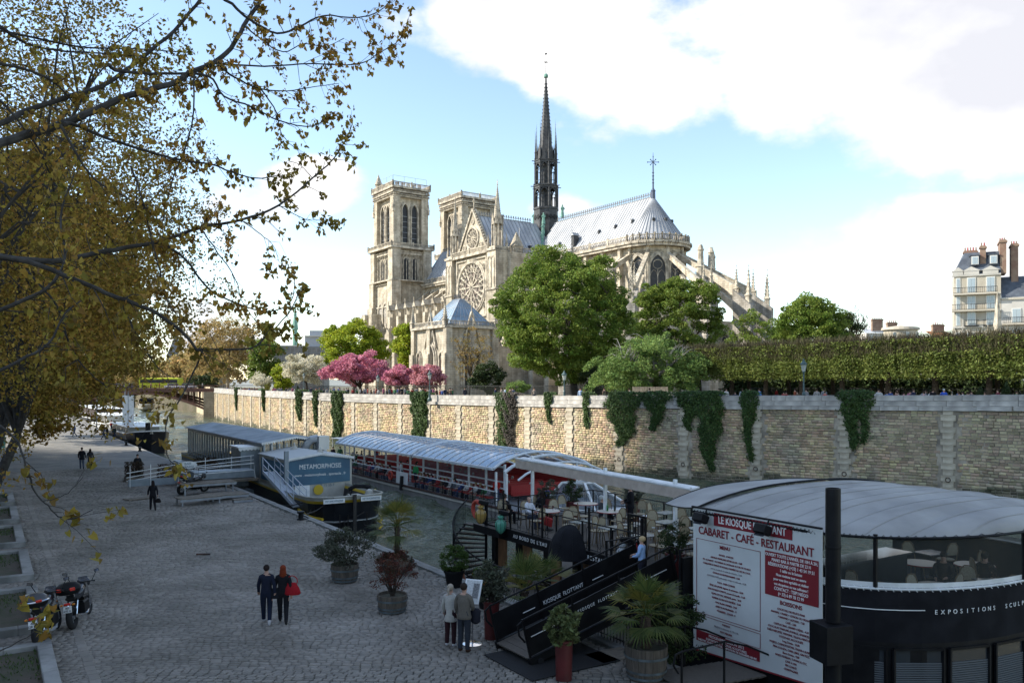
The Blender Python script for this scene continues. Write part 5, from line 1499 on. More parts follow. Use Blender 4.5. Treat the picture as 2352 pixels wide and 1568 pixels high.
 # understorey haze of hanging twigs at the left edge
 # --- nearest poplar: traced boughs, single leaves
random.seed(21);RNG=np.random.default_rng(21)
near=thing('poplar_tree','nearest poplar whose dark boughs with young bronze leaves cross the sky','tree',Q(-16.5,-0.5,0),0,'young leaved poplars along the quay')
NB=near.location.copy()
def P3(px,py,Y):
 return W(px,py,Y)-NB
BOUGHS=[([(-260,420),(-60,345),(0,330),(60,310),(130,290),(200,262),(280,225),(350,205),(400,190),(440,165),(490,145),(530,110),(560,60),(600,0),(640,-60)],11.0,15.0,.075,.03),([(-200,360),(0,285),(60,255),(150,225),(230,200),(290,160),(330,130),(400,70),(460,0)],12.5,16,.05,.03),([(440,165),(492,147),(608,153),(690,147),(822,147),(871,122),(917,92),(937,49)],14.0,16,.02,.006),([(150,285),(169,285),(246,318),(359,354),(425,369),(492,379),(543,400),(600,410),(640,402)],12.0,14,.032,.007),([(-200,560),(0,590),(118,600),(205,584),(287,569),(369,554),(461,523),(554,505),(641,472),(718,410),(779,349),(810,282)],11.0,14.5,.05,.007),([(-150,560),(60,600),(169,641),(267,682),(349,713),(410,754),(451,800),(467,802),(574,799),(612,772),(661,721),(691,660)],9.5,11.5,.035,.006),([(467,802),(434,879),(401,934),(383,966),(380,1024),(394,1059),(434,1078)],10.9,10.4,.014,.005,.6),([(369,554),(425,595),(477,661),(543,697),(620,715),(668,690),(676,640)],12.5,13.5,.022,.006),([(250,150),(277,164),(377,170),(477,174),(513,220),(579,246),(641,277),(718,290),(760,262)],13.0,14.5,.03,.007),([(500,150),(540,178),(590,202),(646,210),(707,202),(779,192)],14,15,.02,.005),([(600,205),(636,261),(646,308),(682,343)],14.2,14.6,.014,.005),([(470,-30),(533,10),(574,46),(636,77),(690,60),(743,36),(820,41),(872,26),(902,-8)],13.5,15.5,.03,.006),([(446,169),(441,287),(405,390),(380,470),(372,548)],13,12.6,.014,.006),([(138,287),(174,349),(210,405),(256,436),(318,467),(359,492),(430,520)],11.6,12.4,.022,.006),([(0,60),(60,100),(150,118),(240,122),(330,130)],14,15.5,.03,.01),([(0,70),(90,90),(200,110),(300,112),(420,120)],15,16.5,.026,.01),([(-80,740),(30,700),(110,660),(150,590),(138,500),(170,400)],10,11,.03,.01),([(-60,880),(40,830),(110,790),(150,720),(190,690)],9.5,10.5,.024,.007),([(60,620),(130,700),(160,790),(200,850),(235,880),(255,900)],10.5,11.5,.018,.005),([(-40,960),(30,1000),(60,1070),(80,1130),(110,1161),(134,1185),(170,1191),(213,1170)],8.6,8.9,.014,.004,.55),([(100,1150),(140,1140),(170,1120),(190,1095)],8.8,9.0,.006,.003,.4),([(-60,1510),(0,1493),(46,1471),(76,1450),(91,1407)],7.4,7.7,.008,.003,.7),([(300,380),(330,470),(350,560),(372,640),(390,700),(440,760)],12,12.6,.016,.005),([(461,523),(500,580),(540,640),(560,700),(600,750)],13.2,13.6,.014,.005),([(267,682),(300,740),(330,800),(370,850),(400,868)],10.6,11,.012,.005),([(0,230),(80,330),(120,420),(130,520)],12,13,.02,.008),([(-20,140),(110,180),(190,260)],13,14,.03,.01),([(560,60),(600,90),(650,120),(700,100),(745,108),(790,88)],14.6,15.4,.014,.005),([(641,472),(690,500),(730,505),(770,508)],14.0,14.2,.009,.004),([(554,505),(600,540),(625,560),(640,600)],13.6,13.8,.009,.004),([(718,410),(690,380),(660,370)],14.2,14.3,.008,.004),]
twig_ends=[];twmb=MB()
def bough(pts,Y0,Y1,r0,r1,density=1.0):
 n=len(pts)
 P=[P3(p[0],p[1],Y0+(Y1-Y0)*i/(n-1))for i,p in enumerate(pts)]
 # refine
 Q_=[]
 for i in range(n-1):
  p0=P[max(i-1,0)];p1=P[i];p2=P[i+1];p3=P[min(i+2,n-1)]
  for k in range(4):
   u=k/4
   Q_.append(.5*((2*p1)+(p2-p0)*u+(2*p0-5*p1+4*p2-p3)*u*u+(3*p1-p0-3*p2+p3)*u**3)+Vector((random.uniform(-1,1),random.uniform(-1,1),random.uniform(-1,1)))*.008)
 Q_.append(P[-1])
 m=len(Q_)
 rad=[r0+(r1-r0)*(i/(m-1))**.8 for i in range(m)]
 MB().tube(Q_,rad,8 if r0>.02 else 6).build('branch',M_bark_d,near,smooth=True)
 L=sum((Q_[i+1]-Q_[i]).length for i in range(m-1))
 nt_=int(L*8.5*density)
 for _ in range(nt_):
  f=random.uniform(.08,1)**.8;i=min(m-2,int(f*(m-1)));q=Q_[i]+(Q_[i+1]-Q_[i])*random.random()
  d=(Q_[i+1]-Q_[i]).normalized()
  out_=Vector((random.uniform(-1,1),random.uniform(-1.4,1.4),random.uniform(-1.1,.7))).normalized()
  l=random.uniform(.15,.75)*(1-.35*f)
  a=q+(out_*.6+d*.5).normalized()*l*.5;b_=q+(out_*.7+d*.7+Vector((0,0,random.uniform(-.3,.25)))).normalized()*l
  if random.random()<.35:b_=b_+Vector((0,0,-random.uniform(.05,.25)))
  rr=min(.008,.3*rad[i]+.002)
  twmb.tube([q,a,b_],[rr,rr*.7,rr*.4],4,cap=False)
  twig_ends.append(b_)
  for _k in range(random.randint(1,4)):
   twig_ends.append(a+(b_-a)*random.random()+Vector((random.uniform(-1,1),random.uniform(-1,1),random.uniform(-1,1)))*.03)
for b_ in BOUGHS:bough(*b_)
# trunk and hidden boughs that join it to what is in view
tm=MB()
tm.tube([(0,0,-.3),(0.1,0,2),(.2,.1,6),(.3,.1,12),(.4,.3,17)],[.42,.34,.28,.18,.08],10)
for(px,py,Y,z)in((-260,420,11.0,7.5),(-200,360,12.5,9),(-200,560,11,6),(-150,560,9.5,5.0),(-80,740,10,4.4),(-60,880,9.5,3.8),(-40,960,8.6,3.4),(-60,1510,7.4,2.0),(470,-30,13.5,13),(0,60,14,9.5)):
 e=P3(px,py,Y);tm.tube([(.2,.1,z),(e.x*.5,e.y*.5,(z+e.z)/2-.2),e],[.1,.06,.03 if py<900 else.012],7)
tm.build('trunk',M_bark_d,near,smooth=True)
twmb.build('twigs',M_bark_d,near,kind='stuff')
# leaves: heart shaped, hanging; five triangles each
E=np.array([tuple(e)for e in twig_ends])
def heart(n_pts_pos,size,rg):
 n=len(n_pts_pos)
 base=np.array([(0,0,0),(.42,.12,.05),(.36,-.45,.02),(0,-1.0,-.06),(-.36,-.45,.02),(-.42,.12,.05)])
 yaw=rg.uniform(0,6.28,n);pit=rg.normal(.35,.55,n);rol=rg.normal(0,.6,n)
 s=size*rg.uniform(.5,1.25,n)
 V=np.zeros((n,6,3))
 for k,(x,y,z)in enumerate(base):
  X=x*s;Z=y*s;Yv=z*s
  # roll in leaf plane, pitch, yaw
  X2=X*np.cos(rol)-Z*np.sin(rol);Z2=X*np.sin(rol)+Z*np.cos(rol)
  Y3=Yv*np.cos(pit)-Z2*np.sin(pit);Z3=Yv*np.sin(pit)+Z2*np.cos(pit)
  V[:,k,0]=X2*np.cos(yaw)-Y3*np.sin(yaw);V[:,k,1]=X2*np.sin(yaw)+Y3*np.cos(yaw);V[:,k,2]=Z3
 V+=n_pts_pos[:,None,:]
 fs=np.array([(0,1,2,3),(0,3,4,5)])
 F=(np.arange(n)*6)[:,None,None]+fs[None]
 return V,F
rg=np.random.default_rng(5)
idx=np.repeat(np.arange(len(E)),3)
PP=E[idx]+rg.normal(0,.035,(len(idx),3))
sz=.08
V,F=heart(PP,sz,rg)
print('near leaves',len(PP))
# the 300 showing largest become leaves of their own
Wp=PP+np.array(NB)
ppx=1176+FPX*Wp[:,0]/Wp[:,1];ppy=884-FPX*(Wp[:,2]-EYE)/Wp[:,1]
seen=(ppx>0)&(ppx<2352)&(ppy>0)&(ppy<1568)
ordr=np.argsort(np.where(seen,Wp[:,1],99))[:300]
mk=np.ones(len(PP),bool);mk[ordr]=False
np_mesh('leaves',V[mk].reshape(-1,3),(np.arange(mk.sum())*6)[:,None,None].repeat(2,1).reshape(-1,1)+np.tile(np.array([(0,1,2,3),(0,3,4,5)]),(mk.sum(),1)),M_pop,near,kind='stuff')
M_pop1=mat('poplar young leaf single',(0.30,0.185,0.035),rough=.6,col2=(.21,.17,.03),scale=.4,objrand=.4,hue=.03,transl=.45,spec=.25)
lv=[]
for q in range(10):
 v,_=heart(np.zeros((1,3)),sz*1.15,rg);lv.append(MB().add([tuple(a)for a in v[0]],[(0,1,2,3),(0,3,4,5)]).mesh('leaf',M_pop1))
for i in ordr:put('leaf',lv[int(i)%10],near,PP[i],random.uniform(0,6.28))
# ===== PEOPLE: one continuous body per pose
def body_mesh(J,name):
 0
 keys={k[0]:i for i,k in enumerate(J)}
 vs=[Vector(k[2])for k in J];es=[(keys[k[1]],i)for i,k in enumerate(J)if k[1]]
 me=bpy.data.meshes.new(name+'_skeleton');me.from_pydata([tuple(v)for v in vs],es,[])
 o=bpy.data.objects.new('tmp',me);COL.objects.link(o)
 m=o.modifiers.new('skin','SKIN');m.use_smooth_shade=True
 sv=me.skin_vertices[0].data
 for i,k in enumerate(J):
  r=k[3];sv[i].radius=r if hasattr(r,'__len__')else(r,r)
  sv[i].use_root=(i==0)
 s=o.modifiers.new('sub','SUBSURF');s.levels=1;s.render_levels=1
 dg=bpy.context.evaluated_depsgraph_get();dg.update()
 out_=bpy.data.meshes.new_from_object(o.evaluated_get(dg));out_.name=name
 bpy.data.objects.remove(o);bpy.data.meshes.remove(me)
 labs=['skin','top','legs','shoe']
 segs=[(vs[a],vs[b],labs.index(J[b][4]))for a,b in es]
 mi=[]
 for p in out_.polygons:
  c=p.center;best=9;bl=0
  for a,b,l in segs:
   ab=b-a;t_=max(0,min(1,(c-a).dot(ab)/max(1e-9,ab.length_squared)));d=(c-(a+ab*t_)).length
   if d<best:best=d;bl=l
  mi.append(bl)
 out_.materials.clear()
 for l in labs:out_.materials.append(MATS['skin tone'])
 out_.polygons.foreach_set('material_index',mi)
 out_.polygons.foreach_set('use_smooth',[True]*len(mi))
 out_.update()
 return out_
mat('skin tone',(0.45,0.27,0.2),rough=.6,spec=.3)
def hand(J,side,wrist_key,w,d,lab='skin',full=True,sz=1.0):
 0
 w=Vector(w);d=Vector(d).normalized();up=Vector((0,1,0))if abs(d.y)<.8 else Vector((0,0,-1))
 r=d.cross(up).normalized();up=r.cross(d)
 palm=w+d*.075*sz
 J.append(('palm'+side,wrist_key,palm,(.034,.02),lab))
 if not full:
  J.append(('tip'+side,'palm'+side,w+d*.16*sz+up*.02,.018,lab));return
 for i,(o,l)in enumerate(((-.027,.07),(-.009,.085),(.009,.08),(.027,.06))):
  a=palm+r*o+d*.02;b=a+d*l*.55+up*.004;c=b+d*l*.4+up*.022
  J.append((f'f{side}{i}a','palm'+side,a,.0095,lab));J.append((f'f{side}{i}b',f'f{side}{i}a',b,.009,lab));J.append((f'f{side}{i}c',f'f{side}{i}b',c,.0075,lab))
 tb=w+d*.035+r*(.04 if side=='L' else-.04)
 J.append(('t'+side,wrist_key,tb,.011,lab));J.append(('t2'+side,'t'+side,tb+d*.05+r*(.02 if side=='L' else-.02)+up*.01,.009,lab))
def skeleton(pose='stand',full=False,female=False,child=False):
 sh=.16 if female else.185;hw=.095
 J=[('pelvis',None,(0,0,.95),(.165,.125),'legs'),('waist','pelvis',(0,0,1.10),(.145 if female else.165,.115),'top'),('chest','waist',(0,.01,1.30),(.18,.13),'top'),('collar','chest',(0,-.005,1.43),(.125,.095),'top'),('neck','collar',(0,0,1.51),.052,'skin'),('jaw','neck',(0,.022,1.575),(.062,.07),'skin'),('head','jaw',(0,0,1.645),(.076,.092),'skin'),('crown','head',(0,-.008,1.705),(.055,.068),'skin')]
 if full:J.append(('nose','head',(0,.108,1.625),.012,'skin'))
 A={'stand':[((.24,-.01,1.13),(.25,.05,.89)),((.24,-.01,1.13),(.25,.05,.89))],'walk':[((.235,-.11,1.15),(.24,-.10,.91)),((.235,.06,1.14),(.23,.19,.93))],'arms_front':[((.22,.05,1.15),(.10,.26,1.12)),((.22,.05,1.15),(.10,.26,1.08))],'read':[((.23,.04,1.15),(.12,.24,1.02)),((.24,0,1.14),(.25,.12,.92))],'sit':[((.22,.06,1.15),(.13,.30,1.05)),((.22,.06,1.15),(.13,.30,1.07))],'sit_lean':[((.22,.14,1.16),(.15,.38,1.12)),((.22,.12,1.16),(.10,.40,1.16))]}[pose]
 lg={'walk':[((.095,.06,.52),(.10,-.02,.10),(.105,.12,.045)),((-.095,.12,.53),(-.09,.30,.12),(-.09,.43,.07))]}
 if pose=='walk':legs=[((.095,.02,.50),(.10,-.24,.16),(.105,-.16,.045)),((-.095,.10,.50),(-.09,.20,.09),(-.09,.34,.045))]
 elif pose in('sit','sit_lean'):legs=[((.12,.42,.97),(.12,.44,.55),(.12,.57,.5)),((-.12,.42,.97),(-.11,.40,.55),(-.11,.53,.5))]
 else:legs=[((.10,.01,.50),(.105,-.02,.09),(.12,.13,.045)),((-.10,.01,.50),(-.105,-.02,.09),(-.12,.13,.045))]
 for sd,sx,a,l in(('L',1,A[0],legs[0]),('R',-1,A[1],legs[1])):
  J.append(('sh'+sd,'collar',(sx*sh,0,1.40),.075,'top'))
  e=(sx*a[0][0],a[0][1],a[0][2]);w=(sx*a[1][0],a[1][1],a[1][2])
  J.append(('el'+sd,'sh'+sd,e,.06,'top'));J.append(('wr'+sd,'el'+sd,w,.042,'top'))
  hand(J,sd,'wr'+sd,w,Vector(w)-Vector(e),full=full)
  lx=1 if l[0][0]>0 else-1
  J.append(('hip'+sd,'pelvis',(lx*hw,.0,.87 if 'sit' not in pose else.95),.11,'legs'))
  J.append(('kn'+sd,'hip'+sd,l[0],.08,'legs'));J.append(('cf'+sd,'kn'+sd,tuple(Vector(l[0])*.68+Vector(l[1])*.32),.074,'legs'));J.append(('an'+sd,'cf'+sd,l[1],.062,'legs'))
  J.append(('he'+sd,'an'+sd,(l[1][0],l[1][1]-.03,l[2][2]),.035,'shoe'));J.append(('to'+sd,'he'+sd,l[2],(.042,.028),'shoe'))
 return J
BODIES={}
def body(pose,full,female):
 k=(pose,full,female)
 if k not in BODIES:BODIES[k]=body_mesh(skeleton(pose,full,female),'body')
 return BODIES[k]
def cloth(c):
 n='cloth %.3f %.3f %.3f'%c
 return MATS.get(n)or mat(n,c,rough=.85,var=.12,scale=6,bump=.25,bscale=14,spec=.2)
SKINS=[(0.42,0.25,0.18),(0.5,0.31,0.23),(0.33,0.19,0.13)]
HAIRM={}
def hair_mesh(style):
 if style in HAIRM:return HAIRM[style]
 m=MB()
 m.ball((0,-.022,1.672),.1,12,8,(.92,1.08,.98))
 if style=='long':m.lathe([(.05,0),(.105,.06),(.095,.2),(.08,.27)],(0,-.055,1.40),10,sx=1.0,sy=.62)
 if style=='bun':m.ball((0,-.125,1.665),.045,8,6)
 if style=='pony':m.tube([(0,-.11,1.68),(0,-.15,1.6),(0,-.12,1.46)],[.03,.032,.012],8)
 HAIRM[style]=m.mesh('hair',MATS['skin tone'],smooth=True)
 return HAIRM[style]
def setm(o,ms):
 for i,m in enumerate(ms):
  o.material_slots[i].link='OBJECT';o.material_slots[i].material=m
def person(label,loc,rz,pose='stand',top=(.02,.02,.025),legs=(.02,.02,.03),hair='short',hcol=(.03,.02,.015),h=1.72,full=False,female=False,group=None,shoe=(.02,.02,.02),coat=None,skin=0,small=False):
 k=h/1.74
 dz=-.50*k if 'sit' in pose else 0.0
 t=thing('person',label,'person',(loc[0],loc[1],loc[2]+dz),rz,group);t.scale=(k,k,k)
 b=put('body',body(pose,full,female),t)
 setm(b,[cloth(SKINS[skin])if('cloth %.3f %.3f %.3f'%SKINS[skin])in MATS else mat('cloth %.3f %.3f %.3f'%SKINS[skin],SKINS[skin],rough=.55),cloth(top),cloth(legs),cloth(shoe)])
 if hair!='bald':
  hh=put('hair',hair_mesh(hair),t);setm(hh,[cloth(hcol)])
 if coat:
  zb,col=coat
  m=MB()
  m.lathe([(.17,zb),(.185,zb+.03),(.165,(zb+1.1)/2),(.15,1.08),(.168,1.28),(.15,1.40),(.085,1.47)],(0,.0,0),16,sx=1.12 if not female else 1.02,sy=.80,cap=False)
  m.build('coat',cloth(col),t,smooth=True)
 return t
QD=math.atan2(E2 .y,E2 .x)-math.pi/2
def on_quay(px,py):
 g=G(px,py,.0);return(g.x,g.y,0.0)
BLK=(.010,.010,.013);NVY=(.012,.015,.03)
person('woman in a dark navy suit with white trainers, walking arm in arm on the quay',on_quay(612,1432),QD*.4,'walk',NVY,(.010,.014,.03),'bun',(.02,.012,.01),1.72,True,True,shoe=(.45,.45,.47))
person('red haired woman in black walking beside the woman in navy',on_quay(650,1431),QD*.4,'walk',BLK,BLK,'long',(.16,.03,.012),1.70,True,True)
person('woman in a pale raincoat reading the menu stand',on_quay(1035,1484),-.35,'read',(.42,.40,.36),(.03,.012,.015),'pony',(.35,.30,.24),1.66,True,True,shoe=(.5,.5,.52),coat=(.72,(.42,.40,.36)))
person('man in a grey brown jacket with a coat over his arm at the menu stand',on_quay(1066,1497),-.45,'read',(.13,.115,.095),(.03,.035,.045),'short',(.03,.02,.015),1.80,True,False,shoe=(.05,.025,.015),coat=(.86,(.13,.115,.095)))
person('woman in black walking alone with a small handbag',on_quay(351,1172),QD,'walk',BLK,BLK,'long',(.015,.01,.01),1.66,False,True,coat=(.82,BLK))
person('man in a dark jacket walking alone towards the camera',on_quay(316,1096),QD+math.pi,'stand',(.018,.018,.02),(.02,.022,.03),'short',(.05,.035,.025),1.75,coat=(.9,(.018,.018,.02)))
person('man in a long black coat and jeans walking away on the left',on_quay(188,1077),QD,'walk',BLK,(.06,.075,.11),'short',(.02,.015,.01),1.80,coat=(.78,BLK))
person('woman in a dark grey coat walking with the man in the black coat',on_quay(207,1076),QD,'walk',(.03,.03,.035),BLK,'long',(.02,.015,.01),1.66,False,True,coat=(.85,(.03,.03,.035)))
person('walker in a blue and yellow jacket crossing the quay further away',on_quay(171,1002),QD+1.4,'walk',(.05,.10,.25),(.05,.07,.12),'short',(.06,.04,.03),1.72)
for i,(px,py,c,lb)in enumerate(((203,968,BLK,'dark dressed walker of the distant group, leftmost'),(211,972,(.25,.03,.03),'distant walker in a red top near the lamp masts'),(216,966,(.03,.03,.05),'distant walker in navy behind the red top'),(222,968,(.2,.2,.22),'distant walker in light grey close to the mast'),(238,1009,(.05,.08,.16),'person in blue jeans at the far quay bend'),(246,1008,BLK,'person in black sitting group at the quay bend'),(262,1009,(.02,.03,.03),'person by the ladder rail at the quay bend'),(256,990,(.3,.03,.03),'person in red beside the moored black barge'),(178,948,(.25,.25,.24),'faintest light dressed walker far along the quay'))):
 person(lb,on_quay(px,py),QD+i,'stand' if i%2 else 'walk',c,(.03,.04,.07),'short',(.03,.02,.015),1.7,group='walkers far along the quay')
 # bags and things held
def bag(label,loc,s,col,name='handbag',rz=0):
 t=thing(name,label,'bag',loc,rz)
 m=MB();m.lathe([(.2,0),(.25,.05),(.2,.2),(.1,.34)],(0,0,0),12,sx=1,sy=.42);b=m.build('pouch',cloth(col),t,smooth=True)
 m=MB();m.torus((0,0,.38),.15,.014,'Y',16,6);m.build('strap',cloth(col),t);t.scale=(s,s,s)
g=G(650,1431);bag('bright red shoulder bag on the right side of the red haired woman',(g.x+.27,g.y-.02,.85),1.05,(.30,.012,.018))
g=G(612,1432);bag('dark handbag hanging between the two walking women',(g.x+.27,g.y+.02,.75),.9,(.012,.013,.018))
g=G(351,1172);bag('small dark handbag hanging from the lone walker hand',(g.x+.3,g.y,.45),.7,(.012,.01,.01))
g=G(1066,1497)
t=thing('coat','dark coat draped over the forearm of the man at the menu stand','coat',(g.x+.30,g.y+.10,.72));MB().lathe([(.06,0),(.13,.05),(.12,.2),(.14,.34),(.08,.4)],(0,0,0),10,sx=1,sy=.6).build('cloth',cloth((.02,.02,.028)),t,smooth=True)
# --- text
def text(body_,parent,M,size,m,name='lettering',align='CENTER',bold=0.0,sx=1.0,space=1.0):
 c=bpy.data.curves.new('lettering','FONT');c.body=body_;c.size=size;c.align_x=align;c.align_y='CENTER'
 c.extrude=0.004;c.offset=bold;c.space_character=space;c.resolution_u=3
 c.materials.append(m)
 tmp=bpy.data.objects.new('tmp',c);COL.objects.link(tmp)
 dg=bpy.context.evaluated_depsgraph_get();dg.update()
 me=bpy.data.meshes.new_from_object(tmp.evaluated_get(dg));me.name='lettering'
 bpy.data.objects.remove(tmp);bpy.data.curves.remove(c)
 o=bpy.data.objects.new(name,me);o.parent=parent;o.matrix_local=M@Matrix.Diagonal((sx,1,1,1));link(o)
 return o
 # in the quay frame (x = w, y = s): facing -w (towards the quay) and facing -s (towards the camera)
def FQ(w,s,z):
 return Matrix(((0,0,-1,w),(-1,0,0,s),(0,1,0,z),(0,0,0,1)))
def FS(w,s,z):
 return Matrix(((1,0,0,w),(0,0,-1,s),(0,1,0,z),(0,0,0,1)))
def qthing(name,label,cat,w=0,s=0,z=0,group=None,rz=0):
 return thing(name,label,cat,Q(w,s,z),QROT+rz,group)
M_clear=mat('clear vinyl',(0.3,0.32,0.3),rough=.1,alpha=.10,spec=.6)
M_glass=mat('window glass',(0.06,0.075,0.085),rough=.06,alpha=.55,spec=.8)
M_roofglass=mat('curved roof glass',(0.33,0.45,0.60),rough=.07,alpha=.82,spec=1.0,col2=(0.26,.36,.48),scale=.5)
M_maroon=mat('dark red print',(0.20,0.012,0.02),rough=.6)
M_banner=mat('white vinyl banner',(0.60,0.615,0.60),rough=.5,col2=(.53,.545,.53),scale=.8,bump=.25,bscale=1.6,bdist=.05)
M_canvas=mat('grey canvas',(0.37,0.36,0.345),rough=.95,col2=(0.28,0.273,0.262),scale=.7,stretch=(1,1,1),bump=.35,bscale=2.0,bdist=.08,spec=.2)
M_rattan=mat('woven rattan',(0.42,0.36,0.25),rough=.8,col2=(.33,.28,.19),scale=30)
M_bamboo=mat('bamboo frame',(0.22,0.15,0.075),rough=.6,col2=(.14,.09,.045),scale=12)
M_marble=mat('marble table top',(0.30,0.31,0.30),rough=.25,col2=(.18,.19,.18),scale=9,detail=10)
M_deckw=mat('dark deck planks',(0.10,0.085,0.07),rough=.8,island=.25,var=.15,scale=4)
# ===== KIOSK RESTAURANT BOAT
DZ=1.35
kb=qthing('restaurant_boat','black floating restaurant with grey canvas roof and white menu banner','boat')
m=MB();m.prism([(1.0,15.0),(8.4,15.0),(8.4,1.4),(10.6,1.3),(10.6,-3.0),(8.6,-4.9),(6.0,-5.3),(3.0,-4.6),(1.3,-2.8),(1.0,0)],WATER-.6,-.85);m.build('hull',M_black,kb)
# deck planks (parts)
deck_poly_w=(1.6,8.2)
m=MB();m.prism([(2.75,14.2),(8.2,14.2),(8.2,1.35),(10.3,1.3),(10.3,-2.6),(8.4,-4.5),(6.0,-4.95),(3.4,-4.3),(1.6,-2.4),(1.6,1.4),(1.1,1.5),(1.1,4.5),(2.75,4.6)],DZ-.1,DZ-.03);m.build('deck_frame',M_black,kb)
w=2.8;pk=0
while w<8.15:
 MB().cbox((w+.1,9.35,DZ-.012),(.192,9.6,.03)).build('plank',M_deckw,kb);MB().cbox((w+.1,2.95,DZ-.012),(.192,3.15,.03)).build('plank',M_deckw,kb);w+=.2
for i in range(8):MB().cbox((1.2+i*.2,3.0,DZ-.013),(.192,2.9,.03)).build('plank',M_deckw,kb)
m=MB();m.box(2.62,2.75,4.6,14.3,DZ-.42,DZ+.03);m.box(2.62,8.3,14.2,14.33,DZ-.42,DZ+.03);m.box(8.2,8.33,-4,14.33,DZ-.42,DZ+.03);m.box(2.3,2.62,12.6,14.6,DZ-.32,DZ-.02);fas=m.build('fascia',M_black,kb)
text("AU BORD DE L'EAU",fas,FQ(2.60,10.9,DZ-.17),.2,M_lettering,space=1.35)
text("RESTAURANT",fas,FQ(2.60,6.6,DZ-.17),.2,M_lettering,space=1.35)
# lower level: posts, timber panels, far side opening to the river
M_timber=mat('varnished timber',(0.20,0.10,0.045),rough=.5,col2=(.12,.06,.028),scale=3,stretch=(2,2,.5))
for i,s in enumerate((13.9,12.1,10.2,8.4,6.6,4.9)):
 MB().box(2.85,3.15,s-.15,s+.15,-.9,DZ-.1).build('post',M_black,kb)
 if i in(0,1,2,3,4):MB().box(2.9,2.97,s-.85,s-.28,-.75,DZ-.42).build('timber_panel',M_timber,kb)
 MB().box(7.9,8.1,s-.1,s+.1,-.9,DZ-.1).build('post',M_black,kb)
MB().box(1.62,8.3,-1.4,3.9,-.9,DZ-.12).build('lower_cabin',M_blackcloth,kb)
MB().prism([(1.1,14.9),(8.3,14.9),(8.3,4.4),(1.1,4.4)],-.86,-.8).build('lower_deck',M_deckw,kb)
# railings with long loops
def loop_rail(mb,a,b,z0,z1,gap=.30):
 a=Vector((*a,0));b=Vector((*b,0));L=(b-a).length;d=(b-a)/L;Z=Vector((0,0,1))
 mb.tube([a+Z*z1,b+Z*z1],.022,6);mb.tube([a+Z*(z0+.08),b+Z*(z0+.08)],.014,5)
 n=max(1,int(L/gap))
 for i in range(n+1):
  p=a+d*(L*i/n)
  if i%5==0:mb.bar(p+Z*z0,p+Z*(z1+.02),.05)
  elif i%2:
   q=d*gap*.27;h=z1-z0
   mb.tube([p-q+Z*(z0+.08),p-q+Z*(z0+h*.72),p-q*.6+Z*(z0+h*.82),p+Z*(z0+h*.86),p+q*.6+Z*(z0+h*.82),p+q+Z*(z0+h*.72),p+q+Z*(z0+.08)],.012,4,cap=False)
   mb.tube([p-q*2+Z*(z1-.1),p-q*2+Z*(z0+.35),p+Z*(z0+.16),p+q*2+Z*(z0+.35),p+q*2+Z*(z1-.1)],.009,4,cap=False)
m=MB()
for a,b in(((2.7,4.7),(2.7,13.0)),((2.75,14.25),(8.25,14.25)),((8.25,14.25),(8.25,1.5)),((1.1,4.5),(2.7,4.6))):loop_rail(m,a,b,DZ,DZ+.98)
m.build('railing',M_black,kb)
m=MB()
for s in(4.7,7.4,10.2,12.9):m.bar((2.7,s,DZ),(2.7,s,DZ+1.5),.06)
m.tube([(2.7,4.7,DZ+1.25),(2.7,13.0,DZ+1.25)],.012,5)
for s in(3,6,9,12):m.cyl((8.25,s,DZ),(8.25,s,DZ+1.9),.02,n=6)
m.build('railing_post',M_black,kb)
# dome awning over the lower door
m=MB(Matrix.Translation((2.55,8.2,DZ-.30)))
vs=[];fs=[]
NA,NBm=10,7
for j in range(NBm+1):
 e=math.pi/2*j/NBm
 for i in range(NA+1):
  a=math.pi*i/NA
  vs.append((-.8*math.sin(a)*math.cos(e),-.85*math.cos(a)*math.cos(e),1.12*math.sin(e)))
for j in range(NBm):
 for i in range(NA):
  q=j*(NA+1)+i;fs.append((q,q+1,q+NA+2,q+NA+1))
m.add(vs,fs);aw=m.build('dome_awning',M_blackcloth,kb,smooth=True)
m=MB(Matrix.Translation((2.55,8.2,DZ-.30)))
for i in range(0,NA+1,2):
 a=math.pi*i/NA;m.tube([(-.805*math.sin(a)*math.cos(e),-.855*math.cos(a)*math.cos(e),1.125*math.sin(e))for e in[math.pi/2*j/8 for j in range(9)]],.007,4)
m.build('awning_rib',M_black,aw)
# spiral stair
SX,SY=2.55,14.0
stair=put('spiral_stair',MB().cyl((SX,SY,-.9),(SX,SY,DZ+1.0),.06).mesh('stair_pole',M_black),kb)
rl=[]
for i in range(13):
 a=R(222-i*10.5);z=-.72+i*(DZ+.72)/13
 tr=MB(Matrix.Translation((SX,SY,z))@Matrix.Rotation(a,4,'Z'))
 tr.slab([(.05,-.08,0),(1.35,-.19,0),(1.35,.19,0),(.05,.08,0)],(0,0,.05));tr.build('tread',M_black,stair)
 rl.append(Vector((SX+1.35*math.cos(a),SY+1.35*math.sin(a),z)))
m=MB();m.tube([p+Vector((0,0,1.0))for p in rl],.03,6);m.tube([p+Vector((0,0,.03))for p in rl],.035,6)
for i in range(len(rl)-1):
 for f in(0,.33,.66):
  p=rl[i]+(rl[i+1]-rl[i])*f;m.tube([p,p+Vector((0,0,1.0))],.011,4)
m.tube([rl[0]+Vector((0,0,1)),(1.5,12.2,.25),(1.2,10.2,.15)],.028,6)
m.build('stair_rail',M_black,stair)
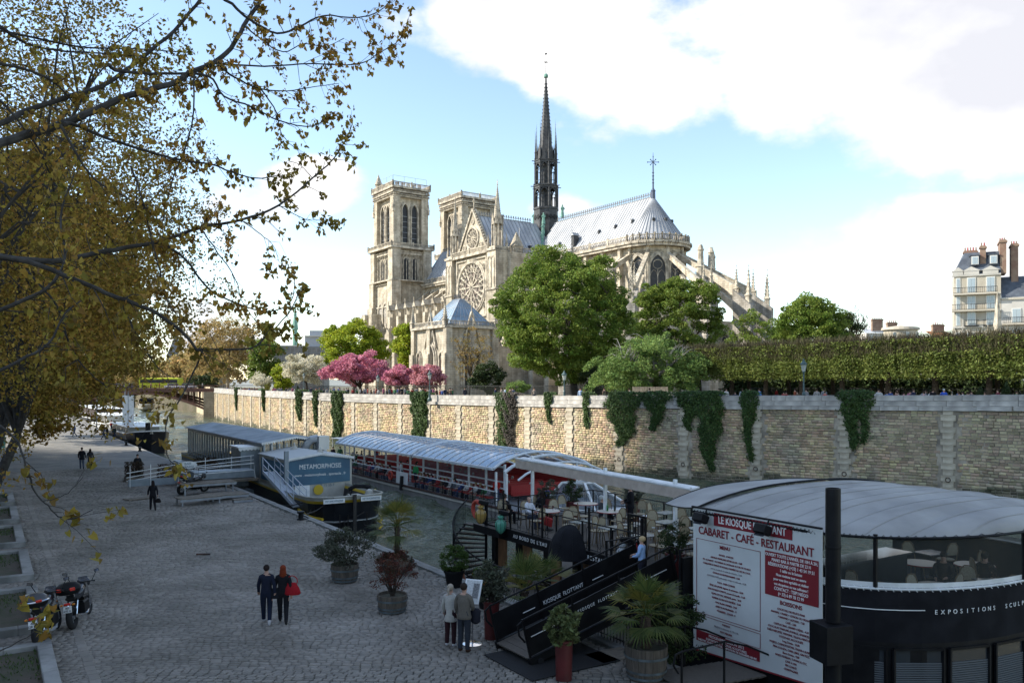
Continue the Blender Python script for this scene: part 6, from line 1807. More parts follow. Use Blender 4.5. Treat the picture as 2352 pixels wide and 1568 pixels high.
# entrance: tall black screen, gate frame
m=MB();m.box(2.72,2.78,4.62,5.42,DZ,DZ+.72)
m.bar((2.75,4.62,DZ),(2.75,4.62,DZ+1.55),.06);m.bar((2.75,5.42,DZ),(2.75,5.42,DZ+1.55),.06);m.bar((2.75,4.62,DZ+1.53),(2.75,5.42,DZ+1.53),.06)
for i in range(6):m.bar((2.75,4.72+i*.12,DZ+.7),(2.75,4.72+i*.12,DZ+1.5),.025)
m.build('entrance_screen',M_black,kb)
m=MB();loop_rail(m,(1.2,1.5),(2.3,1.5),DZ,DZ+1.2,.24);m.box(1.25,1.6,1.42,1.5,DZ,DZ+1.0);m.build('entrance_gate',M_black,kb)
MB().box(2.3,2.6,1.44,1.56,DZ-.2,DZ+2.3).build('red_door_post',M_red,kb)
# canvas roof (vaulted, rounded stern)
NT,NS=24,60
vs=[];fs=[]
for j in range(NS+1):
 s=1.3-6.4*j/NS
 hw=4.5*math.sqrt(max(0.0004,1-(max(0,-2.2-s)/2.9)**2));fall=(hw/4.5)**.75
 for i in range(NT+1):
  t_=-1+2*i/NT
  rib=abs(math.sin((s*.95+(0.25*t_*t_))*math.pi/1.25))**.7
  z=3.66+.42*(1-abs(t_)**2.6)*fall+.09*(rib-.55)*(1-t_**6)*1.3-(.02 if i in(0,NT)else 0)
  vs.append((6.0+t_*hw,s,z))
for j in range(NS):
 for i in range(NT):
  q=j*(NT+1)+i;fs.append((q,q+1,q+NT+2,q+NT+1))
m=MB();m.add(vs,fs);canv=m.build('canvas_roof',M_canvas,kb,smooth=True)
edge=[Vector(vs[j*(NT+1)])for j in range(NS+1)]
m=MB();m.tube([p+Vector((-.02,0,-.03))for p in edge],.032,6)
for k in range(0,len(edge)-1):
 p=edge[k];q=edge[k+1];m.tube([p+Vector((-.05,0,.03)),(p+q)/2+Vector((-.08,0,-.06)),q+Vector((-.05,0,.03))],.008,3)
m.build('roof_edge_pipe',M_black,canv)
for k in range(3,NS-2,6):
 m=MB();m.tube([Vector(vs[k*(NT+1)+i])+Vector((0,0,.006))for i in range(NT+1)],.014,4,cap=False);m.build('roof_seam',M_canvas,canv)
 # raised tent flap over the entrance end
vs=[];fs=[];A_,B_=14,6
for j in range(B_+1):
 f=j/B_
 for i in range(A_+1):
  g_=i/A_;wv=1.5+8.6*g_
  s_in=1.2;s_out=3.6-1.5*max(0,g_-.25)
  z_in=3.71+.44*(1-abs((wv-6)/4.5)**2.6);z_out=z_in-.26+.12*g_
  vs.append((wv+(1.1-1.1*g_)*f,s_in+(s_out-s_in)*f,z_in+(z_out-z_in)*f-.05*math.sin(math.pi*f)))
for j in range(B_):
 for i in range(A_):
  q=j*(A_+1)+i;fs.append((q,q+1,q+A_+2,q+A_+1))
m=MB();m.add(vs,fs);fl=m.build('canvas_flap',M_canvas,kb,smooth=True)
m=MB();m.tube([Vector(vs[i])for i in range(A_+1)],.03,5);m.tube([Vector(vs[B_*(A_+1)+i])for i in range(A_+1)],.02,5);m.tube([Vector(vs[j*(A_+1)])for j in range(B_+1)],.02,5);m.build('flap_edge',M_black,fl)
# bay with clear windows, black band with words, lower dark windows
bay=[(1.5,1.3),(1.5,-1.0),(1.52,-2.3)]+[(6.0-4.48*math.cos(a),-2.2-2.86*math.sin(a))for a in np.linspace(.12,math.pi-.1,22)]+[(10.48,-2.0),(10.5,1.3)]
def band(mb,pts,z0,z1,out_=0.0):
 vs=[(p[0],p[1],z0)for p in pts]+[(p[0],p[1],z1)for p in pts];n=len(pts)
 mb.add(vs,[(i,i+1,n+i+1,n+i)for i in range(n-1)])
m=MB();band(m,bay[2:],1.28,2.50);bb=m.build('black_band',M_blackcloth,kb)
m=MB();band(m,[(p[0]*.997+.004,p[1]*.997)for p in bay[2:]],2.50,2.61);m.build('white_hem',M_white,bb)
m=MB();m.tube([(p[0],p[1],2.47)for p in bay[2:]],.03,6)
for i in range(2,len(bay)-1):
 for f in(0,.33,.66):
  p=Vector(bay[i])+(Vector(bay[i+1])-Vector(bay[i]))*f;m.tube([(p.x,p.y,2.52),(p.x+.02,p.y-.07,2.42)],.009,3)
m.build('lacing',M_white,bb)
for i in(6,13,19):MB().bar((*bay[i],2.5),(*bay[i],3.68),.07).build('window_post',M_black if i!=4 else M_black,kb)
for k in range(2,len(bay)-2,3):
 m=MB();band(m,bay[k:k+4],2.61,3.66);m.build('window',M_clear,kb)
 # words curve with the band: each letter set on it
def along(pts,d):
 for i in range(len(pts)-1):
  a,b=Vector(pts[i]),Vector(pts[i+1]);l=(b-a).length
  if d<=l:return a+(b-a)*(d/l),math.atan2((b-a).y,(b-a).x)
  d-=l
 return Vector(pts[-1]),0
bp=bay[2:];d0=2.85
for ch in "EXPOSITIONS  SCULPTURES  PEINTURES":
 if ch!=' ':
  p,a=along(bp,d0)
  M=Matrix.Translation((p.x,p.y,1.96))@Matrix.Rotation(a,4,'Z')@Matrix.Rotation(math.pi/2,4,'X')@Matrix.Translation((0,0,.012))
  text(ch,bb,M,.14,M_lettering)
 d0+=.155 if ch!=' ' else.12
m=MB()
q=[along(bp,x)for x in np.linspace(.25,2.6,10)]
band(m,[(p.x-.012,p.y-.008)for p,a in q],2.0,2.02);m.build('lettering',M_lettering,bb)
m=MB();band(m,bay[1:],-.85,1.28);m.build('lower_wall',M_black,kb)
M_shut=mat('grey shutter',(.09,.10,.11),rough=.5)
for k,(d1,d2)in enumerate(((.55,1.75),(1.9,3.0),(3.15,4.2),(4.4,5.4))):
 (a,aa),(b_,_)=along(bp,d1),along(bp,d2)
 nrm=Vector(((b_-a).y,-(b_-a).x)).normalized()*.05
 fr=MB();fr.bar((*(a+nrm),.05),(*(b_+nrm),.05),.06);fr.bar((*(a+nrm),1.15),(*(b_+nrm),1.15),.06);fr.bar((*(a+nrm),.05),(*(a+nrm),1.15),.06);fr.bar((*(b_+nrm),.05),(*(b_+nrm),1.15),.06)
 w_ob=fr.build('lower_window',M_black,kb)
 g=MB();g.add([(*(a+nrm*.6),.05),(*(b_+nrm*.6),.05),(*(b_+nrm*.6),1.15),(*(a+nrm*.6),1.15)],[(0,1,2,3)]);g.build('pane',mat('dark window pane',(.03,.035,.04),rough=.15),w_ob)
 sh=MB()
 for z in np.arange(.08,.85,.05):sh.bar((*(a+nrm*.8),z),(*(b_+nrm*.8),z),.02,.03)
 sh.build('shutter',M_shut,w_ob,kind='stuff')
 # menu banner
bn=put('menu_banner',MB().slab([(1.47,1.27,3.70),(1.47,-2.78,3.70),(1.47,-2.78,.12),(1.47,1.27,-.05)],(.03,0,0)).mesh('menu_banner',M_banner),kb)
m=MB();m.bar((1.46,1.27,-.07),(1.46,-2.78,.10),.03,.03);m.build('banner_frame',M_maroon,bn)
MB().tube([(1.45,1.3,3.74),(1.45,-2.8,3.74)],.03,6).build('banner_pole',M_black,bn)
def bt(u,v,s,size,c,al='CENTER',bold=0.0,sx=1.0,off=.0):
 0
 return text(s,bn,FQ(1.455-off,1.27-4.05*u,3.70-v),size,c,align=al,bold=bold,sx=sx)
def brect(u0,u1,v0,v1,m_,th=.004):
 MB().slab([(1.462,1.27-4.05*u0,3.70-v0),(1.462,1.27-4.05*u1,3.70-v0),(1.462,1.27-4.05*u1,3.70-v1),(1.462,1.27-4.05*u0,3.70-v1)],(-th,0,0)).build('print_block',m_,bn)
M_ink=M_maroon;M_inkg=mat('grey print',(.33,.29,.30),rough=.6)
brect(.185,.80,.03,.36,M_maroon);bt(.49,.20,'LE KIOSQUE FLOTTANT',.27,M_lettering,bold=.004,sx=.74)
bt(.50,.56,'CABARET - CAFÉ - RESTAURANT',.29,M_ink,bold=.004,sx=.86)
def frame_rect(u0,u1,v0,v1):
 t_=.006;brect(u0,u1,v0,v0+.012,M_ink);brect(u0,u1,v1-.012,v1,M_ink);brect(u0,u0+t_*.6,v0,v1,M_ink);brect(u1-t_*.6,u1,v0,v1,M_ink)
frame_rect(.03,.565,.78,2.75);frame_rect(.03,.565,2.80,3.18)
brect(.03,.56,3.22,3.50,M_maroon)
bt(.29,3.29,'PROGRAMME SAISON 2012',.10,M_lettering);bt(.29,3.385,'EXPOSITIONS : PHOTOS, SCULPTURES,',.08,M_lettering);bt(.29,3.46,'THÉÂTRE, MARIONNETTES, ANIMATION DE DERNIÈRE HEURE',.072,M_lettering)
brect(.60,.98,.72,1.78,M_maroon)
for i,(s_,z_)in enumerate((("OUVERT TOUTE L'ANNÉE, DE 10H À 2H,",.105),('PIANO BAR À PARTIR DE 23 H',.105),('RÉSERVATIONS (+33) 1 43 54 19 51',.11),('1 table ou le bateau',.10),('Nous mettons tout en œuvre',.09),('pour vous être agréable et réaliser',.09),('vos réceptions ou vos colloques !',.09),('CONTACT : TSIPI NIEGO',.11),('(+ 33) 6 89 78 12 99',.11))):
 bt(.79,.80+i*.112,s_,z_,M_lettering,bold=.001,sx=.80)
bt(.28,.90,'MENU',.13,M_ink,bold=.002)
def lines(u,v0,rows,dv,size,sx=.85):
 for i,(s_,g_)in enumerate(rows):bt(u,v0+i*dv,s_,size,M_inkg if g_ else M_ink,sx=sx)
lines(.29,1.10,[('ENTRÉES - STARTERS',0),('ASPERGES FRANÇAISES RÔTIES AU JUS - 12,00',0),('PIT : LE PARFAIT - DE TERRINE DE CAMPAGNE AU FOIE DE VOLAILLE',0),('CONSOMMÉ ET ÉMINCÉ DE VOLAILLE FERMIÈRE AU LAIT DE COCO,',0),('poireau, vermicelle et racine de coriandre - 12,00',1),('GRAVLAX DE SAUMON MARINÉ - 14,00',0),('HADDOCK FUMÉ, petit poulpe, vinaigre et radis noir - 14,50',1)],.098,.062)
lines(.29,1.82,[('PLATS - MAIN COURSES',0),('ÉPAIS LIEU JAUNE, légumes de printemps - 22,00',0),('JOUE DE BŒUF CONFITE, pomme à la moelle - 21,00',0),('PLUMA DE PORC IBÉRIQUE, purée - 20,50',0),('SUPRÊME DE PINTADE FERMIÈRE - 22,00',0),('VEAU BLANC FERMIER - 24,00',0),('ASSIETTE DE FROMAGES - 11',0),('PÂTISSERIES - GLACES - 9',0)],.105,.066)
lines(.29,2.88,[('FORMULES',0),('BRUNCH, le dimanche de 11h à 16h',1),('PETIT DÉJEUNER',0)],.1,.065)
bt(.79,1.90,'BOISSONS',.14,M_ink,bold=.002)
lines(.79,2.06,[('COCKTAILS DE FRUITS FRAIS',0),('ANANAS + FRAISE + CITRON OU ORANGE',0),('+ BANANE + GOYAVE - 7,50',0),('CAFÉ - 3,00',0),('CAPPUCCINO, GRAND CRÈME - 4,50',0),('CHOCOLAT PARFUMÉ (VANILLE, AMANDE) - 5,00',0),('THÉS PARFUMÉS, VERVEINE, TILLEUL-MENTHE - 4,50',0),('COCKTAILS ALCOOLISÉS',0),('Long Drinks - 10,00',0),('MOJITO, COSMOPOLITAN, TEQUILA SUNRISE,',0),('PIÑA COLADA, CUBA LIBRE, GIN FIZZ,',0),('Short Drinks - 9,00',0),('WHITE RUSSIAN, TI-PUNCH, ETC.',0),('CAVE À VIN',0),('VIN CHAUD',0),('CHAMPAGNES',0)],.092,.072)
m=MB(Matrix.Translation((1.44,1.0,3.52)))
m.box(-.005,.004,-.22,.22,-.02,0);m.box(-.005,.004,-.2,.2,.1,.12)
for i in range(6):m.box(-.005,.004,-.18+i*.07,-.16+i*.07,0,.1)
m.slab([(-.005,.26,-.03),(-.005,-.24,-.03),(-.005,-.18,-.1),(-.005,.2,-.1)],(.009,0,0));m.build('emblem',M_blackcloth,bn)
for s in(.72,-1.32):
 sp_=thing('spotlight',('black floodlight on the rail above the left half of the menu banner' if s>0 else 'black floodlight hanging over the letters of the banner title'),'floodlight',Q(1.3,s,3.55),QROT,'floodlights on the menu banner')
 m=MB();m.cbox((-.12,0,-.02),(.26,.34,.24),0,0,R(25),bev=.03);m.bar((.12,0,.2),(0,0,0),.03);m.build('lamp_housing',M_black,sp_)
 MB().cbox((-.2,0,-.11),(.02,.28,.16),0,0,R(60)).build('lens',M_glassdark,sp_)
 # inside the bay: bar, stools, tables, silhouettes
ins=qthing('bar_counter','polished bar counter inside the glazed stern with glasses on it','bar counter',4.6,-1.6,DZ)
m=MB();m.box(-1.6,1.6,-.3,.3,0,1.15);m.build('counter',M_black,ins);MB().box(-1.7,1.7,-.4,.4,1.15,1.2).build('counter_top',mat('polished counter',(.05,.055,.06),rough=.15),ins)
for i in range(12):
 g=MB();g.lathe([(.03,0),(.035,.14),(.03,.16)],(-1.4+i*.12,-.2,1.2),8);g.build('glass',M_clear,ins)
MB().box(1.6,1.7,-.4,1.2,DZ,3.5).build('inner_partition',M_red,kb)
# stove pipe standing on the quay side
sp_=thing('chimney_pipe','tall black stove pipe with square box in front of the menu banner','chimney pipe',Vector((6.8,17.5,-1.2)),.25)
m=MB();m.lathe([(.155,3.2),(.155,5.98),(.15,6.02),(.13,6.02),(.13,5.6)],(0,0,0),20,cap=False);m.lathe([(.162,4.75),(.168,4.78),(.162,4.81)],(0,0,0),20,cap=False);m.build('upper_pipe',M_black,sp_,smooth=True)
MB().cbox((-.05,0,2.78),(.62,.62,.80),bev=.01).build('damper_box',M_black,sp_)
m=MB();m.tube([(0,0,2.4),(0,0,1.75),(-.05,0,1.55),(-.22,0,1.42),(-.5,0,1.40),(-.85,0,1.25),(-.95,0,.9),(-.95,0,0)],.17,16)
m.build('lower_pipe',M_black,sp_,smooth=True)
# retractable awning on posts
awn=qthing('awning','long white folded awning with a pleated beige valance over the terrace','awning',5.9,0,0)
m=MB();m.slab([(-.22,5.6,3.40),(.18,5.6,3.46),(.18,16.6,3.68),(-.22,16.6,3.62)],(0,0,.06));m.tube([(-.22,5.6,3.46),(-.22,16.6,3.68)],.06,8);m.build('cassette',M_white,awn,smooth=False)
m=MB();nn=40;vs=[]
for i in range(nn+1):
 s=5.6+11.0*i/nn;z=3.42+.2*i/nn;vs+=[(-.26,s,z),(-.26+.03*(i%2),s,z-.36)]
m.add(vs,[(2*i,2*i+2,2*i+3,2*i+1)for i in range(nn)]);m.build('valance',mat('beige valance',(.50,.42,.35),rough=.9,col2=(.40,.33,.28),scale=2),awn)
for s in(10.5,15.6,6.6):MB().bar((0,s,DZ),(0,s,3.55+.02*s),.11).build('awning_post',M_white,awn)
# gangway with lettered sides
gw=thing('gangway','black gangway with lettered side panels rising from the quay','gangway',Q(-3.15,3.1,0),QROT)
RL=4.9;rise=math.atan2(1.22,RL)
GM=Matrix.Translation((0,0,.13))@Matrix.Rotation(-rise,4,'Y')
for i in range(22):MB(GM).cbox((.12+i*.222,0,.02),(.21,1.5,.04)).build('plank',M_deckw,gw)
for sgn in(-1,1):MB(GM).box(0,RL,sgn*.8-.05,sgn*.8+.05,-.14,.05).build('side_beam',M_black,gw)
for sgn in(-1,1):
 y=sgn*.79
 p=MB(GM);p.slab([(.10,y,.08),(RL+.35,y,.08),(RL+.35,y,.92),(.10,y,.80)],(0,.03,0));pn=p.build('side_panel',M_black,gw)
 text('KIOSQUE  FLOTTANT',pn,GM@Matrix.Translation((2.4,y-.006,.47 if sgn>0 else.60))@Matrix.Rotation(math.pi/2,4,'X'),.165 if sgn>0 else.12,M_lettering,bold=0,sx=.88,space=1.0 if sgn>0 else 1.4)
 for(a,b)in(((1.0,1.4),(3.45,3.85))if sgn>0 else((.2,1.3),(3.6,4.9))):MB(GM).cbox(((a+b)/2,y-.01,.47 if sgn>0 else.56),(b-a,.012,.02)).build('lettering',M_lettering,pn)
 h=MB(GM);h.tube([(.0,y,.5),(-.12,y,.72),(-.1,y,.98),(.12,y,1.06),(RL+.3,y,1.12),(RL+.5,y,.98),(RL+.46,y,.7),(RL+.3,y,.6)],.027,7)
 for x in(.06,1.6,3.2,RL+.25):h.bar((x,y,-.1),(x,y,1.08),.045)
 h.build('handrail',M_black,gw)
m=MB();m.cyl((.3,-.9,.09),(.3,.9,.09),.08,n=10);m.build('roller',M_rubber,gw)
t=thing('floor_mat','dark flat mat lying on the cobbles below the gangway','mat',Q(-3.2,2.6,.012),QROT);MB().box(-.5,2.2,-1.25,1.0,0,.02).build('mat',M_rubber,t)
t=thing('floor_mat','small brown mat on the quay behind the oleander pot','mat',Q(-.9,1.8,.012),QROT);MB().box(-.6,.6,-.4,.4,0,.02).build('mat',M_wood,t)
# second gangway rails at the lower right corner
hr=thing('handrail','pair of dark curved steel handrails below the menu banner','handrail',Q(0,0,0),QROT)
for y,x0 in((.15,-1.5),(-1.25,-1.6)):
 m=MB();m.tube([(x0+.1,y,.55),(x0-.05,y,.75),(x0,y,.98),(x0+.2,y,1.02),(x0+1.6,y,1.02),(x0+2.3,y,.8),(x0+3.4,y,.3)],.025,7)
 for x in(x0+.2,x0+1.55):m.bar((x,y,0),(x,y,1.0),.04)
 m.build('rail',M_black,hr)
for i in range(10):MB().cbox((-1.0+i*.26,-.55,.1-.02*i),(.25,1.3,.04)).build('plank',M_deckw,hr)
# quay fence in front of the boat
fn=qthing('quay_fence','low black iron fence along the quay edge behind the big palm barrel','fence',-.12,1.2,0)
m=MB();m.bar((0,0,.95),(0,2.9,.95),.04);m.bar((0,0,.12),(0,2.9,.12),.03)
for i in range(22):m.bar((0,i*.135,0),(0,i*.135,.95),.018)
m.build('railing',M_black,fn)
fn2=qthing('quay_fence','short looped iron fence along the quay edge left of the gangway','fence',-.12,4.2,0)
m=MB();loop_rail(m,(0,0),(0,5.0),0,.95);m.build('railing',M_black,fn2)
# tables and chairs on the terrace
def make_chair():
 t=thing('bistro_chair','x','chair');t.scale=(1.12,1.12,1.12)
 MB().lathe([(.02,.455),(.2,.455),(.215,.465),(.2,.478),(.02,.478)],(0,0,0),14).build('seat',M_rattan,t)
 m=MB();m.torus((0,0,.46),.21,.014,'Z',16,5)
 bk=[(-.17,-.17,.44),(-.185,-.21,.66),(-.15,-.235,.84),(-.07,-.25,.92),(.07,-.25,.92),(.15,-.235,.84),(.185,-.21,.66),(.17,-.17,.44)]
 m.tube(bk,.016,6);m.build('frame',M_bamboo,t)
 m=MB();vs=[(-.15,-.205,.60),(.15,-.205,.60),(-.165,-.215,.70),(.165,-.215,.70),(-.13,-.235,.83),(.13,-.235,.83),(-.06,-.245,.90),(.06,-.245,.90)]
 m.add(vs+[(a,b-.012,c)for a,b,c in vs],[(0,1,3,2),(2,3,5,4),(4,5,7,6),(8,10,11,9),(10,12,13,11),(12,14,15,13)]);m.build('backrest',M_rattan,t)
 for sx in(-1,1):
  for sy in(-1,1):MB().tube([(sx*.16,sy*.15,.46),(sx*.20,sy*.21,0)],[.016,.013],6).build('leg',M_bamboo,t)
 return t
def make_table(rnd,red=False):
 t=thing('bistro_table','x','table')
 if rnd:MB().lathe([(.5,.72),(.5,.75)],(0,0,0),20).build('table_top',M_marble if not red else mat('cream table top',(.55,.5,.42),rough=.4),t);MB().torus((0,0,.735),.5,.016,'Z',24,5).build('edge',M_red if red else M_chrome,t)
 else:MB().cbox((0,0,.735),(.78,.62,.03),bev=.008).build('table_top',M_marble,t)
 MB().lathe([(.24,0),(.24,.03),(.05,.06),(.035,.1),(.035,.72)],(0,0,0),10).build('pedestal',M_black,t)
 return t
chair0=make_chair();tabS=make_table(False);tabR=make_table(True,True)
used={'c':False,'s':False,'r':False}
def tput(kind,w,s,rz,label,group):
 src={'c':chair0,'s':tabS,'r':tabR}[kind]
 if not used[kind]:
  used[kind]=True;src.location=Q(w,s,DZ+.003);src.rotation_euler=(0,0,QROT+rz);src['label']=label;src['group']=group;return src
 return dup(src,Q(w,s,DZ+.003),QROT+rz,label,group)
rows_=['far river rail','second row from the river','middle row','quay side row']
cols_=['nearest the entrance screen','by the awning post','in the middle of the terrace','just past the dome awning','close to the white shirted man','at the far end']
tid=0
for c_i,s in enumerate((2.5,4.1,5.7,7.3,8.9)):
 for r_i,w in enumerate((7.45,6.0,4.75,3.6)):
  if c_i==0 and r_i==3 or c_i==4 and r_i in(1,2):continue
  jw,js=random.uniform(-.1,.1),random.uniform(-.15,.15)
  tput('s',w+jw,s+js,random.uniform(-.15,.15),f'rectangular marble table in the {rows_[r_i]}, {cols_[c_i]}','marble tables on the restaurant terrace')
  if(c_i,r_i)in((0,0),):
   pass
  for k,(ds,rz)in enumerate(((.62,math.pi),(-.62,0))):
   side='beyond its table' if k==0 else 'before its table'
   tput('c',w+jw+random.uniform(-.08,.08),s+js+ds+random.uniform(-.05,.12)*(1 if ds>0 else-1),rz+random.uniform(-.5,.5),f'rattan chair {side}, {rows_[r_i]}, {cols_[c_i]}','rattan bistro chairs on the terrace')
for(w,s,lb)in((3.9,11.6,'round cream table with wine glasses in front of the white shirted man'),(6.4,12.4,'round cream table between two potted plants near the river rail'),(5.9,10.2,'round cream table of the two elderly men by the awning post')):
 tput('r',w,s,0,lb,'round red edged tables')
for(w,s,rz,lb)in((3.6,12.5,math.pi,'rattan chair under the man in the white shirt'),(3.0,11.0,.3,'rattan chair at the rail side of the round wine table'),(4.6,12.3,2.2,'rattan chair empty beyond the round wine table'),(4.4,10.7,-.4,'rattan chair on the near side of the round wine table'),(5.8,13.0,math.pi,'rattan chair by the potted ball at the round table'),(6.9,11.6,-.8,'tilted rattan chair near the river rail'),(5.2,10.9,-2.2,'rattan chair left of the elderly men'),(6.5,9.8,1.4,'rattan chair at the elderly men table, river side'),(5.6,9.4,.1,'rattan chair in front of the elderly men'),(3.2,13.6,-1.0,'rattan chair by the top of the spiral stair'),(4.9,13.5,-2.6,'rattan chair behind the dark glass screen'),(7.4,10.2,2.0,'rattan chair pushed against the river rail')):
 tput('c',w,s,rz,lb,'rattan bistro chairs on the terrace')
def seat_at(w,s):p=Q(w,s,DZ+.0);return(p.x,p.y,p.z)
DIRQ=lambda dw,ds:math.atan2((N2*dw+E2*ds).y,(N2*dw+E2*ds).x)-math.pi/2
person('bald man in a white shirt seated at the round wine table',seat_at(3.6,12.45),DIRQ(.3,-1),'sit_lean',(.55,.56,.6),(.05,.06,.09),'bald',h=1.76,full=False)
person('person in black seated at the stair head with back to the rail',seat_at(3.2,13.6),DIRQ(1,.2),'sit',BLK,BLK,'short',(.03,.02,.015),1.72)
person('dark curly haired person in black behind the glass screen',seat_at(4.95,13.5),DIRQ(.2,1),'sit',BLK,BLK,'long',(.02,.012,.01),1.7)
person('white haired person in a dark waistcoat standing at the terrace table',seat_at(6.1,10.95),DIRQ(.4,-1),'sit_lean',(.05,.05,.055),(.03,.03,.035),'short',(.5,.5,.48),1.75)
person('heavy bald man in a black jacket leaning over the terrace table',Q(6.55,9.75,DZ),DIRQ(-.9,.5),'arms_front',BLK,BLK,'bald',(.3,.3,.3),1.78,coat=(.85,BLK))
person('blond boy in a light blue shirt at the top of the gangway',Q(.95,2.75,DZ-.1),DIRQ(-.6,1),'arms_front',(.27,.40,.62),(.02,.02,.03),'short',(.45,.33,.18),1.50,full=True)
for(w,s,lb,a)in((6.7,-2.6,'dark silhouette of a guest seated behind the stern window',2.0),(7.6,-3.2,'dark silhouette of a guest leaning at the right of the stern window',-1.5),(3.6,-.8,'barman silhouette behind the bar in the dark interior',.5)):
 person(lb,Q(w,s,DZ)if 'barman' in lb else seat_at(w,s),QROT+a,'stand' if 'barman' in lb else 'sit_lean',BLK,BLK,'short',(.02,.015,.01),1.75)
tput('r',7.2,-1.7,0,'round table with a glass seen through the stern window','round red edged tables')
for k,(w,s_)in enumerate(((5.0,-3.4),(6.6,-3.9),(8.2,-2.6),(8.8,-1.0),(3.4,-2.6))):
 tput('s' if k%2 else 'r',w,s_,k,'table seen through the stern windows, '+['in the middle of the bay','beside the centre post','near the river side','deepest inside','nearest the stove pipe'][k],'tables behind the stern windows')
 for q in(0,1):tput('c',w+.55*math.cos(k*2+q*3),s_+.55*math.sin(k*2+q*3),k*2+q*3,'rattan chair behind the stern windows, '+['left','right'][q]+' chair of the table '+['in the middle','by the post','near the river','deepest inside','near the pipe'][k],'chairs behind the stern windows')
 # table clutter
def bottle(label,p,col):
 t=thing('bottle',label,'bottle',p);MB().lathe([(.036,0),(.036,.19),(.014,.25),(.014,.31)],(0,0,0),10).build('bottle_body',mat('bottle '+label[:5],col,rough=.1,alpha=.8),t,smooth=True)
bottle('green bottle on the elderly men table',Q(5.85,10.3,DZ+.75),(.03,.2,.05));bottle('dark bottle beside the green one',Q(6.05,10.1,DZ+.75),(.02,.03,.02))
for i,(w,s)in enumerate(((3.8,11.7),(4.1,11.5))):
 t=thing('wine_glass',('wine glass nearer the white shirted man' if i==0 else 'wine glass nearer the river'),'glass',Q(w,s,DZ+.75));MB().lathe([(.035,0),(.005,.01),(.005,.09),(.035,.12),(.04,.17),(.03,.2)],(0,0,0),10).build('bowl',mat('red wine glass',(.12,.01,.02),rough=.1,alpha=.8),t,smooth=True)
t=thing('cloth','red cloth hanging from the edge of the wine table','cloth',Q(3.55,11.2,DZ+.45),QROT);MB().cbox((0,0,0),(.08,.6,.34),.3,.2,bev=.02).build('fabric',M_red,t)
for i,(w,s)in enumerate(((7.4,2.6),(7.5,4.6),(6.0,4.6),(4.75,4.7),(6.05,6.4),(4.7,6.4),(3.6,6.3),(3.6,8.2))):
 t=thing('ashtray','small round ashtray on a marble table, '+['far river row near the entrance','far river row second table','second row by the post','middle row by the post','second row centre','middle row centre','rail side row centre','rail side row past the awning'][i],'ashtray',Q(w,s,DZ+.755),0,'ashtrays on the terrace tables');MB().lathe([(.05,0),(.06,.035),(.045,.035),(.04,.01)],(0,0,0),10).build('bowl',M_white,t)
 # lanterns, life ring, extinguisher
def lantern(label,w,s,z,col,k=1.0):
 t=thing('lantern',label,'lantern',Q(w,s,z),0,'coloured glass lanterns on the rail');t.scale=(k,k,k)
 gm=mat('lantern glass %.2f'%col[0],col,rough=.12,alpha=.75,spec=.8)
 prof=[(.06,0),(.12,.05),(.16,.12),(.2,.25),(.22,.38),(.19,.5),(.12,.58),(.07,.6),(.13,.66),(.12,.72),(.05,.76)]
 m=MB();n=24;vs=[];fs=[]
 for(r_,z_)in prof:
  for k_ in range(n):
   a=2*math.pi*k_/n;rr=r_*(1+.07*math.cos(a*8));vs.append((rr*math.cos(a),rr*math.sin(a),z_-.3))
 for i in range(len(prof)-1):
  for k_ in range(n):fs.append((i*n+k_,i*n+(k_+1)%n,i*n+n+(k_+1)%n,i*n+n+k_))
 m.add(vs,fs);m.build('glass_bowl',gm,t,smooth=True)
 m=MB();m.cbox((.12,0,.56),(.42,.26,.16),0,0,R(12),bev=.03);m.bar((0,0,.45),(.1,0,.52),.04)
 for k_ in range(8):a=k_*math.pi/4;m.tube([(r_*1.08*math.cos(a),r_*1.08*math.sin(a),z_-.3)for r_,z_ in prof[:8]],.006,3)
 m.build('lamp_cap',M_black,t)
lantern('amber glass lantern at the top of the spiral stair',2.3,14.0,DZ+.35,(.42,.27,.07),1.0)
lantern('green glass lantern beside the amber one',2.35,12.55,DZ+.15,(.10,.36,.25),.95)
lantern('clear glass lantern next to the gangway panel',2.35,5.25,DZ+.25,(.45,.46,.46),.95)
t=qthing('life_ring','red life ring hung by the stair head','life ring',2.45,14.55,DZ+.55);MB().torus((0,0,0),.33,.085,'X',24,8).build('ring',mat('faded life ring red',(.38,.05,.03),rough=.6),t,smooth=True)
t=qthing('fire_extinguisher','red fire extinguisher hung on the entrance screen','extinguisher',2.62,4.9,DZ+.15);m=MB();m.lathe([(.02,0),(.08,.02),(.08,.42),(.03,.5),(.03,.56)],(0,0,0),12);m.build('cylinder_tank',M_red,t,smooth=True);MB().cbox((0,0,.56),(.12,.04,.06)).build('valve',M_black,t)
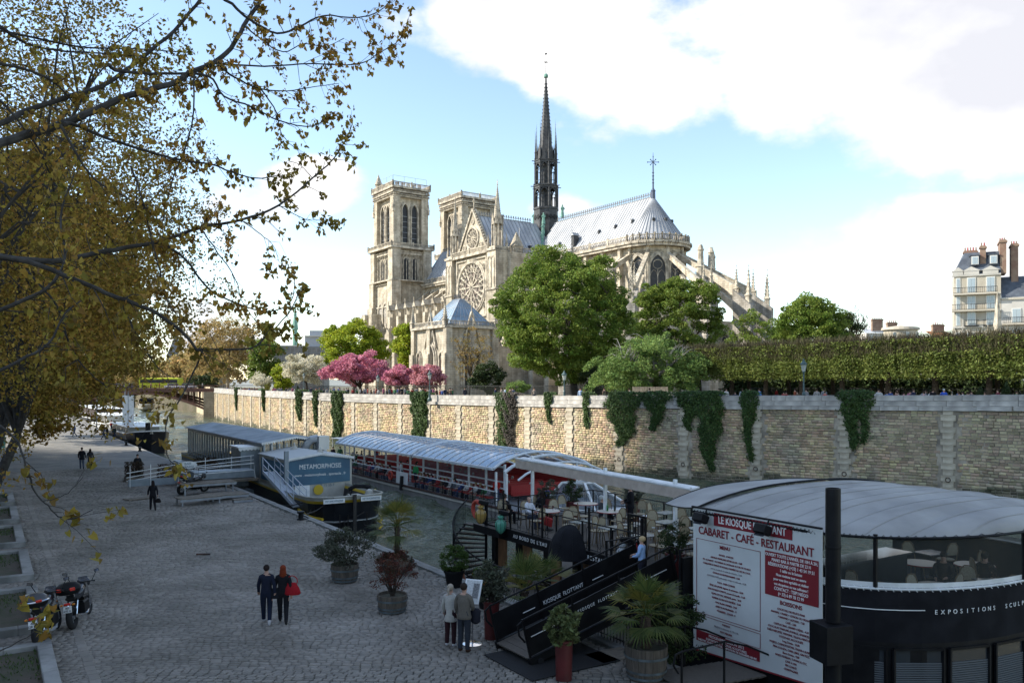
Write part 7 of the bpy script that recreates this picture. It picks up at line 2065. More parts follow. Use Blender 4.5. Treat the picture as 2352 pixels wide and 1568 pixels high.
# ===== METAMORPHOSIS THEATRE BARGE
M_hullb=mat('navy black hull',(0.008,0.009,0.013),rough=.35,col2=(.015,.017,.022),scale=1.2,spec=.4)
M_cream=mat('cream grey paint',(0.40,0.39,0.35),rough=.55,col2=(.33,.32,.28),scale=2)
M_yellow=mat('yellow paint',(0.50,0.34,0.02),rough=.5)
M_blueban=mat('blue banner print',(0.035,0.09,0.15),rough=.55,col2=(.06,.16,.23),scale=.45)
M_pav=mat('grey blue paint',(0.24,0.28,0.31),rough=.5,col2=(.19,.225,.25),scale=2)
M_zinc=mat('pale ribbed roof',(0.42,0.46,0.52),rough=.55,col2=(.27,.31,.36),scale=.6,var=.06)
br_=qthing('theatre_barge','moored theatre barge with black and yellow bow and blue banner front','boat')
def hull_rings(z_s,outline,par,mats,name='hull'):
 0
 pass
def bow_outline(flare,s_bow,s_stern,w0,w1):
 wc=(w0+w1)/2;hw=(w1-w0)/2+flare;pts=[]
 for i in range(11):
  a=math.pi*i/10
  pts.append((wc-hw*math.copysign(abs(math.cos(a))**.62,math.cos(a)),s_bow+5.0-(5.0+flare*2.2)*math.sin(a)**.62))
 return pts+[(w1+flare*.3,s_stern),(w0-flare*.3,s_stern)]
def ring_hull(mb,rings,zf):
 vs=[];n=len(rings[0]);fs=[]
 for r_i,ring in enumerate(rings):
  for k,p in enumerate(ring):vs.append((p[0],p[1],zf(r_i,p)))
 for r_i in range(len(rings)-1):
  for k in range(n):fs.append((r_i*n+k,r_i*n+(k+1)%n,(r_i+1)*n+(k+1)%n,(r_i+1)*n+k))
 mb.add(vs,fs)
SB=29.4
def sheer(z,p,amt=1.0):return z+amt*max(0,(SB+9-p[1])/9)**1.6*.55
R0=bow_outline(-.35,SB,74,2.2,6.9);R1=bow_outline(-.05,SB,74,2.2,6.9);R2=bow_outline(.02,SB,74,2.2,6.9);R3=bow_outline(.05,SB,74,2.2,6.9)
m=MB();ring_hull(m,[R0,R1],lambda i,p:WATER-.5 if i==0 else sheer(-.18,p,1.0));hb=m.build('hull',M_hullb,br_)
m=MB();ring_hull(m,[R1,R2],lambda i,p:sheer(-.18,p)if i==0 else sheer(-.02,p));m.build('yellow_stripe',M_yellow,br_)
m=MB();ring_hull(m,[R2,R3],lambda i,p:sheer(-.02,p)if i==0 else sheer(.16,p));m.build('bulwark',M_cream,br_)
m=MB();m.tube([(p[0],p[1],sheer(.18,p))for p in R3[:11]],.05,6);m.build('gunwale',M_cream,hb)
m=MB();m.prism([(p[0]*.98+.09,p[1]+.05)for p in bow_outline(-.1,SB,74,2.2,6.9)],-.75,-.70);m.build('deck',mat('pale deck paint',(.36,.37,.36),rough=.7),br_)
m=MB();m.box(4.45,4.65,SB-.26,SB-.1,WATER,.85);m.build('stem_post',M_hullb,hb)
for x0,x1,zc in((6.05,6.98,-.95),(6.05,6.98,-1.35)):
 m=MB();pp=[p for p in bow_outline(-.0,SB,74,2.2,6.9)[7:11]];m.tube([(p[0]+.03,p[1]-.03,zc)for p in pp],.07,6);m.build('yellow_fender',M_yellow,hb)
m=MB();pp=bow_outline(.0,SB,74,2.2,6.9)[0:4];m.tube([(p[0]-.03,p[1],-.55)for p in pp],.09,6);m.build('yellow_fender',M_yellow,hb)
for wv,sv in((3.7,SB+.02),(4.15,SB-.12),(5.3,SB-.02)):
 a=MB(Matrix.Translation((wv,sv-.08,-.55)));a.bar((0,0,.3),(0,0,-.45),.07);a.tube([(-.24,0,-.12),(-.2,-.03,-.4),(0,-.04,-.5),(.2,-.03,-.4),(.24,0,-.12)],.045,6);a.build('anchor',M_black,hb)
for wv in(3.35,5.55):
 p=MB();p.box(wv-.62,wv+.62,SB-.16,SB-.10,.42,.66);q=p.build('name_plate',M_white,hb)
 text('METAMORPHOSIS',q,FS(wv,SB-.165,.54),.17,M_blueban,sx=.78)
 # wheelhouse / front cabin with banner
CW0,CW1,CS0,CS1=2.2,6.75,39.2,45.6
m=MB();m.box(CW0,CW1,CS0,CS1,-.75,2.02);cab=m.build('cabin',M_cream,br_)
m=MB();m.slab([(CW0-.12,CS0-.15,2.02),(CW0-.12,CS1,2.02),((CW0+CW1)/2,CS1,2.38),((CW0+CW1)/2,CS0-.15,2.38)],(0,0,.06));m.slab([((CW0+CW1)/2,CS0-.15,2.38),((CW0+CW1)/2,CS1,2.38),(CW1+.12,CS1,2.02),(CW1+.12,CS0-.15,2.02)],(0,0,.06))
m.add([(CW0,CS0,2.02),(CW1,CS0,2.02),((CW0+CW1)/2,CS0,2.36)],[(0,1,2)]);m.build('roof',mat('pale cabin roof',(.46,.47,.46),rough=.6),cab)
def scallops(mb,a,b,n):
 a=Vector(a);b=Vector(b)
 for i in range(n):
  p=a+(b-a)*(i/n);q=a+(b-a)*((i+1)/n);c=(p+q)/2
  mb.slab([p,q,q-Vector((0,0,.10)),c-Vector((0,0,.2)),p-Vector((0,0,.10))],(0,-.02,0))
m=MB();scallops(m,(CW0-.1,CS0-.16,2.1),((CW0+CW1)/2,CS0-.16,2.44),17);scallops(m,((CW0+CW1)/2,CS0-.16,2.44),(CW1+.1,CS0-.16,2.1),17);m.build('scalloped_trim',M_white,cab)
m=MB();m.slab([(CW0+.05,CS0-.04,.25),(CW1-.15,CS0-.04,.42),(CW1-.15,CS0-.04,1.95),((CW0+CW1)/2,CS0-.04,2.27),(CW0+.05,CS0-.04,1.95)],(0,.02,0));ban=m.build('banner',M_blueban,cab)
text('METAMORPHOSIS',ban,FS(4.5,CS0-.05,1.52),.46,M_lettering,sx=.80,bold=-.002);text('www . metamorphosis . spectacle . fr',ban,FS(4.5,CS0-.05,.98),.255,M_lettering,sx=.93)
m=MB();m.slab([(CW0-.03,CS1-.6,.3),(CW0-.03,CS0+.1,.3),(CW0-.03,CS0+.1,1.8),(CW0-.03,CS1-.6,1.8)],(-.02,0,0));b2_=m.build('banner',M_blueban,cab)
for i,s_ in enumerate(('Théâtre','Spectacle','Magie','Cabaret')):text(s_,b2_,FQ(CW0-.055,CS0+1.0+i*1.3,1.05),.26,M_lettering)
text('P 15 55 F',cab,FS(5.0,CS0-.02,.22),.26,M_blueban)
MB().box(2.75,3.75,CS0-.05,CS0+.1,-.72,.3).build('door',M_white,cab);MB().lathe([(.02,0),(.34,0),(.34,.03),(.02,.03)],(0,0,0),20).build('yellow_disc',M_yellow,cab).matrix_local=Matrix.Translation((4.35,CS0-.06,-.05))@Matrix.Rotation(math.pi/2,4,'X')
# fore-deck gear
m=MB();m.torus((0,0,0),.3,.035,'X',18,6)
for k in range(5):a=k*math.pi/5;m.bar((0,.3*math.cos(a),.3*math.sin(a)),(0,-.3*math.cos(a),-.3*math.sin(a)),.03)
m.cyl((.05,0,0),(.9,0,0),.16);m.box(.3,.75,-.3,.3,-.6,.25);o_=m.build('anchor_winch',M_cream,br_);o_.location=(4.9,SB+3.0,.15)
m=MB();m.tube([(3.4,SB+4,-.7),(3.4,SB+4,-.1),(3.5,SB+4,.15),(3.7,SB+4,.22),(3.9,SB+4,.12),(3.95,SB+4,-.1)],.06,8);m.build('vent_pipe',M_cream,br_)
m=MB();m.cyl((2.7,SB+3,-.7),(2.7,SB+3,-.25),.14);m.cyl((2.95,SB+3.1,-.7),(2.95,SB+3.1,-.25),.14);m.cyl((2.5,SB+3,-.35),(3.1,SB+3.1,-.35),.06);m.build('bollard',M_black,br_)
m=MB();m.lathe([(.02,0),(.28,.02),(.3,.2),(.2,.42),(.02,.5)],(6.4,SB+3.6,.1),12);m.cyl((6.4,SB+3.6,-.7),(6.4,SB+3.6,.15),.08);m.build('cowl',M_cream,br_,smooth=True)
m=MB();m.tube([(5.2,SB+4.2,.55),(5.6,SB+4.1,.75),(6.2,SB+4.1,.7),(6.6,SB+4.2,.6)],.13,8);m.bar((5.4,SB+4.2,-.7),(5.4,SB+4.2,.6),.06);m.bar((6.4,SB+4.2,-.7),(6.4,SB+4.2,.6),.06);m.build('folded_sail',M_blackcloth,br_,smooth=True)
m=MB();m.torus((7.0,SB+4.4,.05),.35,.06,'X',16,6);m.build('rope_ring',M_yellow,br_)
m=MB();m.lathe([(.22,0),(.24,.05),(.1,.25),(.02,.3)],(4.9,CS0+1.2,2.35),12);m.lathe([(.35,0),(.05,.35)],(4.2,CS0+4.6,2.35),10);m.build('roof_vent',M_cream,cab)
m=MB();m.tube([(5.6,CS1+.2,2.1),(5.7,CS1-.1,2.6),(6.0,CS1-.3,2.95),(6.4,CS1-.5,3.0)],.3,12);m.box(6.3,7.1,CS1-1.0,CS1-.2,2.2,3.2);m.build('air_duct',M_chrome if False else mat('galvanised duct',(.42,.44,.46),rough=.4,metal=.5),cab)
def shear_bow(o,acc=True):
 for c in o.children:
  if c.matrix_basis.translation.length>.01 or c.data is None:
   p=c.matrix_basis.translation
   if p.y<39:c.location.x-=.16*(39-p.y)
  else:
   for v in c.data.vertices:
    if v.co.y<39:v.co.x-=.16*(39-v.co.y)
  shear_bow(c)
shear_bow(br_)
# mooring ropes
ropes=thing('mooring_rope','slack dark mooring ropes from the barge bow to the quay bollard','rope',(0,0,0))
def rope(mb,a,b,sag,r_=.03):
 a=Vector(a);b=Vector(b);mb.tube([a+(b-a)*(i/10)-Vector((0,0,sag*4*(i/10)*(1-i/10)))for i in range(11)],r_,5)
m=MB();bo=Q(-.75,27.3,.3)
rope(m,Q(1.7,SB+3,.1),bo,.4);rope(m,Q(1.9,SB+1.2,.35),bo,.2);rope(m,Q(4.9,SB+1.0,.3),bo,.9);rope(m,Q(1.4,SB+4,.0),Q(-.8,35.5,.15),.3)
m.build('rope',mat('dark rope',(.03,.028,.027),rough=.9),ropes)
def bollard(label,w,s):
 t=thing('mooring_bollard',label,'bollard',Q(w,s,0),0,'mooring bollards on the quay edge');MB().lathe([(.2,0),(.2,.06),(.13,.1),(.12,.32),(.2,.36),(.2,.44),(.05,.47)],(0,0,0),14).build('post',M_black,t,smooth=True)
bollard('dark iron mooring bollard beside the theatre barge bow',-.75,27.3);bollard('iron mooring bollard by the far quay corner',-.8,90);bollard('iron bollard level with the glass pavilion',-.8,80)
# white boarding stair on the quay side
bs=MB()
for y in(0,.9):
 bs.bar((2.0,41.2-y*0,1.15)if y==0 else(1.2,41.2,1.15),(2.0,34.6,-.35)if y==0 else(1.2,34.6,-.35),.06,.22)
 for h_ in(.45,.9):bs.bar((2.0 if y==0 else 1.2,41.2,1.2+h_),(2.0 if y==0 else 1.2,34.6,-.3+h_),.04)
 for k in range(6):
  f=k/5;bs.bar((2.0 if y==0 else 1.2,41.2-6.6*f,1.15-1.5*f),(2.0 if y==0 else 1.2,41.2-6.6*f,2.15-1.5*f),.05)
bs.slab([(1.2,41.2,1.1),(2.0,41.2,1.1),(2.0,34.6,-.42),(1.2,34.6,-.42)],(0,0,.05));bs.build('boarding_ramp',mat('pale blue grey metal',(.42,.46,.52),rough=.45),br_)
MB().box(1.85,2.1,38.4,38.65,-.7,2.7).build('mast_post',M_pav,br_)
# glass pavilion
PW0,PW1,PS0,PS1=2.57,7.2,46.0,72.2
m=MB();m.box(PW0-1.2,PW1+.3,PS0-.6,PS1+1.5,WATER-.3,-.55);m.box(PW0,PW1,PS0,PS1,-.55,-.4);pv=m.build('pontoon',M_pav,br_)
pw=MB()
for i in range(27):
 s_=PS0+(PS1-PS0)*i/26
 MB().cbox((PW0,s_,1.15),(.10,.22 if i%2 else.34,3.1)).build('mullion',M_pav,pv)
 if i%2==0:MB().cbox((PW1,s_,1.15),(.10,.2,3.1)).build('mullion',M_pav,pv)
pw.bar((PW0,PS0,2.62),(PW0,PS1,2.62),.18,.28);pw.bar((PW1,PS0,2.62),(PW1,PS1,2.62),.18,.28);pw.bar((PW0-.05,PS0,.55),(PW0-.05,PS1,.55),.05);pw.bar((PW0-.05,PS0,.2),(PW0-.05,PS1,.2),.05)
pw.build('frame',M_pav,pv)
M_pglass=mat('pavilion glass',(.16,.20,.22),rough=.12,alpha=.42,spec=.8)
for i in range(13):
 a=PS0+(PS1-PS0)*i/13;b=PS0+(PS1-PS0)*(i+1)/13
 m=MB();m.add([(PW0+.04,b-.05,-.3),(PW0+.04,a+.05,-.3),(PW0+.04,a+.05,2.5),(PW0+.04,b-.05,2.5)],[(0,1,2,3)]);m.build('pane',M_pglass,pv)
 m=MB();m.add([(PW1-.04,b-.05,-.3),(PW1-.04,a+.05,-.3),(PW1-.04,a+.05,2.5),(PW1-.04,b-.05,2.5)],[(0,1,2,3)]);m.build('pane',M_pglass,pv)
PC=(PW0+PW1)/2
m=MB()
for a,b in(((PW0-.25,2.72),(PC,3.12)),((PC,3.12),(PW1+.25,2.72))):
 m.slab([(a[0],PS0-.5,a[1]),(a[0],PS1+.4,a[1]),(b[0],PS1+.4,b[1]),(b[0],PS0-.5,b[1])],(0,0,.07))
pr=m.build('roof',M_zinc,pv)
m=MB()
for i in range(60):
 s_=PS0-.4+27.0*i/60
 m.bar((PW0-.25,s_,2.81),(PC,s_,3.21),.05,.05);m.bar((PC,s_,3.21),(PW1+.25,s_,2.81),.05,.05)
m.build('roof_rib',M_zinc,pr,kind='stuff')
m=MB();scallops(m,(PW0-.25,PS0-.52,2.80),(PC,PS0-.52,3.20),15);scallops(m,(PC,PS0-.52,3.20),(PW1+.25,PS0-.52,2.80),15);m.build('scalloped_trim',M_white,pr)
for i in range(9):
 x=PW0+.1+(PW1-PW0-.2)*i/8;MB().cbox((x,PS0,1.2),(.1,.1,3.0)).build('mullion',M_white,pv)
 if i<8:m=MB();m.add([(x+.05,PS0+.02,-.3),(x+(PW1-PW0-.2)/8-.05,PS0+.02,-.3),(x+(PW1-PW0-.2)/8-.05,PS0+.02,2.6),(x+.05,PS0+.02,2.6)],[(0,1,2,3)]);m.build('pane',M_pglass,pv)
ac=MB();ac.box(6.3,7.3,PS0-.35,PS0-.02,1.5,2.6);aco=ac.build('air_conditioner',M_white,pv);m=MB();m.torus((6.7,PS0-.37,2.05),.3,.03,'Y',18,5);m.lathe([(.02,0),(.28,0)],(6.7,0,0),14);m.build('fan_grille',M_grey,aco)
m=MB();m.box(PW0-1.6,PW0,PS0+.6,PS0+3.4,2.35,2.47);scallops(m,(PW0-1.6,PS0+.58,2.36),(PW0,PS0+.58,2.42),6);m.build('porch_roof',M_white,pv)
MB().box(PW0-1.4,PW0,PS0+.8,PS0+3.2,-.4,2.3).build('porch',M_pav,pv)
# furniture blur inside the pavilion: row of tables
for i in range(5):MB().box(4.2,5.6,PS0+3+i*4.6,PS0+4.6+i*4.6,-.4,.35).build('table',M_wood,pv)
# quay-side gangway, platforms and rails by the pavilion
ga=qthing('boarding_platform','grey ribbed boarding platforms and white rails before the pavilion barge','platform',0,0,0)
m=MB();m.box(-3.4,1.6,43.4,45.2,.35,.5);m.box(-3.3,-3.1,43.5,45.1,0,.35);m.box(-.6,-.4,43.5,45.1,0,.35);m.build('platform',M_wood,ga)
m=MB()
for z in(.95,1.2,1.5):m.tube([(-6.5,46.6,z-.5),(-3.0,46.4,z),(2.0,46.4,z+.35)],.03,6)
for x in(-6.3,-5,-3.2,-1.4,.4,1.8):m.bar((x,46.4,.0),(x,46.4,1.55 if x<-3 else 1.85),.04)
for z in(1.0,1.45):
 m.tube([(-2.8,43.4,z-.9 if False else.5),(-2.7,43.4,z),(1.2,43.4,z+.1),(1.3,43.4,.5)],.028,6)
m.build('white_rail',M_white,ga)
m=MB();m.box(-6.4,2.2,46.5,46.62,.1,.55);m.box(-2.6,1.4,44.0,45.6,.55,1.05);m.build('side_plate',M_pav,ga)
sg=MB();sg.lathe([(.02,0),(.5,0),(.5,.05),(.02,.05)],(0,0,0),24,sx=1.25,sy=.55);so=sg.build('oval_sign',M_white,ga);so.matrix_local=Matrix.Translation((-2.6,46.30,1.38))@Matrix.Rotation(math.pi/2,4,'X')
text('BAR',so,Matrix.Translation((0,.1,.056)),.26,M_blueban);text('TERRASSE',so,Matrix.Translation((0,-.12,.056)),.22,M_blueban,sx=.85)
for(w,s,a,lx,ly,z,lb)in((-4.0,36.2,.1,2.4,1.3,.42,'low grey timber platform on legs nearest the camera'),(-2.2,37.6,.05,2.6,1.6,.30,'long flat timber platform beside the barge stair'),(-6.6,40.2,.3,1.7,.9,.06,'weathered boards lying flat left of the dark motorcycle'),(-1.6,35.6,.0,1.1,.6,.18,'pale crate at the foot of the barge stair'),(-2.6,40.6,.08,3.4,1.6,.75,'raised platform edged in grey behind the motorcycle')):
 t=thing('wooden_platform',lb,'platform',Q(w,s,0),QROT+a,'platforms stacked on the quay by the barges')
 nb=int(lx/.2)
 for i in range(nb):MB().cbox((-lx/2+(i+.5)*lx/nb,0,z),(lx/nb-.015,ly,.05)).build('plank',M_wood,t)
 if z>.1:
  for sx in(-1,1):
   for sy in(-1,1):MB().box(sx*lx*.44-.04,sx*lx*.44+.04,sy*ly*.42-.04,sy*ly*.42+.04,0,z-.03).build('leg',M_grey,t)
  MB().box(-lx/2,lx/2,-ly/2,-ly/2+.05,z-.16,z-.026).build('apron',M_grey,t)
t=thing('debris_bar','short rusty bar lying on the cobbles','bar',G(467,1274,0),.1);MB().cbox((0,0,.04),(.55,.09,.06)).build('bar',mat('rusty iron',(.09,.05,.035)),t)
# box hedge troughs by the pavilion gangway
def planter_box(label,w,s,n,lx,ly,z0=.3):
 t=thing('hedge_planter',label,'planter',Q(w,s,0),QROT,'dark hedges by the pavilion');MB().box(-lx/2,lx/2,-ly/2,ly/2,0,z0).build('trough',M_wood,t)
 P=np.stack([RNG.uniform(-lx/2,lx/2,n),RNG.uniform(-ly/2,ly/2,n),RNG.uniform(z0,z0+1.1,n)],1);V,F=kites(P,.1,.3);np_mesh('foliage',V,F,leaf_mat('red brown hedge',(.06,.03,.02),(.04,.045,.02)),t)
planter_box('reddish brown hedge trough behind the white rails',-2.2,48.0,4000,4.2,.8);planter_box('reddish shrub pot at the left end of the white rails',-5.4,51.0,1800,1.2,1.2);planter_box('dark hedge clump at the corner of the pavilion',-.3,51.5,2500,1.6,1.2)
# red kayak
t=thing('kayak','small red and white kayak lying beside the motorcycle','kayak',G(440,1098,0),.5);m=MB();m.lathe([(.02,0),(.28,.06),(.34,.18),(.26,.2),(.2,.12),(.02,.1)],(0,0,0),16,sx=3.2,sy=1);m.build('shell',M_red,t,smooth=True);m=MB();m.torus((0,0,.2),.33,.03,'Z',20,5);o_=m.build('rim',M_white,t);o_.scale=(3.1,.98,1)
# ===== TOUR BOAT
tb=qthing('tour_boat','long river tour boat with curved glass roof and red seats','boat')
TW0,TW1,TS0,TS1=13.3,20.9,31.6,60.5
TC=(TW0+TW1)/2
M_thull=mat('grey tour hull',(.24,.235,.23),rough=.5,col2=(.18,.17,.17),scale=1.5)
hb=[(TW0,TS1+2),(TW0,27.5),(TW0+1.4,24.5),(TC,21.2),(TW1-1.4,24.5),(TW1,27.5),(TW1,TS1+2)]
m=MB();m.prism(hb[::-1],WATER-.4,-.92);m.build('hull',M_thull,tb)
m=MB()
for i in range(len(hb)-1):m.bar((*hb[i],-1.12),(*hb[i+1],-1.12),.14,.12)
m.build('rub_rail',mat('cream rub rail',(.45,.43,.38),rough=.6),tb)
m=MB()
for i in range(len(hb)-1):m.bar((*hb[i],-.92),(*hb[i+1],-.92),.16,.09)
m.build('deck_edge',mat('dark red brown edge',(.06,.025,.02),rough=.6),tb)
m=MB();m.prism([(p[0]*.99+.15,p[1])for p in hb[::-1]],-.92,-.88);m.build('deck',mat('grey deck',(.2,.21,.22),rough=.7),tb)
# roof arch: left edge z 1.5, apex 2.45
def arch(f):
 return(TW0+.25+(TW1-TW0-.5)*f,1.48+.98*math.sin(math.pi*min(1,max(0,f)))**.75)
NA=8;NP=22
for seg,(s0,s1)in enumerate(((TS0,43.6),(44.1,TS1))):
 n=11 if seg==0 else 14
 for i in range(n):
  a=s0+(s1-s0)*i/n;b=s0+(s1-s0)*(i+1)/n
  for(f0,f1)in((0,.36),(.36,.64),(.64,1)):
   vs=[];K=4
   for k in range(K+1):
    x,z=arch(f0+(f1-f0)*k/K);vs+=[(x,a+.05,z),(x,b-.05,z)]
   MB().add(vs,[(2*k,2*k+1,2*k+3,2*k+2)for k in range(K)]).build('roof_pane',M_roofglass,tb,smooth=True)
 m=MB()
 for i in range(n+1):
  s_=s0+(s1-s0)*i/n;big=i in(0,n)
  m.tube([(arch(k/12)[0],s_,arch(k/12)[1]+.02)for k in range(13)],.10 if big else.035,5)
 for f in(0,.36,.64,1):x,z=arch(f);m.bar((x,s0,z),(x,s1,z),.08 if f not in(0,1)else.18,.07 if f not in(0,1)else.16)
 m.build('roof_frame',M_whitemetal,tb)
 # open arch ahead of the roof
m=MB()
m.tube([(arch(k/12)[0],30.2,arch(k/12)[1]-.1)for k in range(13)],.11,6);m.tube([(arch(k/12)[0],28.6,arch(k/12)[1]-.45)for k in range(13)],.07,6)
for f in(.15,.35,.5,.65,.85):x,z=arch(f);m.bar((x,28.6,z-.42),(x,31.6,z-.02),.06)
m.bar((TW0+.3,30.2,-.9),(TW0+.3,30.2,1.4),.14);m.bar((TW1-.3,30.2,-.9),(TW1-.3,30.2,1.4),.14);m.bar((TW1-.3,28.6,-.9),(TW1-.3,28.6,1.0),.12)
m.build('front_arch',M_whitemetal,tb)
PXI=TW0+1.15
m=MB()
for s_ in np.linspace(TS0,TS1,13):
 m.bar((PXI,s_,-.9),(PXI,s_,1.75),.13);m.bar((TW1-.5,s_,-.9),(TW1-.5,s_,1.5),.12)
for z in(.55,.12):m.bar((PXI,TS0,z),(PXI,TS1,z),.07,.09)
m.bar((PXI,TS0,1.55),(PXI,TS1,1.55),.1,.12)
for s_ in(31.4,30.1):m.bar((PXI-.8,s_,-.9),(PXI-.8,s_,1.3),.12);
m.build('cabin_frame',M_white,tb)
for i in range(5):
 a=TS0+.2+i*2.4;m=MB();m.add([(PXI+.02,a+2.2,.18),(PXI+.02,a,.18),(PXI+.02,a,1.5),(PXI+.02,a+2.2,1.5)],[(0,1,2,3)]);m.build('pane',M_glass,tb)
m=MB()
for z in(-.15,-.35,-.55,-.72):m.bar((TW0+.05,31,z),(TW0+.05,TS1+1.5,z),.025)
for s_ in np.linspace(31,TS1+1.5,22):m.bar((TW0+.05,s_,-.9),(TW0+.05,s_,.1),.045)
for k in range(len(hb)-1):
 if hb[k][1]<=31.5 or hb[k+1][1]<=31.5:
  a,b=Vector(hb[k]),Vector(hb[k+1]);
  if a.y>31.5:a=Vector((a.x,31.0))
  if b.y>31.5:b=Vector((b.x,31.0))
  for z in(-.5,.0):m.bar((*a,z),(*b,z),.035)
m.build('side_rail',M_black,tb)
m=MB();m.bar((TW0+.05,31,.08),(TW0+.05,44,.08),.05,.06);m.bar((TW0+.05,46.5,.08),(TW0+.05,TS1+1.5,.08),.05,.06);m.box(TW0+.02,TW0+.08,44.2,46.3,-.85,.1);m.build('white_handrail',M_white,tb)
for s_ in np.linspace(TS0+.6,TS1-1,26):
 MB().box(PXI+.9,TW1-1.4,s_-.22,s_+.05,-.5,-.4).box(PXI+.9,TW1-1.4,s_+.02,s_+.1,-.5,.22).build('seat_row',M_red,tb)
MB().box(PXI+.25,PXI+.35,44.8,53,-.88,.1).build('red_panel',M_red,tb);MB().box(TW1-.75,TW1-.6,TS0,44,-.88,.9).build('red_panel',M_red,tb)
MB().box(TW0+.15,TW0+.7,TS0+.4,43.8,-.5,-.42).build('side_bench',M_red,tb);MB().box(TW0+.15,TW0+.7,47,TS1,-.5,-.42).build('side_bench',M_red,tb)
m=MB();m.bar((TW0-.07,45.0,-.2),(TW0-.12,45.1,-1.3),.22);m.build('fender',M_rubber,tb)
# bow cabin: raked windscreen pyramid and white nose
b0=[(TC-2.3,27.8,-.55),(TC+2.3,27.8,-.55),(TC+1.5,23.4,-.5),(TC-1.5,23.4,-.5)];t0=[(TC-1.0,27.4,.85),(TC+1.0,27.4,.85),(TC+.3,26.0,.9),(TC-.3,26.0,.9)]
m=MB();m.add(b0+t0,[(0,1,5,4),(1,2,6,5),(2,3,7,6),(3,0,4,7),(4,5,6,7)]);m.build('windscreen',M_glass,tb)
m=MB()
for i in range(4):m.bar(b0[i],t0[i],.14);m.bar(b0[i],b0[(i+1)%4],.14);m.bar(t0[i],t0[(i+1)%4],.12)
m.build('windscreen_frame',M_white,tb)
m=MB();m.add([(TC-1.9,24.6,-.9),(TC+1.9,24.6,-.9),(TC,20.9,-.75),(TC-1.5,24.2,-.35),(TC+1.5,24.2,-.35),(TC,22.0,-.45)],[(0,2,5,3),(2,1,4,5),(3,5,4),(0,3,4,1)]);m.build('nose',M_white,tb)
text('be',tb,Matrix.Translation((TW0-.02,26.2,-1.15))@Matrix.Rotation(math.pi/2,4,'Z').inverted()@Matrix.Rotation(math.pi/2,4,'X'),.4,M_lettering)
m=MB();m.box(TC-1.2,TC+1.2,21.6,22.3,-.75,-.65);m.build('bow_bench',M_white,tb)
m=MB();m.box(TW0+2,TW1-2,TS1+1,TS1+6,1.55,1.62);
for x in(TW0+2.1,TW1-2.1):
 for y in(TS1+1.2,TS1+5.8):m.bar((x,y,-.9),(x,y,1.55),.08)
m.build('stern_canopy',M_white,tb)
m=MB();m.prism([(TW0+.3,TS1+2),(TW1-.3,TS1+2),(TW1-1.2,TS1+8),(TW0+1.2,TS1+8)],WATER-.3,-.9);m.build('stern_hull',M_thull,tb)
t=qthing('life_ring','red life ring on the rail of the tour boat','life ring',TW0-.02,47.3,-.35);MB().torus((0,0,0),.32,.085,'X',22,8).build('ring',MATS['faded life ring red'],t)
# passengers
PALE=[((.04,.07,.2),'blue'),((.02,.02,.025),'black'),((.25,.03,.03),'red'),((.22,.22,.23),'grey'),((.45,.44,.42),'white'),((.03,.035,.06),'navy'),((.10,.07,.05),'brown'),((.35,.12,.18),'pink'),((.05,.14,.07),'green'),((.12,.13,.15),'slate')]
LEGC=[((.05,.07,.13),'jeans'),((.02,.02,.03),'dark trousers'),((.2,.18,.15),'khaki trousers'),((.09,.12,.18),'light jeans')]
faceq=DIRQ(-1,-.1)
pn_=0
rs=random.Random(4)
ORD=['first','second','third','fourth','fifth','sixth','seventh','eighth','ninth','tenth','eleventh','twelfth','thirteenth','fourteenth','fifteenth','sixteenth','seventeenth','eighteenth','nineteenth','twentieth']
for grp,(s0,s1,n,nm)in enumerate(((TS0+.8,43.4,18,'front side bench'),(48.5,TS1-.4,14,'rear side bench'))):
 for i in range(n):
  s_=s0+(s1-s0)*(i+.3)/n
  (c,cn),(l,ln_)=rs.choice(PALE),rs.choice(LEGC)
  p=Q(TW0+.55,s_,-.92)
  person(f'tour passenger in {cn}, {ln_}, {ORD[i]} from the bow on the {nm}',p,faceq+rs.uniform(-.4,.4),rs.choice(['sit','sit_lean']),c,l,rs.choice(['short','long','pony']),rs.choice([(.02,.015,.01),(.08,.05,.03),(.25,.18,.1),(.3,.29,.28)]),rs.uniform(1.55,1.78),False,rs.random()<.5,'passengers along the side of the tour boat')
for i in range(16):
 s_=TS0+1+i*1.75;(c,cn),(l,ln_)=rs.choice(PALE),rs.choice(LEGC)
 w=TW0+rs.uniform(2.6,5.2)
 person(f'tour passenger in {cn} inside under the glass roof, {ORD[i]} from the bow',Q(w,s_,-.88),DIRQ(0,-1)+rs.uniform(-.3,.3),'sit',c,l,rs.choice(['short','long']),rs.choice([(.02,.015,.01),(.3,.25,.16),(.4,.38,.36)]),rs.uniform(1.6,1.78),False,rs.random()<.5,'passengers inside the tour boat')
person('tour passenger in a bright red hooded top standing at the front rail',Q(TW0+.7,31.9,-.88),faceq+.8,'arms_front',(.34,.02,.015),(.05,.06,.1),'short',(.34,.02,.015),1.7,group='passengers along the side of the tour boat')
person('tour passenger in green standing in the doorway of the boat',Q(TW0+.8,44.3,-.88),faceq+.3,'stand',(.04,.28,.10),(.03,.03,.05),'short',(.04,.03,.02),1.72,group='passengers along the side of the tour boat')
person('tour passenger in a white hooded top standing beside the life ring',Q(TW0+.6,46.6,-.88),faceq+2.2,'stand',(.5,.5,.5),(.02,.02,.03),'short',(.04,.03,.02),1.7,group='passengers along the side of the tour boat')
person('tour passenger in blue seated near the front arch',Q(TW0+3.2,29.6,-.88),faceq,'sit',(.05,.09,.28),(.05,.05,.08),'short',(.3,.25,.2),1.75,group='passengers inside the tour boat')
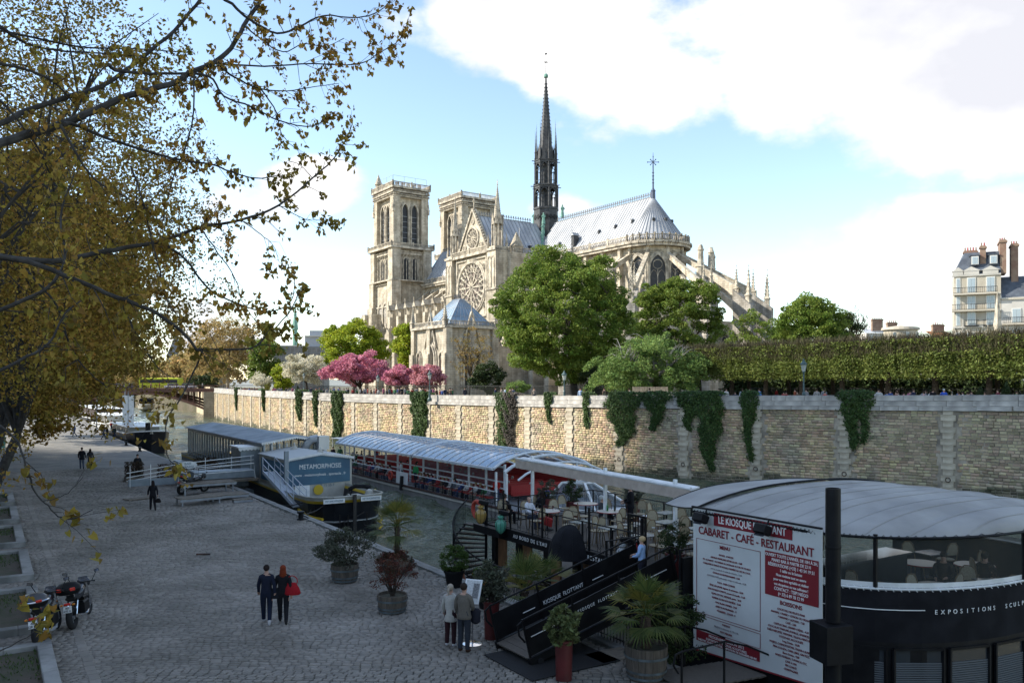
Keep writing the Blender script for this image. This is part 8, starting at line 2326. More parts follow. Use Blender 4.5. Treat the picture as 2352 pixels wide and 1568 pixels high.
for i in range(7):
 person(f'passenger on the open stern of the tour boat, {ORD[i]} from the left',Q(TW0+1.6+i*.7,TS1+3.2+rs.uniform(-1,2),-.9),faceq+rs.uniform(-2,2),rs.choice(['stand','sit']),rs.choice(PALE)[0],rs.choice(LEGC)[0],'short',(.03,.02,.015),1.7,group='passengers on the stern')
 # ===== POTTED PLANTS AND QUAY OBJECTS
M_mpot=mat('maroon glazed pot',(.10,.014,.014),rough=.5,col2=(.07,.012,.012),scale=3)
M_barrel=mat('barrel stave oak',(.13,.105,.08),rough=.85,col2=(.08,.065,.05),scale=4,stretch=(3,3,.4),var=.2,objrand=.12,bump=.4)
M_hoop=mat('blue grey iron hoop',(.12,.15,.16),rough=.6,col2=(.07,.08,.08),scale=5)
def barrel(t,r,h):
 n=18;pr=[(.80,0),(.93,.35),(.98,.7),(1.0,1.0)]
 for k in range(n):
  a0,a1=2*math.pi*k/n+.008,2*math.pi*(k+1)/n-.008
  vs=[]
  for(f,z)in pr:
   for a in(a0,a1):
    vs.append((r*f*math.cos(a),r*f*math.sin(a),h*z))
   for a in(a1,a0):vs.append(((r*f-.035)*math.cos(a),(r*f-.035)*math.sin(a),h*z))
  fs=[]
  for i in range(3):
   b=i*4;fs+=[(b,b+1,b+5,b+4),(b+1,b+2,b+6,b+5),(b+2,b+3,b+7,b+6),(b+3,b,b+4,b+7)]
  fs.append((12,13,14,15));MB().add(vs,fs).build('stave',M_barrel,t)
 for z,f in((.12,.865),(.30,.925),(.72,.99)):
  m=MB();m.lathe([(r*f+.012,h*z-.03),(r*(f+.015)+.012,h*z+.03)],(0,0,0),24,cap=False);m.lathe([(r*f+.004,h*z-.03),(r*f+.012,h*z-.03)],(0,0,0),24,cap=False);m.build('hoop',M_hoop,t)
 MB().lathe([(.01,h*.90),(r*.95,h*.86)],(0,0,0),18,cap=False).build('soil',M_soil,t)
def pot(t,r0,r1,h,m_):m=MB();m.lathe([(r0,0),(r1,h),(r1+.03,h),(r1+.03,h+.06),(r1-.04,h+.06),(r1-.05,h-.05),(.01,h-.06)],(0,0,0),24,cap=False);m.build('pot',m_,t,smooth=True)
def bush(t,c,r,n,leaf,mt,seed=0,hollow=.3,stems=10,base=.4,ncl=60,name='foliage'):
 P,nb=crown_points(c,r,ncl,n,max(r)*.22,hollow,0,.15,seed);V,F=kites(P,leaf,.2,.5);np_mesh(name,V,F,mt,t)
 m=MB();rg=random.Random(seed)
 for k in range(stems):
  e=Vector(c)+Vector((rg.uniform(-1,1)*r[0],rg.uniform(-1,1)*r[1],rg.uniform(-.3,.9)*r[2]))*.85
  m.tube([(rg.uniform(-.06,.06),rg.uniform(-.06,.06),base),((e.x)*.4,e.y*.4,base+(e.z-base)*.5),e],[.022,.014,.005],5)
 m.build('stem',M_bark,t)
M_olive=leaf_mat('grey green shrub leaf',(.07,.085,.05),(.12,.11,.09),.2,.5)
M_mapler=leaf_mat('dark red maple leaf',(.12,.035,.02),(.08,.04,.025),.35,.5)
M_box=leaf_mat('box leaf',(.045,.085,.015),(.07,.11,.02),.2,.4)
M_palm=leaf_mat('fan palm leaf',(.06,.09,.025),(.11,.12,.03),.3,.35)
M_palmy=leaf_mat('yellowing palm leaf',(.20,.17,.035),(.12,.13,.03),.3,.35)
def fan_palm(t,top,n_fr,L,seed,leafmat=None,droop=.5,spread=1.0):
 0
 rg=random.Random(seed);top=Vector(top)
 for k in range(n_fr):
  a=k*2.399+rg.uniform(-.2,.2);el=R(78)-(k/n_fr)*R(105)*spread+rg.uniform(-.1,.1)
  d=Vector((math.cos(a)*math.cos(el),math.sin(a)*math.cos(el),math.sin(el)))
  l1=L*rg.uniform(.42,.6);hub=top+d*l1-Vector((0,0,.06*l1))
  m=MB();m.m=0;m.tube([top,top+d*l1*.5+Vector((0,0,.03)),hub],[.018,.013,.010],5)
  side=d.cross(Vector((0,0,1)));
  if side.length<.1:side=Vector((1,0,0))
  side.normalize();nrm=side.cross(d)
  nb=18;Lf=L*rg.uniform(.5,.66)
  for i in range(nb):
   th=R(-78)+R(156)*i/(nb-1)
   v=(d*math.cos(th)+side*math.sin(th)).normalized()
   ln=Lf*(1-.25*abs(th)/1.4)
   w=.022
   sp_=v.cross(nrm).normalized()
   p1=hub+v*ln*.55+nrm*.012;p2=hub+v*ln-Vector((0,0,ln*droop*.32*rg.uniform(.5,1.4)))
   m.add([hub,p1+sp_*w,p2,p1-sp_*w],[(0,1,2,3)])
  m.build('palm_leaf',rg.choice([M_palm,M_palm,M_palmy])if leafmat is None else leafmat,t)
def trunk_palm(t,h,r,z0):
 m=MB();rg=random.Random(3);m.tube([(0,0,z0),(.01,0,z0+h*.5),(0,.01,z0+h)],[r*.8,r,r*.9],10)
 for i in range(60):
  a=rg.uniform(0,6.28);z=z0+rg.uniform(.05,1)*h;m.bar((r*.8*math.cos(a),r*.8*math.sin(a),z),(r*1.4*math.cos(a),r*1.4*math.sin(a),z+.07),.02)
 m.build('trunk',mat('shaggy palm trunk',(.08,.055,.035),rough=1,col2=(.05,.035,.025),scale=14,bump=.8,bscale=30),t)
def pl(name,label,px,py,cat='plant',rz=0,group=None):return thing(name,label,cat,G(px,py,.0),rz,group)
t=pl('potted_shrub','large grey green shrub in an oak half barrel, leftmost of the potted plants',792,1334,group='potted plants on the quay');barrel(t,.50,.62);bush(t,(0.05,0,1.2),(1.05,.9,.72),5200,.085,M_olive,1,.25,16,.5,90)
t=pl('potted_palm','fan palm rising from a pot wrapped in ivy and red flowers',912,1316,group='potted plants on the quay');pot(t,.35,.5,.55,M_wood);bush(t,(0,0,.45),(.72,.66,.45),5000,.07,mat('ivy with red flowers',(.05,.05,.02),rough=.8,col2=(.16,.03,.03),scale=3,island=.4,transl=.2),2,.6,3,.2);trunk_palm(t,1.15,.10,.6);fan_palm(t,(0,0,1.75),24,1.2,5,None,.5)
t=pl('potted_maple','small dark red leaved maple in a half barrel with blue hoops',901,1404,group='potted plants on the quay');barrel(t,.47,.55);bush(t,(0,0,1.25),(.68,.6,.55),1500,.065,M_mapler,3,.15,18,.5,60)
t=pl('potted_box_ball','clipped box ball in a tapered dark pot beside the orange rowing boat',1043,1347,group='potted plants on the quay');pot(t,.24,.34,.52,M_black);bush(t,(0,0,.98),(.48,.48,.45),6500,.05,M_box,4,.8,3,.5,120)
t=pl('potted_box_ball','smaller clipped box ball half hidden behind the oleander',1117,1395,group='potted plants on the quay');pot(t,.22,.3,.5,M_black);bush(t,(0,0,.92),(.42,.42,.38),4500,.05,M_box,5,.8,3,.5,100)
t=pl('potted_oleander','dense narrow leaved shrub in a tall dark red pot at the gangway foot',1129,1465,group='potted plants on the quay');pot(t,.19,.22,.98,M_mpot);bush(t,(0,0,1.5),(.46,.46,.62),4200,.10,M_olive,6,.2,14,.9,80)
t=pl('potted_oleander','spiky light green oleander in a tall red cylinder pot in front of the gangway',1295,1560,group='potted plants on the quay');pot(t,.19,.21,.92,M_mpot);bush(t,(0,0,1.33),(.42,.42,.52),2600,.13,leaf_mat('oleander leaf',(.11,.14,.05),(.16,.17,.07),.3,.4),7,.15,18,.85,60)
t=pl('potted_palm','large fan palm with yellow tips in a big oak half barrel',1484,1556,group='potted plants on the quay');barrel(t,.52,.80);trunk_palm(t,.85,.12,.65);fan_palm(t,(0,0,1.52),30,1.1,9,None,.6,1.05)
for(px,py,lb,n,L)in((1205,1425,'spiky palm growing in the gap behind the gangway',16,1.0),(1245,1405,'second spiky palm behind the gangway beside the first',12,.9)):
 t=pl('potted_palm',lb,px,py,group='potted plants on the quay');pot(t,.25,.34,.4,M_black);trunk_palm(t,.5,.09,.35);fan_palm(t,(0,0,.9),n,L*1.2,px,None,.4,.8)
t=pl('shrub','dark leafy shrubs under the left side of the menu banner',1560,1520);bush(t,(0,0,.8),(.6,.5,.9),3800,.08,M_shrub,11,.2,14,.1,70)
t=pl('shrub','dark trailing shrub behind the big palm barrel',1515,1470);bush(t,(0,0,.7),(.6,.5,.8),3000,.08,M_shrub,12,.2,14,.1,70)
for(w,s,lb,k)in((5.3,13.6,'clipped rosemary bush in a tall maroon pot near the dark screen',1),(6.4,13.3,'taller thin shrub in a maroon pot by the river rail',.8),(7.6,10.8,'bushy plant in a maroon pot behind the awning post',1.0),(2.45,3.0,'climbing plant on the entrance screen',.8)):
 t=thing('potted_shrub',lb,'plant',Q(w,s,DZ),0,'potted shrubs on the terrace');pot(t,.24,.28,.85*k,M_mpot);bush(t,(0,0,1.15*k+.1),(.42,.42,.42 if k==1 else.6),3000,.06,M_shrub if k<1 else M_olive,int(w*10),.4,10,.8*k,60)
 # orange rowing boat
t=thing('rowing_boat','small orange rowing boat moored under the quay edge','boat',Q(1.3,12.9,WATER+.75),QROT+1.2);m=MB()
prof=[];nS=12
vs=[];fs=[]
for i in range(nS+1):
 f=i/nS;x=-1.2+2.4*f;hw=.5*math.sin(math.pi*min(.999,max(.001,f*.86+.07)))**.6;zt_=.34+.16*(2*f-1)**2
 for(a,z)in((-1,zt_),(-.82,.08),(0,0),(.82,.08),(1,zt_),(.86,zt_-.02),(.66,.12),(0,.06),(-.66,.12),(-.86,zt_-.02)):vs.append((x,a*hw,z))
for i in range(nS):
 for k in range(10):fs.append((i*10+k,i*10+(k+1)%10,(i+1)*10+(k+1)%10,(i+1)*10+k))
m.add(vs,fs);m.build('hull',mat('orange paint',(.55,.13,.02),rough=.5),t,smooth=True);MB().box(-.1,.1,-.42,.42,.26,.3).build('thwart',M_wood,t)
# menu stand
t=thing('menu_stand','upright menu stand with white framed sheet on a round chrome foot','menu stand',G(1085,1478,0),-.35)
MB().lathe([(.27,0),(.27,.015),(.05,.03),(.02,.05)],(0,0,0),24).build('foot',M_chrome,t);MB().cyl((0,0,.03),(0,0,1.15),.022).build('pole',M_chrome,t)
M=Matrix.Translation((0,0,1.42))@Matrix.Rotation(R(-28),4,'X')
fo=MB(M).box(-.24,.24,-.02,.02,-.33,.33).build('frame',M_white,t);MB(M).box(-.21,.21,-.026,-.021,-.30,.30).build('sheet',mat('printed sheet',(.5,.51,.5),rough=.4,col2=(.36,.36,.36),scale=22),fo);MB(M).box(.02,.19,-.03,-.027,-.18,.22).build('dark_picture',mat('dark print',(.08,.08,.08),rough=.4,col2=(.2,.2,.2),scale=40),fo)
# --- motorcycles (heading local +y, rear towards -y)
def motorbike(label,loc,rz,big=True,seed=0,lean=.16,tank=(.02,.02,.022),plate='AB 228 CK'):
 t=thing('motorcycle',label,'motorcycle',loc,rz);t.rotation_euler=(0,lean,rz);t.scale=(1.12,)*3 if big else(1.05,)*3
 k=1.0 if big else.9
 Mt=mat('motorcycle paint %.2f'%tank[0],tank,rough=.25,coat=.5)
 for y,nm in((-.72,'rear'),(.74,'front')):
  w=MB();w.torus((0,y,.31),.235,.085 if nm=='rear' else.06,'X',28,10);wo=w.build('wheel',M_rubber,t,smooth=True)
  w=MB();w.torus((0,y,.31),.17,.018,'X',24,5);w.cyl((-.07,y,.31),(.07,y,.31),.05)
  for q in range(5):a=q*1.257;w.bar((0,y,.31),(0,y+.16*math.cos(a),.31+.16*math.sin(a)),.03)
  w.build('rim',M_grey,wo)
 m=MB();m.tube([(0,.45,.82),(0,.25,.88),(0,.05,.82),(0,-.02,.76)],[.07,.15,.15,.08],12);m.build('fuel_tank',Mt,t,smooth=True)
 m=MB();m.cbox((0,-.22,.76),(.28,.62,.10),bev=.035);m.cbox((0,-.52,.82),(.24,.34,.10),bev=.035);m.build('seat',M_rubber,t,smooth=False)
 m=MB();m.cbox((0,.12,.42),(.34,.46,.36),bev=.05);m.cbox((0,.2,.62),(.26,.3,.16),bev=.04);m.build('engine',M_black,t)
 m=MB();m.tube([(.12,.3,.35),(.16,.1,.22),(.17,-.3,.26),(.19,-.85,.38)],[.03,.035,.05,.055],8);m.build('exhaust',M_chrome if not big else M_grey,t,smooth=True)
 m=MB();m.tube([(0,-.72,.31),(0,-.2,.36)],.035,6)
 for sx in(-1,1):m.tube([(sx*.1,.74,.31),(sx*.1,.52,.98)],.028,6);m.tube([(sx*.11,-.72,.31),(sx*.12,-.48,.72)],.022,6)
 m.build('fork',M_chrome,t)
 m=MB();m.cbox((0,-.80,.60),(.22,.34,.05),rx=R(-20),bev=.015);m.cbox((0,.76,.58),(.12,.4,.04),bev=.015);m.build('mudguard',M_black,t)
 m=MB();m.ball((0,.62,.98),.14,10,8,(1.3,.9,1.1));m.cbox((0,.6,1.08),(.24,.04,.16),rx=R(-30),bev=.02);m.build('fairing',Mt,t,smooth=True)
 m=MB();m.tube([(-.38,.32,1.05),(-.2,.46,1.02),(.2,.46,1.02),(.38,.32,1.05)],.016,6);m.tube([(-.40,.24,1.05),(-.30,.40,1.04)],.024,6);m.tube([(.40,.24,1.05),(.30,.40,1.04)],.024,6);m.build('handlebar',M_black,t)
 for sx in(-1,1):
  m=MB();m.bar((sx*.28,.44,1.04),(sx*.40,.50,1.26),.014);m.cbox((sx*.42,.49,1.30),(.13,.025,.08),0,R(15),R(-sx*12),bev=.01);mo=m.build('mirror',M_black,t)
  MB().cbox((sx*.42,.474,1.30),(.11,.008,.06),0,R(15),R(-sx*12)).build('mirror_glass',M_chrome,mo)
  # top case
 y0,z0=-.72,.98
 m=MB();m.lathe([(.25,0),(.29,.06),(.30,.13),(.295,.145)],(0,y0,z0),20,sx=1.05,sy=.85);co_=m.build('top_case',M_black,t,smooth=True)
 m=MB();m.lathe([(.30,.15),(.28,.22),(.2,.29),(.02,.31)],(0,y0,z0),20,sx=1.05,sy=.85);m.build('case_lid',mat('dark grey case lid',(.06,.06,.065),rough=.35)if big else M_black,co_,smooth=True)
 for sx in(-1,1):
  m=MB();m.cbox((sx*.17,y0-.225,z0+.15),(.13,.05,.09 if not big else.06),sx*R(28),bev=.015);m.build('reflector',mat('red reflector',(.5,.02,.01),rough=.2,coat=.5),co_)
 if big:m=MB();m.torus((0,y0,z0+.13),.297,.02,'Z',24,5);o_=m.build('silver_band',M_chrome,co_);o_.scale=(1.05,.85,1);o_.location=(0,y0*.15,0)
 m=MB();m.bar((0,-.60,.86),(0,-.66,.98),.2,.05);m.build('carrier',M_chrome,t)
 p=MB();p.cbox((0,-.98,.60),(.21,.012,.17),rx=R(-18));po=p.build('number_plate',M_white,t)
 a_,b_=plate.split('|')
 PM=Matrix.Translation((0,-.992,.60))@Matrix.Rotation(R(72),4,'X')
 text(a_,po,PM@Matrix.Translation((0,.038,.006)),.075,M_hullb);text(b_,po,PM@Matrix.Translation((0,-.038,.006)),.075,M_hullb)
 m=MB();m.cbox((0,-.96,.74),(.16,.05,.07),bev=.015);m.build('tail_light',MATS['red reflector'],t)
 for sx in(-1,1):MB().cbox((sx*.15,-.93,.72),(.06,.05,.05),bev=.012).build('indicator',mat('amber indicator',(.6,.2,.02),rough=.3),t)
 return t
g=G(112,1478,0)
motorbike('large dark touring motorcycle with silver rimmed top case, nearer of the pair',(g.x-.30,g.y+.55,0),R(14),True,plate='AB|228 CK',lean=-.12)
g=G(165,1443,0)
motorbike('smaller motorcycle with red reflectors on its top case, right of the pair',(g.x-.10,g.y+.72,0),R(12),False,plate='BD|692 A',lean=-.12,tank=(.03,.03,.035))
g=G(425,1135,0)
motorbike('dark motorcycle parked beside the timber platforms',(g.x+.3,g.y+.5,0),R(-35),True,plate='AK|154 BF')
# ===== BRIDGE AND FAR BANK
M_iron=mat('reddish brown iron',(.17,.075,.05),rough=.6,col2=(.10,.05,.035),scale=1)
M_pier=stone_mat('bridge pier stone',(.36,.31,.23),(.25,.21,.15),.5)
bx0,bx1=at(150,222,0),at(487,217,0)
bl=(bx1-bx0).length;ba=math.atan2((bx1-bx0).y,(bx1-bx0).x)
bg_=thing('bridge','rusty red iron arch bridge crossing the river in the distance','bridge',(bx0 .x,bx0 .y,0),ba)
MB().box(-6,bl+8,-1,11,5.2,5.9).build('deck',M_iron,bg_)
m=MB()
nn=24
def arc_z(f):return 4.9-4.2*(2*f-1)**2
x0_,x1_=1.0,bl-1.5
for y in(-.8,2.5,6,10.5):
 pts=[(x0_+(x1_-x0_)*i/nn,y,arc_z(i/nn))for i in range(nn+1)]
 for a,b in zip(pts[:-1],pts[1:]):m.bar(a,b,.35,.55)
 for i in range(nn+1):
  p=pts[i];
  if 5.2-p[2]>.4:m.bar(p,(p[0],p[1],5.2),.16)
m.build('arch',M_iron,bg_)
m=MB()
for y in(-1,10.9):m.bar((-6,y,6.9),(bl+8,y,6.9),.14,.14);m.bar((-6,y,6.0),(bl+8,y,6.0),.12,.2)
for i in range(90):m.bar((-6+i*(bl+14)/90,-1,5.9),(-6+i*(bl+14)/90,-1,6.9),.07)
m.build('parapet_rail',M_iron,bg_)
m=MB();m.box(bl-1.6,bl+2.5,-1.5,11.5,WATER-1,5.2);m.build('abutment',M_pier,bg_);m=MB();m.box(-8,1.2,-1.5,11.5,WATER-1,5.2);m.build('abutment',M_pier,bg_)
pr_=thing('bridge_pier','rounded stone pier of the next bridge seen under the iron arch','bridge pier',at(425,330,0));MB().lathe([(3,WATER-1),(3,4.5),(3.4,4.8),(3.4,5.6)],(0,0,0),16,sx=1.5).build('pier',M_pier,pr_,smooth=True)
fb=thing('bridge','pale far bridge with low deck beyond the iron arch','bridge',at(225,335,0));MB().box(0,60,0,9,4.6,5.8).build('deck',M_pier,fb)
for x in(6,24,44):MB().box(x,x+3,0,9,WATER-1,4.6).build('pier',M_pier,fb)
# bus and cars on the bridge
bs_=thing('bus','yellow green coach driving over the iron bridge','bus',bx0+(bx1-bx0)*.52+Vector((2,8,5.9)),ba)
M_bus=mat('yellow green coach paint',(.45,.50,.03),rough=.35)
MB().cbox((0,0,1.75),(11.5,2.5,2.7),bev=.15).build('body',M_bus,bs_);MB().cbox((0,-1.27,2.15),(10.8,.04,.9)).build('window',M_glassdark,bs_)
for x in(-3.8,3.6):MB().torus((x,-1.15,.5),.36,.14,'Y',14,6).build('wheel',M_rubber,bs_)
for i,(f,c,lb)in enumerate(((.30,(.45,.46,.47),'white van on the iron bridge left of the coach'),(.40,(.05,.05,.06),'dark car on the iron bridge just left of the coach'),(.70,(.42,.43,.45),'white car on the iron bridge right of the coach'),(.80,(.3,.31,.33),'silver car on the iron bridge nearest the island'))):
 q=bx0+(bx1-bx0)*f+Vector((0,4,5.9));t=thing('car',lb,'car',q,ba,'vehicles on the iron bridge')
 MB().cbox((0,0,.65),(4.3,1.8,.75),bev=.18).build('body',mat('car paint %d'%i,c,rough=.3),t);MB().cbox((-.2,0,1.25),(2.4,1.6,.6),bev=.2).build('cabin',M_glassdark,t)
 for x in(-1.35,1.35):MB().torus((x,-.85,.33),.22,.1,'Y',12,6).build('wheel',M_rubber,t)
rs=random.Random(9)
for i in range(14):
 q=bx0+(bx1-bx0)*(.18+i*.058)+Vector((0,.3,5.9));(c,cn)=rs.choice(PALE)
 person(f'pedestrian in {cn} crossing the iron bridge, {ORD[i]} from the quay',q,ba+rs.choice([-1.5,1.5]),'stand',c,(.03,.04,.06),'short',(.03,.02,.015),1.72,group='pedestrians on the iron bridge')
 # moored boats far along the quay
def far_boat(label,w,s,L,Wd,hullm,topm,toph,extra=None):
 t=qthing('barge',label,'boat',w,s,0)
 pts=[(-Wd/2,L),(-Wd/2,3.2),(-Wd*.36,.9),(0,0),(Wd*.36,.9),(Wd/2,3.2),(Wd/2,L)]
 m=MB();n=len(pts);vs=[(p[0]*.9,p[1]+.5,WATER-.3)for p in pts]+[(p[0],p[1],.55+.7*max(0,1-p[1]/6))for p in pts]
 m.add(vs,[(i,n+i,n+(i+1)%n,(i+1)%n)for i in range(n)]+[tuple(range(n,2*n))]);h=m.build('hull',hullm,t)
 m=MB()
 for i in range(n-1):m.bar(Vector(vs[n+i])+Vector((0,0,.04)),Vector(vs[n+i+1])+Vector((0,0,.04)),.16,.14)
 m.build('rail',M_white,t)
 m=MB();m.box(-Wd*.36,Wd*.36,6,L-2,.5,.5+toph);m.build('deckhouse',topm,t)
 m=MB();m.box(-Wd*.42,Wd*.42,5.5,L-1.5,.5+toph,.6+toph);m.build('roof',M_white,t)
 for y in np.arange(7,L-3,2.2):MB().box(-Wd*.36-.03,-Wd*.36,y,y+1.2,.8,.2+toph).build('window',M_glassdark,t)
 return t,h
t,h=far_boat('black hulled barge with white bow rail moored beyond the pavilion',2.9,96,24,5.2,M_hullb,M_cream,1.0)
m=MB();m.slab([(-2.6,3.4,.55),(0,-.05,1.28),(0,-.05,.95),(-2.55,3.3,.15)],(0,-.05,0));m.slab([(0,-.05,1.28),(2.6,3.4,.55),(2.55,3.3,.15),(0,-.05,.95)],(0,-.05,0));m.build('painted_bow_band',M_cream,h)
m=MB();m.cyl((0,3.0,.8),(0,3.0,2.2),.3);m.torus((0,-.3,-.1),.3,.06,'Y',12,5);m.build('winch',M_black,t)
far_boat('pale barge with raised white deck moored behind the black one',3.6,124,22,5.4,M_whitemetal,M_cream,1.6)
far_boat('dark restaurant barge with plants moored far along the quay',5.0,150,26,6,M_hullb,mat('brown cabin',(.12,.07,.045),rough=.7),2.0)
far_boat('furthest dark barge before the iron bridge',6.0,182,20,5.5,M_hullb,MATS['brown cabin'],1.8)
t=thing('passenger_boat','small white passenger boat coming through the bridge arch','boat',at(336,270,0),R(20));MB().lathe([(1.2,WATER),(2.4,-.6),(2.6,.8),(2.3,.85)],(0,0,0),14,sx=1,sy=3).build('hull',M_cream,t,smooth=True);MB().cbox((0,1,1.8),(3.8,9,1.8),bev=.3).build('deckhouse',M_blackcloth,t)
# banner mast on the far barge, lamp masts with sign
t=qthing('banner','tall white vertical banner on the far barge','banner',1.8,108,0);MB().box(-.7,.7,-.04,.04,.6,5.6).build('cloth',M_white,t);text('CROISIERES',t,Matrix.Translation((.1,-.06,3.1))@Matrix.Rotation(math.pi/2,4,'X')@Matrix.Rotation(math.pi/2,4,'Z'),.7,M_blueban)if False else None;MB().cyl((0,0,-.5),(0,0,6.2),.06).build('pole',M_grey,t)
g1=at(222,120,0);t=thing('sign_mast','pair of tall grey masts carrying a white sign above the far quay','sign',g1,0)
for x in(0,3.0):MB().cyl((x,x*.8,0),(x,x*.8,7.0),.09).build('mast',M_grey,t)
MB().cbox((.85,.3,7.2),(1.9,.12,2.0)).build('sign_board',M_white,t);MB().cbox((.85,.3,5.55),(1.9,.14,1.1)).build('sign_board',mat('green grey board',(.18,.26,.24),rough=.6),t)
m=MB();m.cbox((.85,.2,7.3),(.7,.06,.9));m.cbox((1.15,.2,7.0),(.4,.07,.5));m.build('emblem',mat('violet print',(.10,.06,.22),rough=.6),t)
for i,(w,s,lb)in enumerate(((-13.2,92,'green wheeled bin under the poplars, nearer one'),(-13.4,104,'green wheeled bin under the poplars, further one'))):
 t=qthing('wheeled_bin',lb,'bin',w,s,0,'green bins beside the quay trees');m=MB();m.add([(-.45,-.4,.1),(.45,-.4,.1),(.45,.4,.1),(-.45,.4,.1),(-.55,-.5,1.2),(.55,-.5,1.2),(.55,.5,1.2),(-.55,.5,1.2)],[(0,3,2,1),(4,5,6,7),(0,1,5,4),(1,2,6,5),(2,3,7,6),(3,0,4,7)]);m.build('bin',mat('pale green plastic',(.12,.3,.24),rough=.6),t);MB().cbox((0,0,1.24),(1.15,1.05,.08),bev=.03).build('lid',MATS['pale green plastic'],t)
 # ===== FAR BUILDINGS
M_bld=mat('pale plaster',(.46,.42,.35),rough=.9,col2=(.38,.34,.27),scale=.4,var=.06)
M_bld2=mat('light plaster',(.52,.50,.46),rough=.9,col2=(.44,.42,.38),scale=.4,var=.06)
M_slate=mat('slate roof',(.09,.105,.13),rough=.5,col2=(.06,.07,.09),scale=1.2)
M_bricky=mat('chimney brick',(.26,.19,.14),rough=.9,col2=(.20,.12,.09),scale=1)
M_winp=mat('reflecting pane',(.30,.36,.40),rough=.08,spec=1)
M_wframe=mat('window frame white',(.6,.6,.57),rough=.6)
def h_window(par,x,y,z,w,h,balc=0):
 f=MB().box(x-w/2-.12,x+w/2+.12,y-.10,y,z-.1,z+h+.15).build('window',M_wframe,par)
 m=MB();
 for sx in(-1,1):m.box(x+(sx-1)*w/4+.03+(w/4 if sx>0 else 0)*0,x+(sx+1)*w/4-.03,y-.13,y-.10,z,z+h)
 m.build('pane',M_winp,f)
 if balc:
  m=MB();m.box(x-w,x+w,y-.5,y-.02,z-.25,z-.1);m.bar((x-w,y-.5,z+.85),(x+w,y-.5,z+.85),.06)
  for i in range(11):m.bar((x-w+i*w/5,y-.5,z-.1),(x-w+i*w/5,y-.5,z+.85),.04)
  m.build('balcony',M_black,f)
def long_balcony(par,x0,x1,y,z):
 m=MB();m.box(x0,x1,y-1.0,y,z-.3,z);b=m.build('balcony',M_bld,par)
 m=MB();m.bar((x0,y-.95,z+1.0),(x1,y-.95,z+1.0),.08);m.bar((x0,y-.95,z+.12),(x1,y-.95,z+.12),.06)
 n=int((x1-x0)/.28)
 for i in range(n+1):m.bar((x0+(x1-x0)*i/n,y-.95,z),(x0+(x1-x0)*i/n,y-.95,z+1.0),.045)
 m.build('balcony_rail',M_black,b)
Yb=150.0
ap1=thing('apartment_building','tall cream apartment block with mansard roof, balconies and chimneys at the right edge','building',at(2192,Yb,LAND),R(-26))
wd=7.3
wl1=MB();wl1 .box(0,wd,0,10,0,21.9);wall1=wl1 .build('wall',M_bld,ap1)
m=MB()
for z in(8.3,12.4,15.3,18.3,21.7):m.box(-.3,wd,-.18,-.01,z,z+.28)
for i in range(18):m.box(wd*.2 if False else 1.2,1.5,-.12,-.005,8.8+i*.36,9.0+i*.36)
m.build('string_course',M_bld2,wall1)
for z,h in((9.2,2.3),(12.9,2.2),(15.8,2.2),(18.8,2.5)):
 for x in(2.7,5.7):h_window(wall1,x,0,z,1.15,h,1 if z in(9.2,12.9)else 0)
 h_window(wall1,.6,.02,z,.5,h)
long_balcony(wall1,-.4,wd-.6,0,15.6);long_balcony(wall1,-.2,wd-.6,0,18.6)
for x in(2.7,5.7,.6):
 m=MB();w_=1.5 if x>1 else 1.0;m.box(x-w_*.8,x+w_*.8,-.2,2,21.9,22.6);m.add([(x-w_,-.25,22.6),(x+w_,-.25,22.6),(x,-.25,23.4),(x-w_,2,22.6),(x+w_,2,22.6),(x,2,23.4)],[(0,1,2),(0,2,5,3),(1,4,5,2)]);m.build('pediment',M_bld2,wall1)
m=MB();m.add([(-.3,0,22.0),(wd,0,22.0),(wd,2.2,26.2),(1.8,2.2,26.2),(wd,8,26.9),(1.8,8,26.9),(-.3,8,22)],[(0,1,2,3),(3,2,4,5),(0,3,5,6)]);rf1=m.build('roof',M_slate,ap1)
for x in(3.3,6.2):
 m=MB();m.box(x-.7,x+.7,.4,3.0,23.6,25.4);m.box(x-.85,x+.85,.3,3.1,25.4,25.55);d_=m.build('dormer',M_slate,rf1);h_window(d_,x,.38,23.9,.9,1.2)
def chimney(par,x,y,z0,w,d,h,n):
 m=MB();m.box(x-w/2,x+w/2,y,y+d,z0,z0+h);m.box(x-w/2-.15,x+w/2+.15,y-.15,y+d+.15,z0+h-.5,z0+h-.2);c=m.build('chimney',M_bricky,par)
 for i in range(n):MB().cyl((x-w/2+(i+.5)*w/n,y+d/2,z0+h),(x-w/2+(i+.5)*w/n,y+d/2,z0+h+.6),.13,.1,8).build('chimney_pot',M_red if i%2 else M_bricky,c)
chimney(rf1,4.6,1.0,22.6,.9,1.0,4.6,2);chimney(rf1,2.8,4.0,25,2.2,.8,1.9,5);chimney(rf1,7.7,.6,22.0,1.0,4,6.0,3);chimney(rf1,9.6,2.0,20.0,1.1,3,7.4,3)
ap2=thing('apartment_building','lower pale apartment block with dark curved dormers beside the tall one','building',ap1 .location+Vector((7.35*math.cos(R(26)),-7.35*math.sin(R(26)),0)),R(-26))
wl2=MB();wl2 .box(0,26,0,12,0,17.6);wall2=wl2 .build('wall',M_bld2,ap2)
m=MB()
for z in(9.0,12.6,17.2):m.box(0,26,-.22,-.01,z,z+.3)
m.build('string_course',M_bld,wall2)
for z in(5.4,9.5,13.2):
 for x in(2.3,5.0,7.8,11):h_window(wall2,x,0,z,1.2,2.3,1 if z==9.5 else 0)
long_balcony(wall2,.2,26,0,13.0)
m=MB();m.add([(0,0,17.6),(26,0,17.6),(26,2.6,21.4),(0,2.6,21.4),(0,10,22.4),(26,10,22.4)],[(0,1,2,3),(3,2,5,4)]);rf2=m.build('roof',M_slate,ap2)
